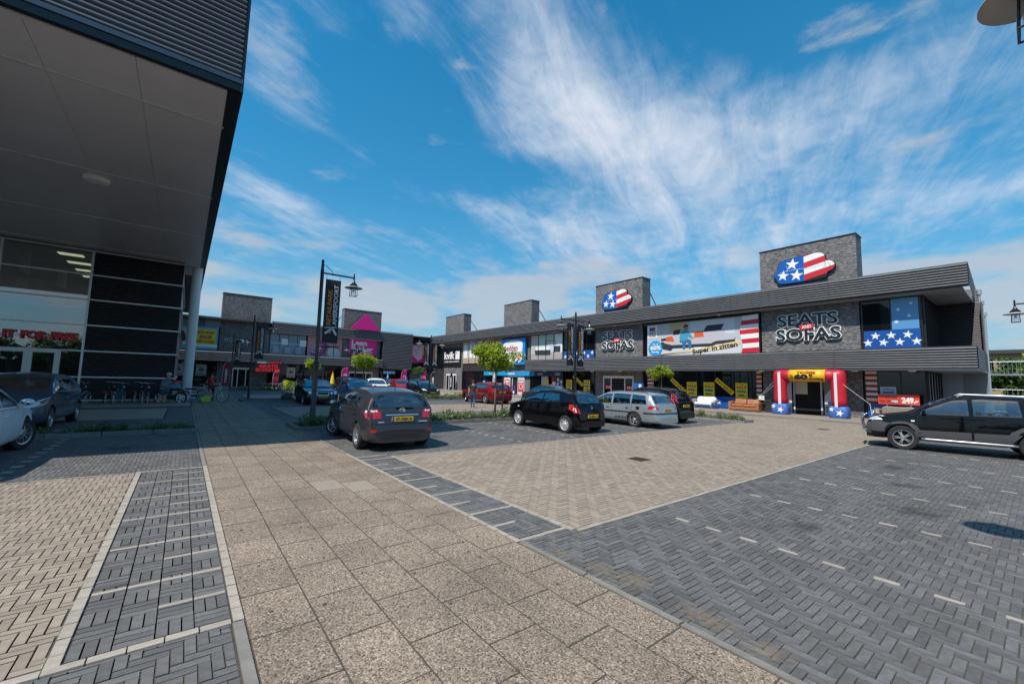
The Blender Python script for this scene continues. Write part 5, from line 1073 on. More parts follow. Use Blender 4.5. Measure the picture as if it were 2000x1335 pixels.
# yellow sale posters
def sale(Y, z, label, price, w=.84, h=1.12):
    t = sgn('sale_poster', label, 'poster', 32.12, Y, z, group='yellow sale posters'); flat('sheet', rect(-w/2, w/2, 0, h), LF, 0, .008, M_yel, t)
    text('Super', LF, -.2, .22, h*.83, h*.95, .009, M_blk, t, shear=.2, depth=.002); text('SALE', LF, -w*.44, w*.44, h*.62, h*.81, .009, M_dred, t, bold=.03, depth=.002, shear=.1)
    flat('sofa_print', smooth_poly([(-.34, h*.36), (.34, h*.36), (.36, h*.46), (.22, h*.54), (-.24, h*.54), (-.36, h*.46)], 1), LF, .008, .010, mat('print teal', (.02, .20, .18), .5) if price in ('699.-', '379.-') else mat('print grey', (.2, .19, .16), .5), t); text(price, LF, -w*.36, w*.4, h*.08, h*.27, .009, M_blk, t, bold=.03, depth=.002, shear=.2)
sale(17.44, .88, 'yellow sale poster priced 399 above the white sofa', '399.-'); sale(16.04, .88, 'yellow sale poster priced 699 above the end of the white sofa', '699.-'); sale(13.64, .88, 'yellow sale poster priced 499 above the tan leather sofa', '499.-')
sale(31.0, .85, 'yellow sale poster in the window beside the black circle print', '449.-'); sale(28.53, .85, 'yellow sale poster in the window next to the brick pier with bin', '379.-')
def strip_sale(Y, z, label, a=-40):
    t = sgn('sale_strip', label, 'poster', 32.12, Y, z, group='slanted yellow sale strips'); c, s = math.cos(rad(a)), math.sin(rad(a))
    flat('sheet', [(x*c-y*s, x*s+y*c) for x, y in rect(-.82, .82, -.17, .17)], LF, 0, .008, M_yel, t)
    text('Super', LF, -.66-.05*0, -.05, -.1, .12, .009, M_blk, t, depth=.002, rot=0) if False else None
    f2 = frame((0, 0, 0), (c, 0, s), (-s, 0, c)); text('Super', f2, -.72, -.10, -.10, .10, .009, M_blk, t, bold=.02, depth=.002); text('SALE', f2, -.05, .70, -.11, .11, .009, M_dred, t, bold=.03, depth=.002)
strip_sale(18.6, 1.68, 'slanted yellow Super Sale strip beside the small round tree'); strip_sale(14.87, 1.72, 'slanted yellow Super Sale strip between two sale posters'); strip_sale(29.75, 1.9, 'slanted yellow strip behind the twin lantern post', -35)
# weekly offer board
t = sgn('offer_board', 'red offer board with price 249 above the taupe sofa', 'sign', 31.6, 5.05, .97); flat('board', rect(-.86, .86, 0, .56), LF, 0, .03, mat('board red', (.72, .06, .03), .4), t)
text('AANBIEDING', LF, -.82, -.05, .32, .48, .031, M_blk, t, bold=.03, depth=.003); text('VAN DE', LF, -.82, -.36, .08, .25, .031, M_blk, t, bold=.03, depth=.003); flat('word_box', rect(-.33, .04, .07, .27), LF, .03, .034, M_blk, t); text('WEEK', LF, -.31, .02, .10, .24, .035, M_wh, t, bold=.03, depth=.002); text('249.-', LF, .14, .80, .08, .42, .031, M_wh, t, bold=.05, depth=.003)
for x in (-.5, .5): MB().box(x-.02, x+.02, -.02, .0, -.97, .0).build('post', M_cyan, t)
t = sgn('window_poster', 'small white poster reading VANDAAG GRATIS in the end window', 'poster', 32.12, 5.55, 1.5); flat('sheet', rect(-.35, .35, 0, .45), LF, 0, .005, mat('film pale', (.45, .55, .58), .3), t); text('VANDAAG', LF, -.28, .28, .27, .36, .006, M_blk, t, bold=.02, depth=.002); flat('bar', rect(-.28, .28, .05, .2), LF, .005, .007, M_cyan, t); text('GRATIS', LF, -.22, .22, .07, .17, .008, M_blk, t, bold=.02, depth=.002)

# bedroom poster, bed shop sign, kitchen shop sign and window pictures
t = sgn('window_poster', 'bedroom picture poster with dark box spring bed and white throw', 'poster', 32.1, 34.65, 4.15); w = 2.6; H_ = 2.9
flat('print_wall', rect(-w, w, 0, H_), LF, 0, .006, mat('print mint', (.42, .60, .54), .5), t); flat('print_wall', rect(-w, -1.1, .3, H_), LF, .006, .008, mat('print beige wall', (.50, .48, .45), .5), t); flat('print_floor', [(-w, 0), (w, 0), (w, .75), (-w, .75)], LF, .008, .010, mat('print floor', (.40, .36, .34), .5), t)
flat('print_door', rect(1.4, 2.5, .75, 2.8), LF, .006, .009, M_wh, t); flat('print_bed', [(-1.8, .55), (.7, .50), (.8, 1.1), (-2.0, 1.2)], LF, .010, .012, mat('print bed', (.03, .045, .055), .5), t); flat('print_bed', rect(1.0, 2.3, .8, 1.5), LF, .010, .012, mat('print bed', (.03, .045, .055), .5), t); flat('print_mattress', [(-1.9, 1.15), (.9, 1.1), (1.0, 1.5), (-1.7, 1.5)], LF, .010, .013, M_wh, t); flat('print_throw', smooth_poly([(.2, 1.9), (1.2, 1.9), (1.3, 1.0), (1.0, .7), (.6, 1.2)], 2), LF, .013, .016, mat('print throw', (.58, .60, .66), .5), t); flat('print_cushion', rect(.3, 1.0, 1.5, 2.0), LF, .012, .0135, M_yel, t)
for x0, x1, z0, z1 in ((-.15, -.1, 1.2, 2.15), (1.5, 1.55, 1.2, 2.15), (-.15, 1.55, 2.1, 2.15)): flat('print_bedpost', rect(x0, x1, z0, z1), LF, .016, .018, M_blk, t)
for x in (-w*.5, 0, w*.5): flat('glazing_bar', rect(x-.03, x+.03, 0, H_), LF, .02, .05, M_black, t)
t = sgn('bed_shop_sign', 'big blue box sign with rounded white panel reading bedden REUS', 'sign', 31.95, 40.3, 3.66); flat('case', rect(-2.35, 2.35, 0, 3.2), LF, 0, .22, mat('sign cyan blue', (.01, .22, .62), .3), t); flat('panel', smooth_poly([(-2.0, .3), (0, .15), (1.9, .3), (1.85, 1.6), (2.0, 2.85), (0, 3.05), (-1.95, 2.8), (-1.9, 1.6)], 2), LF, .22, .25, M_wh, t)
text('bedden', LF, -1.55, 1.0, 1.65, 2.45, .251, M_dred, t, bold=.01, depth=.02); text('REUS', LF, -1.3, .85, .75, 1.5, .251, M_blk, t, bold=.02, depth=.02); b = MB(); b.tube([LF(1.25+.33*math.cos(a), 1.15+.36*math.sin(a), .27) for a in [i*math.pi/10 for i in range(20)]], .04, 6, closed=True); b.build('ring', M_red, t); text('Z', LF, 1.1, 1.4, .98, 1.3, .26, M_red, t, bold=.02, depth=.01)
t = sgn('kitchen_shop_sign', 'black square sign reading kvik with a white tag', 'sign', 32.14, 55.7, 3.54); flat('panel', rect(-2.55, 2.55, 0, 2.85), LF, 0, .05, M_blk, t); text('kvik', LF, -2.4, .75, 1.15, 2.3, .051, M_wh, t, bold=.03, depth=.03); flat('tag', [(1.0, 1.1), (2.2, 1.1), (2.2, 2.35), (1.0, 2.35)], LF, .05, .08, M_wh, t); flat('tag_hole', disc(1.35, 2.05, .12, 12), LF, .08, .085, M_blk, t); text('DANSK DESIGN KEUKENS', LF, -2.35, 2.1, .68, .88, .051, M_wh, t, bold=.02, depth=.01)
for Y0, Y1, lb in ((52.6, 47.5, 'upstairs window picture of a pale kitchen above dark cladding'), (47.2, 43.05, 'upstairs window picture with red and warm panels behind the tree crown')):
    t = sgn('window_poster', lb, 'poster', 32.1, (Y0+Y1)/2, 3.98); h = (Y0-Y1)/2; red = Y0 < 50
    flat('print_wall', rect(-h, h, 0, 3.1), LF, 0, .006, mat('print warm', (.45, .28, .19), .5) if red else mat('print pale kitchen', (.50, .49, .46), .5), t)
    flat('print_floor', rect(-h, h, 0, .8), LF, .006, .008, mat('print tan', (.42, .33, .25), .5), t)
    for k in range(3): flat('print_cabinet', rect(-h+.3+k*1.3, -h+1.1+k*1.3, .8, 2.7), LF, .008, .010, M_wh if not red else (M_dred if k == 1 else mat('print cream2', (.60, .54, .47), .5)), t)
    flat('print_lamp', rect(.1, .5, 1.5, 1.9), LF, .010, .012, M_blk if not red else M_wh, t)
    for x in (-h/3, h/3): flat('glazing_bar', rect(x-.03, x+.03, 0, 3.1), LF, .02, .05, M_black, t)
t = sgn('shop_header', 'bright blue header strip above the bed shop entrance reading welkom', 'sign', 32.0, 42.0, 2.32); flat('strip', rect(-4.7, 4.75, 0, .48), LF, 0, .1, mat('header cyan', (.01, .30, .62), .35), t); text('welkom', LF, .6, 2.0, .13, .37, .101, M_wh, t, bold=.03, depth=.01); text('welkom', LF, -3.5, -2.6, .17, .33, .101, M_wh, t, bold=.03, depth=.01)
t = sgn('shop_header', 'dark blue header strip with oval marks under the canopy', 'sign', 32.06, 34.6, 2.28); flat('strip', rect(-2.7, 2.7, 0, .52), LF, 0, .03, mat('header dark blue', (.012, .055, .14), .3), t)
for x in (-.9, 1.9): flat('oval', disc(x, .26, .42, 20, .12), LF, .03, .034, M_wh, t); flat('oval_inner', disc(x, .26, .36, 20, .08), LF, .034, .037, M_grey, t)
t = sgn('window_poster', 'black poster with six pale circles next to the yellow posters', 'poster', 32.12, 32.45, .62); flat('sheet', rect(-.6, .6, 0, 1.75), LF, 0, .006, mat('poster navy', (.008, .014, .030), .4), t)
for i, (x, y) in enumerate(((-.25, .25), (.25, .5), (-.25, .75), (.25, 1.0), (-.22, 1.22), (.2, .05))): flat('circle', disc(x, y+.1, .2, 18), LF, .006, .009, mat('print ice', (.48, .55, .62), .5), t)
for Y, z, w, h, m_, lb in ((34.8, .8, 1.1, 1.5, 'print beige wall', 'pale poster in the window under the dark blue header'), (34.4, 1.0, .45, .9, 'yellow print', 'small yellow poster in the window under the dark blue header'), (33.3, .5, .8, 1.9, 'dark red print', 'dark red curtain like poster beside the black circle poster')):
    t = sgn('window_poster', lb, 'poster', 32.12, Y, z); flat('sheet', rect(-w/2, w/2, 0, h), LF, 0, .006+(.01 if 'small' in lb else 0), MATS[m_], t)
    if 'dark red' in lb: flat('card', rect(-.25, .25, .8, 1.2), LF, .006, .01, M_wh, t)

# far shops
t = sgn('home_shop_sign', 'magenta square sign with rounded foot reading Leen Bakker', 'sign', 20.7, 62.5, 4.8, 0); po = rrect(-2.05, 2.05, 0, 2.5, .3); po = [(x, (2.48 if y > 1.2 else y)) for x, y in po]
flat('panel', po, LF, 0, .12, M_mag, t); text('Leen', LF, -1.7, .55, 1.45, 2.3, .121, M_wh, t, bold=.035, depth=.03); text('Bakker', LF, -1.7, 1.5, .62, 1.35, .121, M_wh, t, bold=.035, depth=.03); flat('underline', rect(-1.7, 1.5, .42, .50), LF, .12, .15, M_wh, t)
t = sgn('roof_sign', 'magenta triangle sign standing on the roof before a brick tower', 'sign', 20.7, 61.75, 8.6, 0); flat('panel', [(-2.05, 0), (2.05, 0), (2.05, .25), (.0, 2.4), (-2.05, .25)], LF, 0, .15, M_mag, t); MB().box(-.05, .05, .0, .5, 0, 1.5).build('strut', M_rib, t)
t = sgn('window_poster', 'pink tinted poster with folded white paper print beside the far brick panel', 'poster', 15.4, 62.45, 4.35, 0); flat('sheet', rect(-2.3, 2.3, 0, 2.78), LF, 0, .01, mat('print pink', (.45, .24, .26), .5), t); flat('print_tag', [(-1.9, .3), (-.7, 2.4), (.6, 1.6), (-.5, -.0), (-1.7, 0)], LF, .01, .014, mat('print plum', (.38, .05, .20), .5), t); flat('print_paper', smooth_poly([(.3, .05), (2.2, .05), (1.9, 1.0), (1.0, 1.6), (.5, 1.3)], 1), LF, .014, .018, mat('print pale grey', (.55, .56, .58), .5), t)
for i, s in enumerate(('mooi', 'wonen', 'lage', 'prijzen')): text(s, LF, -1.25-.15*i, -.3-.15*i, 1.5-.38*i, 1.8-.38*i, .019, M_wh, t, bold=.01, depth=.003, rot=-.3)
for x in (-1.15, 0, 1.15): flat('glazing_bar', rect(x-.04, x+.04, 0, 2.78), LF, .02, .06, M_black, t)
t = sgn('window_poster', 'pink and orange poster with slanted tag in the dark corner glazing', 'poster', 29.6, 62.45, 4.2, 0); flat('sheet', rect(-1.1, 1.15, 0, 2.9), LF, 0, .01, M_mag, t); flat('print_warm', [(-.2, 2.9), (1.15, 2.9), (1.15, 1.2), (.4, 1.4)], LF, .01, .013, mat('print orange pale', (.62, .36, .22), .5), t); flat('print_tag', [(-1.0, 1.2), (-.9, 2.7), (.6, 2.7), (.75, .7), (.1, .25)], LF, .013, .016, mat('print tag', (.66, .55, .56), .5), t)
for i, s in enumerate(('mooi', 'wonen', 'lage', 'prijzen')): text(s, LF, -.8, .3, 2.25-.42*i, 2.5-.42*i, .017, M_mag, t, bold=.01, depth=.003, rot=.2)
t = sgn('window_poster', 'yellow and blue poster reading NOG NOOIT EERDER VERTOOND', 'poster', 1.75, 62.45, 4.5, 0); flat('sheet', rect(-1.15, 1.2, 0, 2.75), LF, 0, .02, mat('poster sky', (.06, .42, .58), .4), t); flat('fringe', rect(-1.15, 1.2, .30, .62), LF, .02, .022, M_wh, t); flat('panel', rect(-.95, 1.0, .62, 2.45), LF, .022, .03, M_yel, t)
for i, s in enumerate(('NOG NOOIT', 'EERDER', 'VERTOOND!')): ww = (.85, .62, .9)[i]; text(s, LF, -ww+.02, ww+.02, 1.85-.55*i, 2.25-.55*i, .031, M_dred, t, bold=.04, depth=.004)
t = sgn('window_poster', 'picture poster with price 999 half hidden behind the round column', 'poster', -.95, 62.45, 4.5, 0); flat('sheet', rect(-1.3, 1.45, 0, 2.75), LF, 0, .02, mat('poster sky', (.06, .42, .58), .4), t); flat('photo', rect(-1.1, 1.2, .5, 2.4), LF, .02, .025, mat('print beige wall', (.5, .48, .45), .5), t); flat('photo_dark', smooth_poly([(-.2, .9), (.9, .8), (.7, 2.0), (.1, 2.3)], 2), LF, .025, .03, mat('print brown', (.06, .04, .04), .5), t); flat('price_box', rect(-.2, .5, .45, .75), LF, .03, .033, M_red, t); text('999', LF, .55, 1.1, .42, .78, .033, M_wh, t, bold=.04, depth=.004)
t = sgn('home_store_sign', 'faint lettering reading woonsquare on the far brick tower', 'sign', 5.4, 62.55, 5.55, 0); text('woon', LF, -1.85, -.2, .02, .62, .0, mat('letter steel', (.30, .33, .36), .5), t, bold=.02, depth=.06); flat('square', rect(-.12, .30, .05, .47), LF, 0, .06, M_wh, t); text('square', LF, .4, 2.1, -.16, .48, .0, mat('letter plum', (.22, .03, .06), .5), t, bold=.02, depth=.06)
t = sgn('led_board', 'black led board reading GRATIS SCOOTER in red under the far canopy', 'led sign', 8.45, 60.9, 1.95, 0); flat('case', rect(-1.55, 1.55, 0, 1.5), LF, 0, .2, M_blk, t); M_led = mat('led red', (.55, .008, .02), .5, emit=.35)
text('woon', LF, -1.4, -.35, 1.13, 1.36, .201, M_wh, t, bold=.03, depth=.01); flat('square', rect(-.28, -.02, 1.13, 1.36), LF, .2, .21, M_grey, t); text('square', LF, .05, 1.4, 1.08, 1.36, .201, M_led, t, bold=.02, depth=.01); text('GRATIS', LF, -1.1, 1.0, .58, .98, .201, M_led, t, bold=.03, depth=.01); text('SCOOTER', LF, -1.45, 1.3, .1, .5, .201, M_led, t, bold=.03, depth=.01)
for x in (-1.2, 1.2): MB().box(x-.03, x+.03, .02, .08, 1.5, 1.75).build('hanger', M_black, t)
for x, lb in ((-.6, 'leftmost'), (1.6, 'by the yellow poster'), (11.3, 'beside the led board')):
    t = sgn('window_poster', {'leftmost': 'small bill of a vehicle in the window behind the round column', 'by the yellow poster': 'small bill of a vehicle below the yellow poster', 'beside the led board': 'small sketch bill in the window right of the led board'}[lb], 'poster', x, 62.48, 1.35, 0); flat('sheet', rect(-.5, .5, 0, 1.35), LF, 0, .01, mat('bill pale', (.45, .47, .45), .5), t); flat('sketch', smooth_poly([(-.35, .5), (.35, .5), (.3, .8), (.0, 1.0), (-.25, .85)], 1), LF, .01, .013, mat('bill dark', (.10, .13, .12), .5), t); flat('price_bar', rect(-.4, .4, .12, .28), LF, .01, .013, M_red, t)
t = sgn('shop_header', 'lit blue shop sign behind the far parked cars', 'sign', 24.9, 62.4, 2.2, 0); flat('strip', rect(-1.0, 1.0, 0, .5), LF, 0, .05, mat('header cyan', (.01, .3, .62), .35), t)
for i in range(4): flat('block', rect(-.85+i*.45, -.52+i*.45, .12, .38), LF, .05, .055, M_wh, t)
t = sgn('house_sign', 'pink house shaped sign on the blue grey gate', 'sign', 30.2, 62.4, .05, 0); flat('panel', [(-.55, 0), (.55, 0), (.55, .95), (0, 1.45), (-.55, .95)], LF, 0, .06, M_mag, t)
# left store lettering
t = sgn('store_lettering', 'red serif letters reading IT FOR FREE on the glass front', 'lettering', -5.75, 32.08, 3.30, 0)
for s, u0, u1 in (('IT', -1.55, -1.12), ('FOR', -.95, -.02), ('FREE', .10, 1.10)): text(s, LF, u0, u1, -.03, .40, .0, mat('letter red', (.70, .012, .02), .4), t, bold=.06, depth=.06); text(s, LF, u0-.008, u1+.008, -.038, .408, -.02, M_wh, t, bold=.065, depth=.015)
MB().box(-2.2, 1.3, -.02, .02, .14, .18).build('rail', M_alu, t)
# ---------------------------------------------------------------- lamp posts with banners
M_post = mat('black lacquered steel', (.010, .010, .012), .3, .3, coat=.4); G_lan = glass_mat('lantern glass', (.85, .88, .9), .25); M_ban = mat('banner cloth', (.020, .024, .030), .75, var=.15, vscale=3); M_or = mat('banner orange', (.62, .21, .035), .7); M_bw = mat('banner white', (.62, .63, .64), .7); M_shade = mat('lamp shade enamel', (.42, .42, .40), .5)
def lantern(t, x, z):
    b = MB().cyl((x, 0, z+.02), (x, 0, z+.30), .035, .03); b.lathe([(.03, .02), (.06, -.06), (.11, -.14), (.17, -.20), (.17, -.27), (.12, -.29)], 20, (x, 0, z)); ln = b.build('lantern', M_post, t, True)
    MB().lathe([(.14, -.255), (.37, -.32), (.372, -.335), (.14, -.275)], 32, (x, 0, z)).build('shade', M_shade, ln, 'all')
    b = MB()
    for i in range(4): a = math.pi/4+i*math.pi/2; b.cyl((x+.15*math.cos(a), .15*math.sin(a), z-.28), (x+.185*math.cos(a), .185*math.sin(a), z-.68), .011, n=6)
    b.tube([(x+.187*math.cos(math.pi/4+i*math.pi/2), .187*math.sin(math.pi/4+i*math.pi/2), z-.68) for i in range(4)], .012, 6, closed=True); b.build('cage', M_post, ln)
    MB().lathe([(.10, -.28), (.115, -.62)], 16, (x, 0, z)).build('glass', G_lan, ln, 'all'); MB().cyl((x, 0, z-.30), (x, 0, z-.50), .045, .04).build('bulb', M_lampw, ln)
def lamp_post(x, y, k, label, blabel, twin=False, rz=0., sides=None, lantern_z=None):
    t = thing('lamp_post', label, 'lamp post', (x, y, 0), rz); t.scale = (1, 1, 1) if k == 1 else (k, k, k)
    MB().lathe([(.13, 0), (.13, .06), (.105, .10), (.10, 2.25), (.115, 2.27), (.115, 2.36), (.075, 2.40)], 20).build('lower_pole', M_post, t, True); MB().lathe([(.075, 2.40), (.072, 6.18), (.058, 6.22), (.055, 6.62), (.0, 6.64)], 16).build('upper_pole', M_post, t, True)
    for sg in ((1, -1) if twin else (1,)):
        MB().cyl((sg*.05, 0, 6.07), (sg*1.32, 0, 6.07), .035).build('arm', M_post, t, True); MB().tube([(sg*.05, 0, 6.42), (sg*.14, 0, 6.40), (sg*.42, 0, 6.18), (sg*.42, 0, 6.02)], .014, 6).build('brace', M_post, t, True)
        lantern(t, sg*1.32, 5.95); MB().cyl((sg*.05, 0, 2.98), (sg*.85, 0, 2.98), .03).build('lower_arm', M_post, t, True); MB().tube([(sg*.08, 0, 2.5), (sg*.45, 0, 2.98)], .012, 6).build('lower_brace', M_post, t)
        x0, x1 = (.16, .78) if sg > 0 else (-.78, -.16)
        bn = thing('banner', blabel[0 if sg > 0 else 1], 'banner', (x, y, 0), rz, 'car park banners'); bn.scale = t.scale
        n = 12; b = MB(); vs = []
        for i in range(n+1):
            for q in range(3): vs.append((x0+(x1-x0)*q/2, .012*math.sin(i*.9+q), 3.14+2.70*i/n))
        b.add(vs, [(i*3+q, i*3+q+1, (i+1)*3+q+1, (i+1)*3+q) for i in range(n) for q in range(2)]); b.build('cloth', M_ban, bn, 'all')
        for side, rr in ((-1, 1), (1, -1)):
            f2 = frame(((x0+x1)/2, side*.03, 4.62), (0, 0, 1), (-rr, 0, 0)); text('RETAILPARK', f2, -.72, .80, .02, .20, 0, M_or, bn, bold=.03, depth=.003); text('AMERSFOORT', f2, -.72, 1.0, -.22, -.04, 0, M_bw, bn, bold=.03, depth=.003)
            f3 = frame(((x0+x1)/2, side*.03, 3.14), (rr, 0, 0)); 
            for q in ([(-.26, .42), (-.18, .36), (.02, .56), (-.02, .62)], [(.02, .60), (.22, .30), (.26, .40), (.12, .62)], [(-.24, .62), (.24, .66), (.24, .70), (-.24, .66)]): flat('emblem', q, f3, 0, .004, M_bw, bn)
            flat('emblem', [(-.08, .42), (.0, .40), (.03, .55), (-.03, .55)], f3, 0, .005, M_or, bn)
        for q in (x0+.04, x1-.04): MB().cyl((q, 0, 5.82), (q-.02*sg, 0, 6.06), .006, n=5).build('tie', M_post, bn); MB().cyl((q, 0, 3.16), (q-.02*sg, 0, 2.99), .006, n=5).build('tie', M_post, bn)
    return t
lamp_post(4.25, 18.47, 1, 'tall black lamp post with one lantern behind the grey hatchback', ('tall dark banner on the single lantern post behind the grey hatchback',))
lamp_post(3.72, 34.8, .9, 'black single lantern post in the kerb left of the navy saloon', ('dark banner on the post left of the navy saloon',))
lamp_post(3.9, 52.7, .9, 'black single lantern post before the far automatic doorway', ('small dark banner on the post before the far doorway',))
lamp_post(16.8, 32.9, .83, 'twin lantern post beside the glossy black hatchback', ('right banner of the twin lantern post by the glossy black hatchback', 'left banner of the twin lantern post by the glossy black hatchback'), True)
lamp_post(16.3, 15.3, .83, 'twin lantern post behind the silver estate car', ('right banner of the twin lantern post behind the silver estate car', 'left banner of the twin lantern post behind the silver estate car'), True)
lamp_post(15.6, 49.2, .83, 'twin lantern post rising behind the round tree before the magenta sign', ('right banner of the twin lantern post before the magenta sign', 'left banner of the twin lantern post before the magenta sign'), True)
lamp_post(23.8, -.62, .83, 'twin lantern post standing beyond the black off road car', ('outer banner of the twin lantern post beyond the off road car', 'inner banner of the twin lantern post beyond the off road car'), True, rad(90))
lamp_post(5.27, -1.35, .905, 'twin lantern post close to the charcoal parking bays', ('inner banner of the close twin lantern post', 'outer banner of the close twin lantern post'), True, rad(90))
# ---------------------------------------------------------------- trees and shrubs
def leaf_mat(name, c, tr):
    m = bpy.data.materials.new(name); m.use_nodes = True; nt = m.node_tree; N = nt.nodes.new; L = nt.links.new; p = nt.nodes['Principled BSDF']
    ge = N('ShaderNodeNewGeometry'); mr = N('ShaderNodeMapRange'); L(ge.outputs['Random Per Island'], mr.inputs[0]); mr.inputs[3].default_value = .6; mr.inputs[4].default_value = 1.45
    vm = N('ShaderNodeVectorMath'); vm.operation = 'SCALE'; vm.inputs[0].default_value = c; L(mr.outputs[0], vm.inputs['Scale']); L(vm.outputs[0], p.inputs['Base Color']); p.inputs['Roughness'].default_value = .55
    t = N('ShaderNodeBsdfTranslucent'); v2 = N('ShaderNodeVectorMath'); v2.operation = 'SCALE'; v2.inputs[0].default_value = tr; L(mr.outputs[0], v2.inputs['Scale']); L(v2.outputs[0], t.inputs[0])
    mx = N('ShaderNodeMixShader'); mx.inputs[0].default_value = .4; L(p.outputs[0], mx.inputs[1]); L(t.outputs[0], mx.inputs[2]); L(mx.outputs[0], nt.nodes['Material Output'].inputs[0]); MATS[name] = m; return m
M_leaf = leaf_mat('maple leaf', (.20, .27, .02), (.46, .56, .03)); M_leaf2 = leaf_mat('shrub leaf', (.085, .135, .040), (.12, .20, .04)); M_leaf3 = leaf_mat('shrub leaf pale', (.20, .25, .12), (.2, .28, .08)); M_leafd = leaf_mat('dark tree leaf', (.040, .070, .018), (.06, .11, .02))
M_bark = mat('bark', (.20, .155, .105), .9, var=.3, vscale=12, bump=.5, bscale=40)
RS = random.Random(11)
def leaf_cloud(n, pos, size, mats=1):
    b = MB()
    for i in range(n):
        x, y, z = pos(); s = size*RS.uniform(.6, 1.3); a, e, r = RS.uniform(0, 6.28), RS.uniform(-.9, .9), RS.uniform(-.8, .8)
        d = Vector((math.cos(a)*math.cos(e), math.sin(a)*math.cos(e), math.sin(e))); u = d.cross(Vector((0, 0, 1))); u = (u if u.length > .01 else Vector((1, 0, 0))).normalized(); w = u*math.cos(r)+d.cross(u)*math.sin(r); nn = d.cross(w)*.12
        c = Vector((x, y, z)); k = RS.randrange(mats)
        b.add([c-d*s*.5, c-d*s*.05+w*s*.42+nn*s, c+d*s*.55, c-d*s*.05-w*s*.42+nn*s], [(0, 1, 2), (0, 2, 3)], k)
    return b
def crown_pos(r, rz, zc, lumps, hole=.45):
    cs = []
    for i in range(lumps):
        a = RS.uniform(0, 6.28); q = RS.uniform(.25, .85); h = RS.uniform(-.75, .8); k = math.sqrt(max(.1, 1-h*h)); cs.append((r*q*k*math.cos(a), r*q*k*math.sin(a), zc+rz*h*.8, r*RS.uniform(.22, .40)))
    def f():
        c = RS.choice(cs); 
        while True:
            v = Vector((RS.uniform(-1, 1), RS.uniform(-1, 1), RS.uniform(-1, 1)))
            if hole < v.length < 1: break
        return c[0]+v.x*c[3], c[1]+v.y*c[3], c[2]+v.z*c[3]*.8
    return f
def ball_tree(x, y, r, rz, zc, n, label, lf=.14, m=None, stake=False, th=.045):
    t = thing('tree', label, 'tree', (x, y, .08)); b = MB(); lean = RS.uniform(-.05, .05)
    b.tube([(0, 0, -.1), (lean*.5, .01, zc*.4), (lean, 0, zc-rz*.6), (lean, .02, zc)], [th*1.15, th, th*.8, th*.5], 9)
    for i in range(9):
        a = i*2.4; e = RS.uniform(.3, 1.0); b.tube([(lean, 0, zc-rz*RS.uniform(.35, .8)), (lean+r*.35*math.cos(a), r*.35*math.sin(a), zc-rz*.2+e*.1), (lean+r*.75*math.cos(a), r*.75*math.sin(a), zc+rz*.4*e-.1)], [th*.4, th*.28, th*.1], 5)
    b.build('trunk', M_bark, t, 'all'); leaf_cloud(n, crown_pos(r, rz, zc, 26), lf).build('crown', m or M_leaf, t)
    if stake:
        MB().cyl((.55, .15, -.1), (.52, .15, 1.85), .04, .036, 10).build('stake', M_bark, t); MB().tube([(.52, .15, 1.7), (.25, .05, 1.72), (.03, 0, 1.70)], .012, 5).build('tie', M_black, t)
    return t
ball_tree(11.85, 16.3, 1.42, .80, 2.72, 2900, 'round bright green maple with a wooden stake behind the black hatchback', stake=True)
ball_tree(10.65, 31.7, 1.02, .62, 2.78, 1900, 'round bright green tree rising behind the grey hatchback'); ball_tree(10.9, 49.2, 1.05, .75, 2.8, 1500, 'round green tree seen behind the tall single lantern post', .16)
ball_tree(23.6, 49.0, .98, .55, 2.55, 1300, 'round dark green tree left of the kitchen shop corner', .16, M_leaf2); ball_tree(22.0, 13.8, .72, .48, 2.36, 1500, 'small slender ball tree in the narrow planter', .12, th=.035)
def shrub_mesh(r, h, n, m, lf):
    def pos():
        a = RS.uniform(0, 6.28); q = math.sqrt(RS.random())*r; return q*math.cos(a), q*math.sin(a)*.8, RS.uniform(.0, h)*(1-.55*(q/r)**2)
    b = leaf_cloud(n, pos, lf, 2)
    for i in range(7): a = RS.uniform(0, 6.28); b.tube([(0, 0, 0), (r*.5*math.cos(a), r*.5*math.sin(a), h*.6), (r*.6*math.cos(a), r*.6*math.sin(a), h*1.1)], [.008, .006, .003], 4)
    o = b.build('shrub', m); me = o.data; bpy.data.objects.remove(o); return me
SH = [shrub_mesh(.42, .36, 330, [M_leaf2, M_leaf3], .075), shrub_mesh(.36, .44, 300, [M_leaf2, M_leaf2], .075), shrub_mesh(.45, .27, 300, [M_leaf3, M_leaf2], .065)]
def shrub(x, y, k, label, group, v=None, z=.08):
    o = bpy.data.objects.new('shrub', SH[RS.randrange(3) if v is None else v]); COL.objects.link(o); o.location = (x, y, z); o.rotation_euler.z = RS.uniform(0, 6.28); o.scale = (k*RS.uniform(.85, 1.15), k*RS.uniform(.85, 1.15), k*RS.uniform(.8, 1.25)); return tag(o, label, 'shrub', group)
for x, y in ((3.45, 15.4), (3.9, 15.6), (4.4, 15.5), (4.0, 16.1), (4.9, 15.6)): shrub(x, y, 1.0, 'leafy shrub at the foot of the tall single lantern post', 'shrubs at the tall post')
for i in range(13): shrub(6.9+i*.52, 15.25+RS.uniform(-.2, .5), RS.uniform(.85, 1.2), 'shrub in the planter between the grey and the black hatchback', 'shrubs between the hatchbacks')
for i in range(12): shrub(21.9+RS.uniform(-.2, .25), 9.5+i*.48, RS.uniform(.8, 1.1), 'low shrub in the narrow planter beside the tan lane', 'shrubs in the narrow planter')
for i in range(10): shrub(14.6+i*.55, 15.5+RS.uniform(-.2, .4), .95, 'shrub in the planter beyond the silver estate car', 'shrubs beyond the estate car')
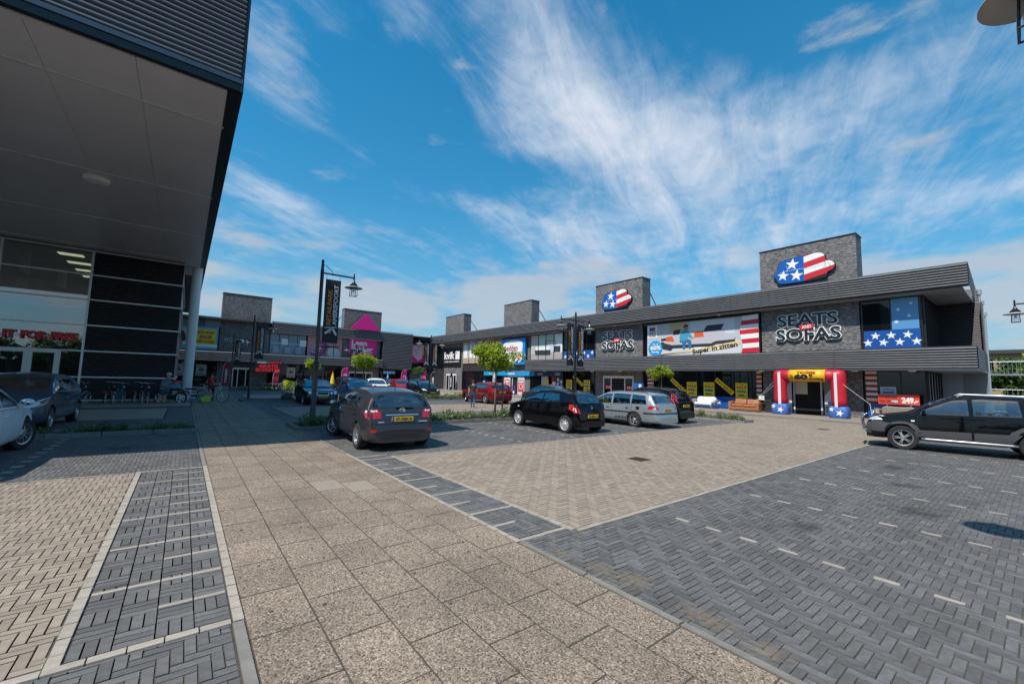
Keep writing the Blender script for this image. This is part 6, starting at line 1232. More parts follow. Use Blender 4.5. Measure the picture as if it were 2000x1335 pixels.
for i in range(15): 
    x = .15-i*.19-(.45 if i > 11 else 0)-(.25 if i > 5 else 0); shrub(x, 16.15+RS.uniform(-.12, .12), RS.uniform(.38, .62), 'low ground cover plant in the bed under the big roof', 'plants under the big roof')
for i in range(20): shrub(12.6+i*.45, 31.2+RS.uniform(-.2, .5), RS.uniform(.9, 1.3), 'shrub in the planter before the red estate car', 'shrubs before the red estate')
for i in range(5): shrub(8.2+i*.5, 31.2, 1.1, 'pale shrub between the navy saloon and the blue car', 'shrubs by the navy saloon', 2)
shrub(5.55, 31.4, 1.5, 'lone bush at the kerb beside the navy saloon', None, 1)
for i in range(24): shrub(4.0+i*.68, 49.2+RS.uniform(-.2, .2), 1.3, 'shrub in the far bed along the far pavement', 'shrubs in the far bed')
# background beyond the end wall and trees behind the viewer that show in the store glass
def big_tree(x, y, h, r, label, n=2600, m=None, lf=.5):
    t = thing('tree', label, 'tree', (x, y, 0)); b = MB(); b.tube([(0, 0, -.2), (.1, 0, h*.3), (0, .1, h*.6)], [.25, .2, .1], 9)
    for i in range(7): a = i*.9; b.tube([(0, 0, h*.35), (r*.4*math.cos(a), r*.4*math.sin(a), h*.55), (r*.7*math.cos(a), r*.7*math.sin(a), h*.75)], [.1, .07, .03], 6)
    b.build('trunk', M_bark, t, 'all'); leaf_cloud(n, crown_pos(r, h*.34, h*.62, 34, .3), lf).build('crown', m or M_leafd, t)
for i, (x, y, h, r) in enumerate(((66, 2.2, 6.0, 2.6), (68, -.9, 6.6, 3.0), (62, .6, 4.6, 2.4))): big_tree(x, y, h, r, ['leafy tree behind the steel fence beyond the end wall', 'tree with yellowish leaves behind the fence beyond the end wall', 'low bushy tree beside the steel stairs'][i], 3000, M_leaf if i == 1 else M_leaf2, .36)
for i, (x, y, h, r) in enumerate(((-13, -16, 6.5, 4), (-6.5, -21, 9.5, 4.6), (-20, -15, 6.0, 4), (3.5, -22, 7, 4), (-27, -14, 7, 4.5))): big_tree(x, y, h, r, 'broad dark tree reflected in the store glass', 1500, M_leafd, .6); COL.objects[-1].name
for o_ in [q for q in COL.objects if q.get('label') == 'broad dark tree reflected in the store glass']: o_['group'] = 'trees reflected in the glass'
t = thing('hedge', 'long dark hedge along the road behind the car park', 'hedge', (-10, -15.5, 0)); HR = random.Random(5)
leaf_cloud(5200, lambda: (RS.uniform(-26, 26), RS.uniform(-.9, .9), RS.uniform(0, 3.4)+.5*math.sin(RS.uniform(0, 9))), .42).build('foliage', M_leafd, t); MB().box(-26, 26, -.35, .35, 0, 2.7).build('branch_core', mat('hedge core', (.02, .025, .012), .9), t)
t = thing('office_building', 'low office block with flat dark roof behind the trees', 'building', (92, -6, 0)); b = MB().box(-5, 12, -16, 14, 0, 7.0); b.build('wall', mat('ochre wall', (.34, .25, .13), .8, var=.15, vscale=.5), t); MB().box(-5.6, 12.5, -16.5, 14.5, 7.0, 7.5).build('roof', M_roof, t); MB().box(-3, 1, -2, 2, 7.5, 8.7).build('roof_box', M_ribdk, t)
for i in range(7): MB().box(-5.06, -4.98, -14+i*4, -11.5+i*4, 4.6, 6.2).build('window', M_dglass, t)
t = thing('steel_fence', 'pale steel bar fence with raised stair landing beyond the end wall', 'fence', (56.5, 1.6, 0)); M_st = mat('galvanised steel', (.38, .44, .46), .45, .6)
for i in range(26): MB().cyl((0, -5+i*.28, 0), (0, -5+i*.28, 2.1), .012, n=6).build('bar', M_st, t)
for z in (.15, 2.05): MB().cyl((0, -5, z), (0, 2.2, z), .03, n=8).build('rail', M_st, t)
for y in (-4.2, -1.1, 1.6): MB().cyl((.6, y, 0), (.6, y, 4.6), .07, n=8).build('post', M_st, t)
MB().box(.3, 2.2, -1.1, 1.8, 3.3, 3.42).build('landing', M_st, t); MB().cyl((.4, -1.1, 4.5), (.4, 1.8, 4.5), .035, n=8).build('handrail', M_st, t); MB().obox((.8, -1.1, 3.3), (.8, -5.5, .4), .9, .08).build('stair_flight', M_st, t); MB().cyl((.4, -1.1, 4.4), (.4, -5.5, 1.5), .035, n=8).build('handrail', M_st, t)
for i in range(12): MB().cyl((.4, -1.0+i*.24, 3.42), (.4, -1.0+i*.24, 4.5), .014, n=5).build('bar', M_st, t)

# ---------------------------------------------------------------- inflatable arch, sofas, bins, boards, flags
t = thing('inflatable_arch', 'red and white inflatable arch with blue starred feet and yellow banner', 'inflatable arch', (30.3, 8.95, .06), WALL)
M_in = mat('inflatable red', (.48, .012, .030), .45, var=.08, vscale=3, bump=.15, bscale=6); M_inb = mat('inflatable blue', (.05, .13, .42), .5, var=.1, vscale=4, bump=.3, bscale=7); M_iny = mat('inflatable yellow', (.78, .42, .01), .45)
r = .37; hw_ = 1.52; hz = 2.42
def arc(cx, cz, a0, a1, n, R): return [(cx+R*math.cos(a0+(a1-a0)*i/n), 0, cz+R*math.sin(a0+(a1-a0)*i/n)) for i in range(n+1)]
for sg in (-1, 1):
    path = [(sg*hw_, 0, .6+i*.2) for i in range(9)]+[(sg*hw_, 0, 2.36), (sg*(hw_-.06), 0, 2.44), (sg*(hw_-.2), 0, 2.46), (sg*(hw_-.6), 0, 2.46)]
    b = MB(); vs = []; n = 20
    b.tube([(sg*hw_, 0, z) for z in (.62, 1.0, 1.5, 2.0, 2.46, 2.64, 2.76, 2.80)], [r, r*1.02, r*.99, r*1.02, r*1.02, r*.95, r*.7, r*.25], n); b.build('leg', M_in, t, 'all')
    b = MB(); a0 = -math.pi/2-.20; vs = []
    for i in range(13):
        z = .64+2.02*i/12
        for j in range(5): a = a0+.40*j/4-.15*sg; vs.append((sg*hw_+(r*1.035)*math.cos(a), (r*1.035)*math.sin(a), z))
    b.add(vs, [(i*5+j, i*5+j+1, (i+1)*5+j+1, (i+1)*5+j) for i in range(12) for j in range(4)]); b.build('white_stripe', mat('inflatable white', (.66, .66, .68), .5), t, 'all')
    b = MB(); pr = [(x*.98, y) for x, y in rrect(-.46, .46, -.40, .40, .16)]; k = len(pr); vs = []
    for z, s in ((0, .92), (.08, 1.02), (.35, 1.04), (.58, .98), (.68, .82)): vs += [(sg*hw_+x*s, y*s, z) for x, y in pr]
    b.add(vs, [(i*k+j, i*k+(j+1) % k, (i+1)*k+(j+1) % k, (i+1)*k+j) for i in range(4) for j in range(k)]+[tuple(4*k+j for j in range(k))]); ft = b.build('foot', M_inb, t, 'all')
    for u, v, rr in ((.10, .30, .21), (-.28, .50, .15)): flat('star', star(sg*hw_+u, v, rr, .3), LF, .425, .432, M_wh, ft)
b = MB(); b.tube([(x, 0, 2.46) for x in (-1.55, -1.0, -.5, 0, .5, 1.0, 1.55)], [r*.98]*7, 20); b.build('crossbar', M_in, t, 'all'); b = MB(); b.tube([(x, 0, 2.46) for x in (-.95, -.5, 0, .5, .95)], [r*1.02]*5, 20); bn = b.build('banner_wrap', M_iny, t, 'all')
text('Vandaag', LF, -.50, .50, 2.60, 2.76, .385, M_red, bn, bold=.03, depth=.02); text('60', LF, -.62, .10, 2.20, 2.56, .385, M_blk, bn, bold=.06, depth=.02); text('%', LF, .16, .36, 2.42, 2.56, .385, M_blk, bn, bold=.02, depth=.02); text('Korting', LF, .20, .88, 2.17, 2.33, .385, M_blk, bn, bold=.04, depth=.02); text('Tot', LF, -.86, -.70, 2.40, 2.50, .385, M_blk, bn, depth=.02); text('wel', LF, -.86, -.68, 2.27, 2.36, .385, M_blk, bn, depth=.02)
for p, q in (((-1.85, -.1, 2.1), (-3.4, .5, .55)), ((-1.6, -.25, 2.05), (-3.4, .45, .5)), ((1.7, -.25, 2.05), (2.95, -.2, .9)), ((2.95, -.2, .9), (3.1, -.5, .0))): MB().cyl(p, q, .008, n=5).build('guy_rope', M_wh, t)
for Y, lb in ((10.72, 'narrow white roll up banner left of the dark doorway under the arch'), (8.2, 'narrow white roll up banner right of the dark doorway under the arch')):
    q = sgn('roll_up_banner', lb, 'banner', 31.9, Y, .06); flat('sheet', rect(-.36, .36, .02, 2.1), LF, 0, .02, mat('banner white2', (.62, .62, .66), .5), q); flat('grey_shape', [(-.36, 1.2), (.3, 2.1), (-.36, 2.1)], LF, .02, .023, M_grey, q); text('SEATS', LF, -.3, .3, .42, .58, .021, M_blk, q, bold=.04, depth=.003); text('SOFAS', LF, -.3, .3, .22, .38, .021, M_blk, q, bold=.04, depth=.003); flat('emblem', rect(-.2, .0, .68, .88), LF, .02, .023, M_blue, q); flat('emblem', rect(.0, .2, .68, .88), LF, .02, .023, M_red, q); MB().box(-.38, .38, -.1, .1, -.0, .03).build('foot', M_alu, q)
def sofa(label, X, Y, w, d, h, m, style):
    t = thing('sofa', label, 'sofa', (X, Y, .06), WALL)
    if style == 'box':
        MB().box(-w/2+.18, w/2-.18, -d/2+.04, d/2, .10, .30).build('base', m, t, bevel=.03)
        for s in (-1, 1):
            MB().box(min(s*w/2, s*(w/2-.20)), max(s*w/2, s*(w/2-.20)), -d/2, d/2, .06, .62).build('armrest', m, t, bevel=.06); x = s*(w/4-.1)
            MB().box(x-w/4+.11, x+w/4-.11, -d/2-.0, d/2-.22, .30, .46).build('seat_cushion', m, t, bevel=.06); MB().obox((x, d/2-.26, .44), (x, d/2-.14, h), w/2-.23, .2, up=(0, 1, 0)).build('back_cushion', m, t, bevel=.06)
        MB().box(-w/2+.18, w/2-.18, d/2-.16, d/2, .1, h-.12).build('backrest', m, t, bevel=.04)
    else:
        po = smooth_poly([(-w*.42, .30), (w*.42, .30), (w*.44, .62), (w*.36, h), (0, h*.94), (-w*.36, h), (-w*.44, .62)], 2)
        MB().prism(po, frame((0, d/2-.06, 0), (1, 0, 0)), 0, .16).build('backrest', m, t, smooth=True, bevel=.04)
        MB().box(-w*.40, w*.40, -d/2+.08, d/2-.2, .24, .42).build('seat_cushion', m, t, bevel=.08)
        for s in (-1, 1): MB().tube([(s*w*.44, d/2-.1, .55), (s*w*.50, 0, .56), (s*w*.48, -d/2+.05, .46), (s*w*.40, -d/2-.02, .34)], [.10, .12, .12, .09], 12).build('armrest', mat('sofa grey leather', (.22, .22, .24), .45) if style == 'curvy' else m, t, 'all')
        for s in (-1, 1): MB().tube([(s*w*.3, -d/2+.1, .24), (s*w*.42, -d/2, .03), (s*w*.42, d/2, .03), (s*w*.3, d/2-.1, .24)], .016, 6).build('leg', M_chrome, t)
    return t
sofa('tan leather two seat sofa standing before the shop window', 30.85, 12.85, 2.0, .9, .80, mat('tan leather', (.34, .135, .055), .45, var=.2, vscale=5, bump=.3, bscale=12), 'box')
sofa('white curvy sofa with grey armrests on the shop pavement', 31.0, 15.8, 1.75, .85, .88, mat('white leather', (.74, .74, .76), .4, bump=.15, bscale=9), 'curvy')
sofa('taupe sofa under the red offer board', 31.0, 5.0, 1.75, .85, .82, mat('taupe leather', (.23, .19, .16), .5, bump=.2, bscale=10), 'taupe')
def bin_(X, Y, label):
    t = thing('litter_bin', label, 'litter bin', (X, Y, .06), WALL); MB().box(-.24, .24, -.22, .22, 0, .86).build('body', mat('bin charcoal', (.03, .032, .036), .5), t, bevel=.03); MB().box(-.26, .26, -.24, .24, .86, .92).build('lid', M_black, t, bevel=.02); MB().box(-.15, .15, -.225, -.215, .62, .74).build('slot', M_int, t)
bin_(31.3, 11.55, 'charcoal litter bin between the tan sofa and the arch'); bin_(31.7, 27.75, 'charcoal litter bin by the brick pier with the white framed door')
t = sgn('price_stand', 'small white price stand next to the tan leather sofa', 'price stand', 30.75, 11.78, .06); MB().cyl((0, 0, 0), (0, 0, .85), .015).build('post', M_blk, t); flat('card', rect(-.17, .17, .82, 1.10), LF, 0, .02, M_wh, t); flat('picture', rect(-.02, .13, .95, 1.04), LF, .02, .023, M_yel, t)
def parking_sign(X, Y, z, label, rz=WALL, n=1, h=.9):
    t = sgn('parking_sign', label, 'sign', X, Y, 0, rz, None); MB().cyl((0, .04, 0), (0, .04, z+h), .03).build('post', M_alu, t)
    for k in range(n): flat('plate', rect(-.28+k*.36-(.3 if n > 1 else 0), .28+k*.36-(.3 if n > 1 else 0), z, z+h), LF, .02*k, .02*k+.015, M_blue if k else mat('sign mid blue', (.01, .12, .40), .35), t)
    u = .06 if n > 1 else 0; text('P', LF, u-.13, u+.13, z+h*.48, z+h*.9, .02*n+.017, M_wh, t, bold=.03, depth=.003); flat('mark', rect(u-.05, u+.05, z+.12, z+h*.28), LF, .02*n-.005, .02*n+.002, M_wh, t)
parking_sign(29.2, 20.25, .9, 'pair of blue parking signs by the white framed shop door', n=2); parking_sign(28.5, 41.6, .9, 'blue parking sign before the bed shop', h=.75); parking_sign(26.6, 60.0, .9, 'blue parking sign at the far corner gate', 0, h=.9)
for Y, X, lb, c1 in ((40.0, 30.8, 'red and white board left of the bed shop door', M_red), (37.5, 30.9, 'red and white board right of the bed shop door', M_red)):
    t = sgn('pavement_board', lb, 'board', X, Y, .06); flat('sheet', rect(-.6, .6, .1, 2.0), LF, 0, .04, mat('banner white2', (.62, .62, .66), .5), t); flat('panel', rrect(-.5, .5, .35, 1.75, .1), LF, .04, .045, mat('board coral', (.55, .06, .05), .4), t); flat('ring', disc(0, 1.0, .33, 20), LF, .045, .05, M_wh, t); flat('ring_inner', disc(0, 1.0, .25, 20), LF, .05, .055, MATS['board coral'], t); flat('bar', rect(-.4, .4, 1.45, 1.6), LF, .045, .05, M_wh, t); MB().box(-.6, .6, -.2, .2, 0, .05).build('foot', M_alu, t)
t = sgn('pavement_board', 'small purple pavement board with a pale ring', 'board', 29.6, 37.2, .06); flat('sheet', rect(-.3, .3, .05, 1.1), LF, 0, .04, mat('purple', (.06, .035, .16), .4), t); flat('ring', disc(0, .35, .15, 18), LF, .04, .045, M_wh, t); MB().box(-.3, .3, -.15, .15, 0, .05).build('foot', M_alu, t)
def feather(X, Y, h, label, m, txt=None, tm=None, rz=0, w=.62):
    t = sgn('feather_flag', label, 'flag', X, Y, .05, rz, None); pts = [(0, 0, 0), (0, 0, h*.55), (.05, 0, h*.82), (.25*w/.62, 0, h*.97), (w, 0, h)]; MB().tube(pts, .018, 6).build('pole', M_alu, t)
    n = 14; vs = []
    for i in range(n+1):
        z = h*(.12+.87*i/n); xl = 0 if z < h*.55 else (.05*((z/h-.55)/.27) if z < h*.82 else .05+(w-.06)*((z/h-.82)/.18)**1.7); xr = w*(1 if i > 1 else .85); vs += [(min(xl+.02, xr), .03*math.sin(i*.7), z), ((xl+xr)/2, .05*math.sin(i*.7+1), z), (xr, .05*math.sin(i*.7+2), z)]
    MB().add(vs, [(i*3+j, i*3+j+1, (i+1)*3+j+1, (i+1)*3+j) for i in range(n) for j in range(2)]).build('sail', m, t, 'all')
    if txt: 
        f2 = frame((w*.55, -.09, h*.45), (0, 0, 1), (-1, 0, 0)); text(txt, f2, -h*.26, h*.26, -w*.28, w*.22, 0, tm or M_wh, t, bold=.02, depth=.004); f3 = frame((w*.55, .09, h*.45), (0, 0, 1), (1, 0, 0)); text(txt, f3, -h*.26, h*.26, -w*.28, w*.22, 0, tm or M_wh, t, bold=.02, depth=.004)
    MB().box(-.25, .25, -.25, .25, 0, .04).build('foot', M_black, t)
M_rflag = mat('flag crimson', (.36, .012, .05), .6)
feather(3.45, 57.5, 3.0, 'crimson feather flag left of the far automatic door', M_rflag, 'woonsquare'); feather(8.9, 60.2, 2.1, 'crimson feather flag right under the led board', M_rflag)
feather(17.3, 60.5, 2.9, 'magenta feather flag left of the far white doors', M_mag, 'SALE', M_cream, w=.85); feather(26.0, 60.3, 2.9, 'magenta feather flag before the shop right of the white doors', M_mag, 'SALE', M_cream, w=.85); feather(27.6, 56.8, 2.8, 'magenta feather flag nearest the twin lantern post', M_mag, 'SALE', M_cream, w=.8)
feather(29.6, 57.6, 2.7, 'black feather flag reading kvik at the corner cladding', M_blk, 'kvik', M_wh, rad(-40), .6); feather(31.2, 54.6, 2.75, 'black feather flag reading kvik before the glazed door', M_blk, 'kvik', M_wh, rad(-90), .75); feather(31.2, 43.6, 2.9, 'pale feather flag with red print beside the blue header', mat('flag pale', (.5, .55, .62), .6), 'slaap', M_red, rad(-90), .6)
for x, y, c, lb in ((23.6, 59.5, (.10, .42, .66), 'closed pale blue parasol before the far shop'), (16.1, 60.3, (.70, .52, .03), 'closed yellow parasol before the far shop')):
    t = thing('closed_parasol', lb, 'parasol', (x, y, .05)); MB().cyl((0, 0, 0), (0, 0, 2.3), .02).build('pole', M_alu, t); MB().lathe([(.05, .5), (.30, .6), (.24, 1.2), (.10, 1.9), (.02, 2.2)], 10).build('canopy', mat('parasol '+lb[:12], c, .7), t); MB().lathe([(.0, .06), (.25, .05), (.25, 0)], 14).build('foot', M_black, t)
t = thing('tub_chair', 'lime green tub chair on the pavement behind the navy saloon', 'chair', (9.1, 50.9, 0), rad(150)); b = MB(); vs = []; n = 12
for i in range(n+1):
    a = rad(-20+220*i/n); 
    for z, q in ((.35, .40), (.6, .52), (1.05-.35*abs(i/n-.5)*1.3, .58)): vs.append((q*math.cos(a), q*math.sin(a), z+.1))
b.add(vs, [(i*3+j, (i+1)*3+j, (i+1)*3+j+1, i*3+j+1) for i in range(n) for j in range(2)]); M_lime = mat('lime plastic', (.50, .62, .02), .4); b.build('shell', M_lime, t, 'all'); MB().lathe([(0, .46), (.40, .45), (.38, .38)], 14).build('seat', M_lime, t); MB().cyl((0, 0, 0), (0, 0, .4), .05).build('leg', M_chrome, t)
t = thing('pavement_bench', 'low grey slatted display table under the led board', 'bench', (8.6, 55.8, .05))
for k in range(5): MB().box(-1.6, 1.6, -.5+k*.21, -.32+k*.21, .55, .60).build('slat', M_grey, t)
for x in (-1.4, 1.4):
    for y in (-.4, .4): MB().box(x-.04, x+.04, y-.04, y+.04, 0, .55).build('leg', M_grey, t)

# ---------------------------------------------------------------- bicycles and mopeds
def cycle_wheel(t, x, r, m_t, spokes, mag=False, y=0.):
    b = MB(); b.tube([(x+r*math.cos(a), y, r+r*math.sin(a)) for a in [i*2*math.pi/28 for i in range(28)]], .022 if not mag else .045, 8, closed=True); w = b.build('wheel', m_t, t, 'all'); c = MB(); rr = r-.03
    c.tube([(x+rr*math.cos(a), y, r+rr*math.sin(a)) for a in [i*2*math.pi/24 for i in range(24)]], .012 if not mag else .03, 5, closed=True)
    for i in range(spokes): a = i*2*math.pi/spokes; c.cyl((x, y, r), (x+rr*math.cos(a), y, r+rr*math.sin(a)), .003 if not mag else .028, n=4)
    c.cyl((x, y-.04, r), (x, y+.04, r), .03, n=10); c.build('rim', M_alu if not mag else M_wh, w)
def bicycle(label, X, Y, rz, col, lean=.12, basket=False, step=True, bag=None, kid=False):
    t = thing('bicycle', label, 'bicycle', (X, Y, .0), rz); t.rotation_euler = (lean, 0, rz); t.rotation_mode = 'XYZ'; m = mat('bike '+str(col), col, .3, .3, coat=.5); r = .34; wb = 1.06
    cycle_wheel(t, wb/2, r, M_tyre, 18); cycle_wheel(t, -wb/2, r, M_tyre, 18)
    b = MB(); bb = (-.05, 0, .29); hd = (.34, 0, .92); hl = (.38, 0, .70); st = (-.20, 0, .80)
    b.tube([bb, st], .018, 7); b.tube([hl, (.1, 0, .42), bb] if step else [hl, bb], .022, 7); b.tube([hd, (.08, 0, .55), (-.08, 0, .42)] if step else [hd, st], .018, 7); b.tube([bb, (-wb/2, 0, r)], .014, 6); b.tube([(-.18, 0, .72), (-wb/2, 0, r)], .012, 6); b.tube([(.32, 0, 1.0), hl, (.44, 0, .58), (wb/2, 0, r)], .018, 7); b.build('frame', m, t, 'all')
    b = MB(); b.tube([(.32, 0, 1.0), (.30, 0, 1.08), (.33, .16, 1.12), (.18, .29, 1.10), (.08, .29, 1.09)], .012, 6); b.tube([(.30, 0, 1.08), (.33, -.16, 1.12), (.18, -.29, 1.10), (.08, -.29, 1.09)], .012, 6); b.build('handlebar', M_chrome, t, 'all')
    MB().prism(smooth_poly([(-.38, .86), (-.20, .84), (-.02, .88), (-.10, .92), (-.36, .94)], 1), frame((0, .07, 0), (1, 0, 0)), 0, .14).build('saddle', M_blk, t); MB().cyl(st, (-.22, 0, .88), .013).build('seat_post', M_alu, t)
    for x in (-wb/2, wb/2):
        b = MB(); b.tube([(x+(r+.035)*math.cos(a), 0, r+(r+.035)*math.sin(a)) for a in [rad((20 if x < 0 else 40)+i*12) for i in range(13)]], .018, 5); b.build('mudguard', m, t, 'all')
    b = MB(); b.tube([(-.30, -.06, .74), (-.80, -.06, .73)], .01, 5); b.tube([(-.30, .06, .74), (-.80, .06, .73)], .01, 5); b.tube([(-.72, -.06, .73), (-wb/2, -.06, r)], .008, 5); b.tube([(-.72, .06, .73), (-wb/2, .06, r)], .008, 5); b.build('rack', M_blk, t); MB().box(-.86, -.82, -.05, .05, .60, .68).build('rear_lamp', M_tail, t); MB().prism(rect(-.52, .0, .26, .42), frame((0, -.05, 0), (1, 0, 0)), 0, .03).build('chain_guard', m, t); MB().sphere((.42, 0, .86), (.05, .05, .05), 8).build('head_lamp', M_chrome, t)
    if bag:
        for s in (-1, 1): MB().box(-.76, -.36, min(s*.07, s*.20), max(s*.07, s*.20), .38, .72).build('pannier', bag, t, bevel=.03)
    return t
M_lime2 = mat('lime bag', (.50, .58, .03), .6)
bicycle('dark bicycle with blue frame leaning at the ribbed store wall', -2.68, 30.7, rad(76), (.05, .16, .24), .06); bicycle('black city bicycle at the ribbed store wall beside the blue framed one', -1.58, 30.3, rad(82), (.015, .015, .018), .04, step=False)
bicycle('dark bicycle against the wall left behind the blue framed one', -3.1, 31.4, rad(80), (.012, .012, .014), .05, step=False); bicycle('dark bicycle against the wall behind the black city bicycle', -1.95, 31.4, rad(80), (.014, .012, .012), .05, step=False); bicycle('bicycle half hidden behind the blue grey hatchback', -4.2, 30.4, rad(60), (.10, .02, .02), .05)
bicycle('white step through bicycle beside the man in red', 1.5, 31.25, rad(-28), (.50, .50, .50), .05, bag=None)
bicycle('blue bicycle parked near the led board', 10.0, 58.0, rad(150), (.02, .09, .16), .05); bicycle('teal bicycle parked at the far window', 11.6, 58.4, rad(160), (.02, .10, .13), .05)
def moped(label, X, Y, rz, col, mag, box=None):
    t = thing('moped', label, 'moped', (X, Y, 0), rz); m = mat('moped '+str(col), col, .3, coat=.6); r = .28
    cycle_wheel(t, .56, r, M_tyre, 5 if mag else 12, mag); cycle_wheel(t, -.56, r, M_tyre, 5 if mag else 12, mag)
    b = MB(); b.tube([(.40, 0, .88), (.34, 0, .70), (.12, 0, .42), (-.2, 0, .36), (-.4, 0, .55)], [.05, .07, .08, .08, .06], 9); b.build('frame', m, t, 'all'); b = MB(); b.tube([(.38, .0, .95), (.46, .0, .65), (.56, .05, r)], .022, 6); b.tube([(.46, 0, .65), (.56, -.05, r)], .02, 6); b.build('fork', M_chrome, t); MB().box(-.25, .12, -.11, .11, .18, .40).build('engine', M_trim, t, bevel=.03)
    MB().box(-.62, -.05, -.12, .12, .70, .80).build('saddle', M_blk, t, bevel=.04); b = MB(); b.tube([(.24, -.32, 1.02), (.36, -.1, 1.0), (.36, .1, 1.0), (.24, .32, 1.02)], .016, 6); b.build('handlebar', M_chrome, t); MB().sphere((.48, 0, .86), (.07, .09, .09), 10).build('head_lamp', M_chrome, t)
    for x in (-.56, .56):
        b = MB(); b.tube([(x+(r+.05)*math.cos(a), 0, r+(r+.05)*math.sin(a)) for a in [rad(10+i*14) for i in range(11)]], .04, 6); b.build('mudguard', m, t, 'all')
    b = MB(); b.tube([(-.55, .0, .62), (-.95, 0, .66)], .03, 6); b.build('rack', M_blk, t); MB().box(-.98, -.92, -.06, .06, .5, .62).build('rear_lamp', M_tail, t); MB().tube([(-.1, -.15, .22), (-.5, -.16, .24), (-.85, -.16, .28)], .04, 8).build('exhaust', M_chrome, t)
    return t
moped('black moped with white five spoke wheels beside the woman', -.5, 30.75, rad(148), (.012, .012, .014), True); moped('grey white moped parked at the round column', .72, 32.3, rad(20), (.45, .47, .48), False)
t = thing('shopping_bag', 'lime green bag on the ground by the white bicycle', 'bag', (1.15, 31.2, .0)); MB().box(-.24, .24, -.14, .14, 0, .30).build('body', M_lime2, t, bevel=.06); MB().tube([(-.1, 0, .28), (0, 0, .42), (.1, 0, .28)], .012, 5).build('handle', M_lime2, t)
t = thing('shopping_bag', 'red and blue bags piled on the moped saddle', 'bag', (-.30, 30.55, .82)); MB().box(-.28, .22, -.18, .18, 0, .24).build('body', mat('bag blue', (.10, .30, .45), .6), t, bevel=.08); MB().sphere((-.02, .0, .32), (.26, .18, .14), 12).build('top_bag', M_red, t, 'all')

# ---------------------------------------------------------------- people
M_skin = mat('skin', (.50, .28, .20), .55); M_hairb = mat('hair brown', (.05, .028, .016), .7); M_hairy = mat('hair blond grey', (.55, .44, .28), .7); M_jean = mat('jeans', (.025, .075, .16), .8, var=.2, vscale=9); M_tee = mat('dark tee', (.022, .024, .028), .8); M_redt = mat('red shirt', (.42, .014, .05), .75); M_pant = mat('dark trousers', (.012, .012, .014), .8); M_shoe = mat('shoes', (.10, .05, .03), .6)
def plaid():
    m = bpy.data.materials.new('plaid jacket'); m.use_nodes = True; nt = m.node_tree; N = nt.nodes.new; L = nt.links.new; p = nt.nodes['Principled BSDF']; tc = N('ShaderNodeTexCoord')
    ck = N('ShaderNodeTexChecker'); ck.inputs['Scale'].default_value = 11; ck.inputs['Color1'].default_value = (.02, .05, .10, 1); ck.inputs['Color2'].default_value = (.36, .42, .46, 1); L(tc.outputs['Object'], ck.inputs[0])
    c2 = N('ShaderNodeTexChecker'); c2.inputs['Scale'].default_value = 22; c2.inputs['Color1'].default_value = (.6, .6, .6, 1); c2.inputs['Color2'].default_value = (1, 1, 1, 1); L(tc.outputs['Object'], c2.inputs[0])
    mx = N('ShaderNodeMix'); mx.data_type = 'RGBA'; mx.blend_type = 'MULTIPLY'; mx.inputs[0].default_value = 1; L(ck.outputs[0], mx.inputs[6]); L(c2.outputs[0], mx.inputs[7]); L(mx.outputs[2], p.inputs['Base Color']); p.inputs['Roughness'].default_value = .85; return m
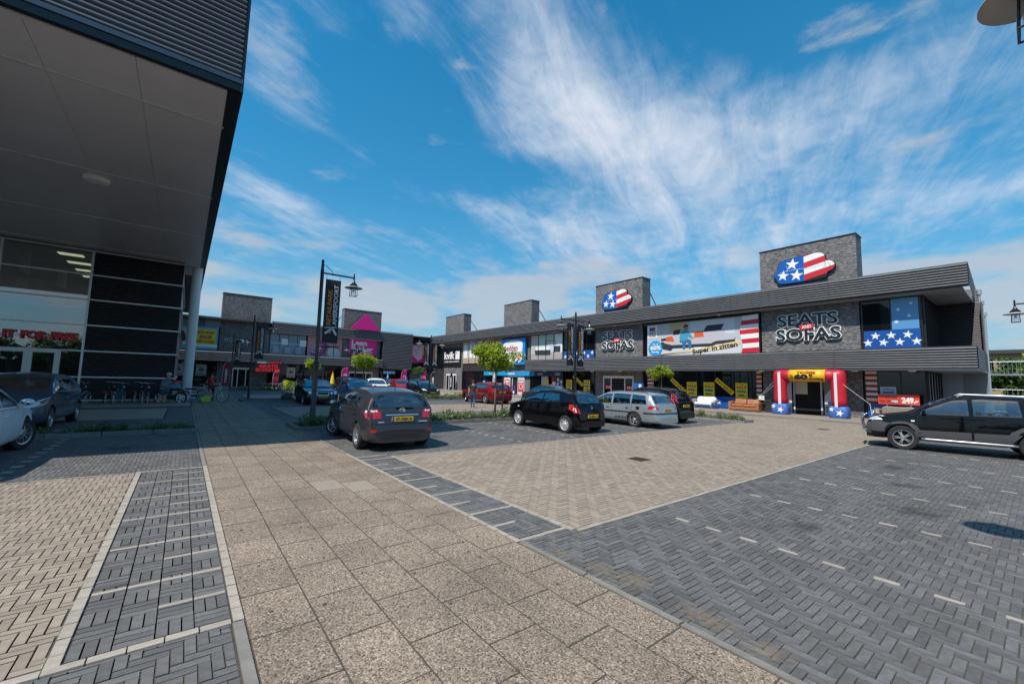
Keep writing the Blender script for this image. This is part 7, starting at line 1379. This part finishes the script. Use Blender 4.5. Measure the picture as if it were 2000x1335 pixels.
def person(label, X, Y, rz, H_, J, mats, rule, hair, hairm, extra=None):
    """J: joint -> (x,y,z) for a 1.75 m figure facing +y; one skinned body"""
    t = thing('person', label, 'person', (X, Y, .0), rz); t.scale = (H_/1.75,)*3
    R_ = dict(pelvis=(.15, .11), waist=(.13, .10), chest=(.165, .115), neckb=(.085, .075), neck=(.055, .055), head0=(.068, .078), head1=(.078, .095), head2=(.060, .075), hipl=(.095, .095), hipr=(.095, .095), kneel=(.062, .062), kneer=(.062, .062), ankl=(.042, .042), ankr=(.042, .042), heell=(.042, .042), heelr=(.042, .042), toel=(.034, .03), toer=(.034, .03), shl=(.062, .062), shr=(.062, .062), ell=(.046, .046), elr=(.046, .046), wrl=(.032, .032), wrr=(.032, .032), pal=(.04, .022), par=(.04, .022))
    E_ = [('pelvis', 'waist'), ('waist', 'chest'), ('chest', 'neckb'), ('neckb', 'neck'), ('neck', 'head0'), ('head0', 'head1'), ('head1', 'head2')]
    for s in 'lr': E_ += [('pelvis', 'hip'+s), ('hip'+s, 'knee'+s), ('knee'+s, 'ank'+s), ('ank'+s, 'heel'+s), ('heel'+s, 'toe'+s), ('neckb', 'sh'+s), ('sh'+s, 'el'+s), ('el'+s, 'wr'+s), ('wr'+s, 'pa'+s)]
    names = list(R_); me = bpy.data.meshes.new('body'); V = [Vector(J[n]) for n in names]; E2 = [(names.index(a), names.index(b)) for a, b in E_]; rr = [R_[n] for n in names]
    for s in 'lr':      # fingers and thumb rooted in the palm
        p, w = Vector(J['pa'+s]), Vector(J['wr'+s]); d = (p-w).normalized(); sd = Vector((1 if s == 'r' else -1, 0, 0)); lat = d.cross(sd); lat = (lat if lat.length > .1 else Vector((0, 1, 0))).normalized()
        for k, ln in enumerate((.075, .085, .08, .06)):
            a = len(V); V += [p+d*.045+lat*(.030-.020*k), p+d*(.045+ln*.5)+lat*(.030-.020*k)-sd*.008, p+d*(.045+ln)+lat*(.030-.020*k)-sd*.03]; rr += [(.011, .011), (.0095, .0095), (.008, .008)]; E2 += [(names.index('pa'+s), a), (a, a+1), (a+1, a+2)]
        a = len(V); V += [p+lat*.045, p+lat*.06+d*.04]; rr += [(.012, .012), (.010, .010)]; E2 += [(names.index('pa'+s), a), (a, a+1)]
    me.from_pydata(V, E2, []); o = bpy.data.objects.new('body', me); sk = o.modifiers.new('skin', 'SKIN'); sk.use_smooth_shade = True
    if not me.skin_vertices:
        bm = bmesh.new(); bm.from_mesh(me); lay_ = bm.verts.layers.skin.verify(); bm.to_mesh(me); bm.free()
    for i, d in enumerate(me.skin_vertices[0].data): d.radius = rr[i]; d.use_root = (i == 0)
    su = o.modifiers.new('sub', 'SUBSURF'); su.levels = 2; su.render_levels = 2
    m2 = realise(o); bpy.data.objects.remove(o); m2.name = 'body'; m2.materials.clear()
    for m in mats: m2.materials.append(m)
    for p in m2.polygons: p.material_index = rule(p.center); p.use_smooth = True
    o = bpy.data.objects.new('body', m2); COL.objects.link(o); o.parent = t
    h = Vector(J['head1']); b = MB(); b.sphere((h.x, h.y-.012, h.z+.05), (.092*hair, .112*hair, .105*hair), 16); hb = b.build('hair', hairm, t, 'all')
    b = MB(); b.sphere((h.x, h.y+.10, h.z-.005), (.014, .022, .022), 8); b.sphere((h.x-.085, h.y, h.z), (.012, .022, .032), 8); b.sphere((h.x+.085, h.y, h.z), (.012, .022, .032), 8); b.build('face_detail', M_skin, t, 'all'); b = MB(); b.sphere((h.x-.032, h.y+.090, h.z+.018), (.012, .008, .008), 8); b.sphere((h.x+.032, h.y+.090, h.z+.018), (.012, .008, .008), 8); b.build('eyes', M_blk, t); MB().sphere((h.x, h.y+.088, h.z-.055), (.025, .008, .007), 8).build('mouth', mat('lips', (.35, .11, .10), .5), t)
    if extra: extra(t)
    return t
walkJ = dict(pelvis=(0, 0, .95), waist=(0, .0, 1.08), chest=(0, .015, 1.28), neckb=(0, .01, 1.43), neck=(0, .02, 1.50), head0=(0, .03, 1.56), head1=(0, .035, 1.64), head2=(0, .03, 1.71), hipl=(-.09, 0, .88), hipr=(.09, 0, .88), kneel=(-.095, .13, .50), kneer=(.095, .04, .49), ankl=(-.09, .16, .10), ankr=(.09, -.24, .16), heell=(-.09, .13, .05), heelr=(.09, -.27, .11), toel=(-.10, .30, .04), toer=(.10, -.11, .04), shl=(-.19, 0, 1.40), shr=(.19, 0, 1.40), ell=(-.25, -.12, 1.14), elr=(.25, .06, 1.13), wrl=(-.26, -.10, .90), wrr=(.25, .18, .92), pal=(-.25, -.08, .82), par=(.24, .22, .84))
def r_tee(c):
    if c.z > 1.47: return 2
    if c.z < .10: return 3
    if abs(c.x) > .205 and c.z < 1.24: return 2
    return 0 if c.z > .98 or (c.z > .9 and abs(c.x) > .2) else 1
person('man in dark tee and jeans walking away beside the red estate car', 14.3, 22.06, rad(-38), 1.68, walkJ, [M_tee, M_jean, M_skin, M_shoe], r_tee, 1.06, M_hairb)
redJ = dict(walkJ, kneel=(-.10, .03, .50), kneer=(.10, .03, .50), ankl=(-.10, 0, .10), ankr=(.10, 0, .10), heell=(-.10, -.03, .05), heelr=(.10, -.03, .05), toel=(-.12, .14, .04), toer=(.12, .14, .04), ell=(-.27, .05, 1.16), elr=(.30, .02, 1.18), wrl=(-.20, .28, 1.10), wrr=(.28, .16, 1.38), pal=(-.16, .35, 1.08), par=(.25, .20, 1.46))
def strap(t): MB().tube([(-.12, .03, 1.46), (-.05, -.13, 1.36), (.10, -.14, 1.12), (.16, -.02, .98), (.08, .13, 1.10), (-.06, .15, 1.34), (-.12, .03, 1.46)], .014, 6).build('bag_strap', mat('strap yellow', (.6, .42, .05), .6), t)
person('person in red shirt and dark trousers with raised hand by the white bicycle', 1.42, 31.95, rad(10), 1.75, redJ, [M_redt, M_pant, M_skin, M_blk], r_tee, 1.05, M_hairb, strap)
womJ = dict(redJ, waist=(0, .02, 1.08), chest=(0, .06, 1.26), neckb=(0, .10, 1.40), neck=(0, .12, 1.46), head0=(0, .15, 1.52), head1=(0, .17, 1.59), head2=(0, .18, 1.66), shl=(-.18, .08, 1.37), shr=(.18, .08, 1.37), ell=(-.24, .20, 1.14), elr=(.24, .20, 1.14), wrl=(-.16, .42, 1.12), wrr=(.16, .42, 1.12), pal=(-.13, .50, 1.12), par=(.13, .50, 1.12))
def r_wom(c):
    if c.z > 1.44: return 2
    if c.z < .07: return 3
    if c.y > .40 and c.z > .9: return 2
    return 0 if c.z > .80 else 2
def skirt(t):
    MB().lathe([(.185, .98), (.215, .80), (.235, .52), (.225, .52), (.2, .8)], 24).build('skirt', mat('denim skirt', (.035, .085, .12), .8), t, 'all'); MB().lathe([(.175, 1.30), (.205, 1.10), (.235, .78), (.225, .78)], 24, (0, .02, 0)).build('jacket_hem', MATS['plaid'], t, 'all')
MATS['plaid'] = plaid()
person('blond woman in blue plaid jacket and denim skirt bending to a moped', -.78, 30.15, rad(-68), 1.72, womJ, [MATS['plaid'], MATS['plaid'], M_skin, M_pant], r_wom, 1.12, M_hairy, skirt)
bpy.data.scenes.remove(TMP)
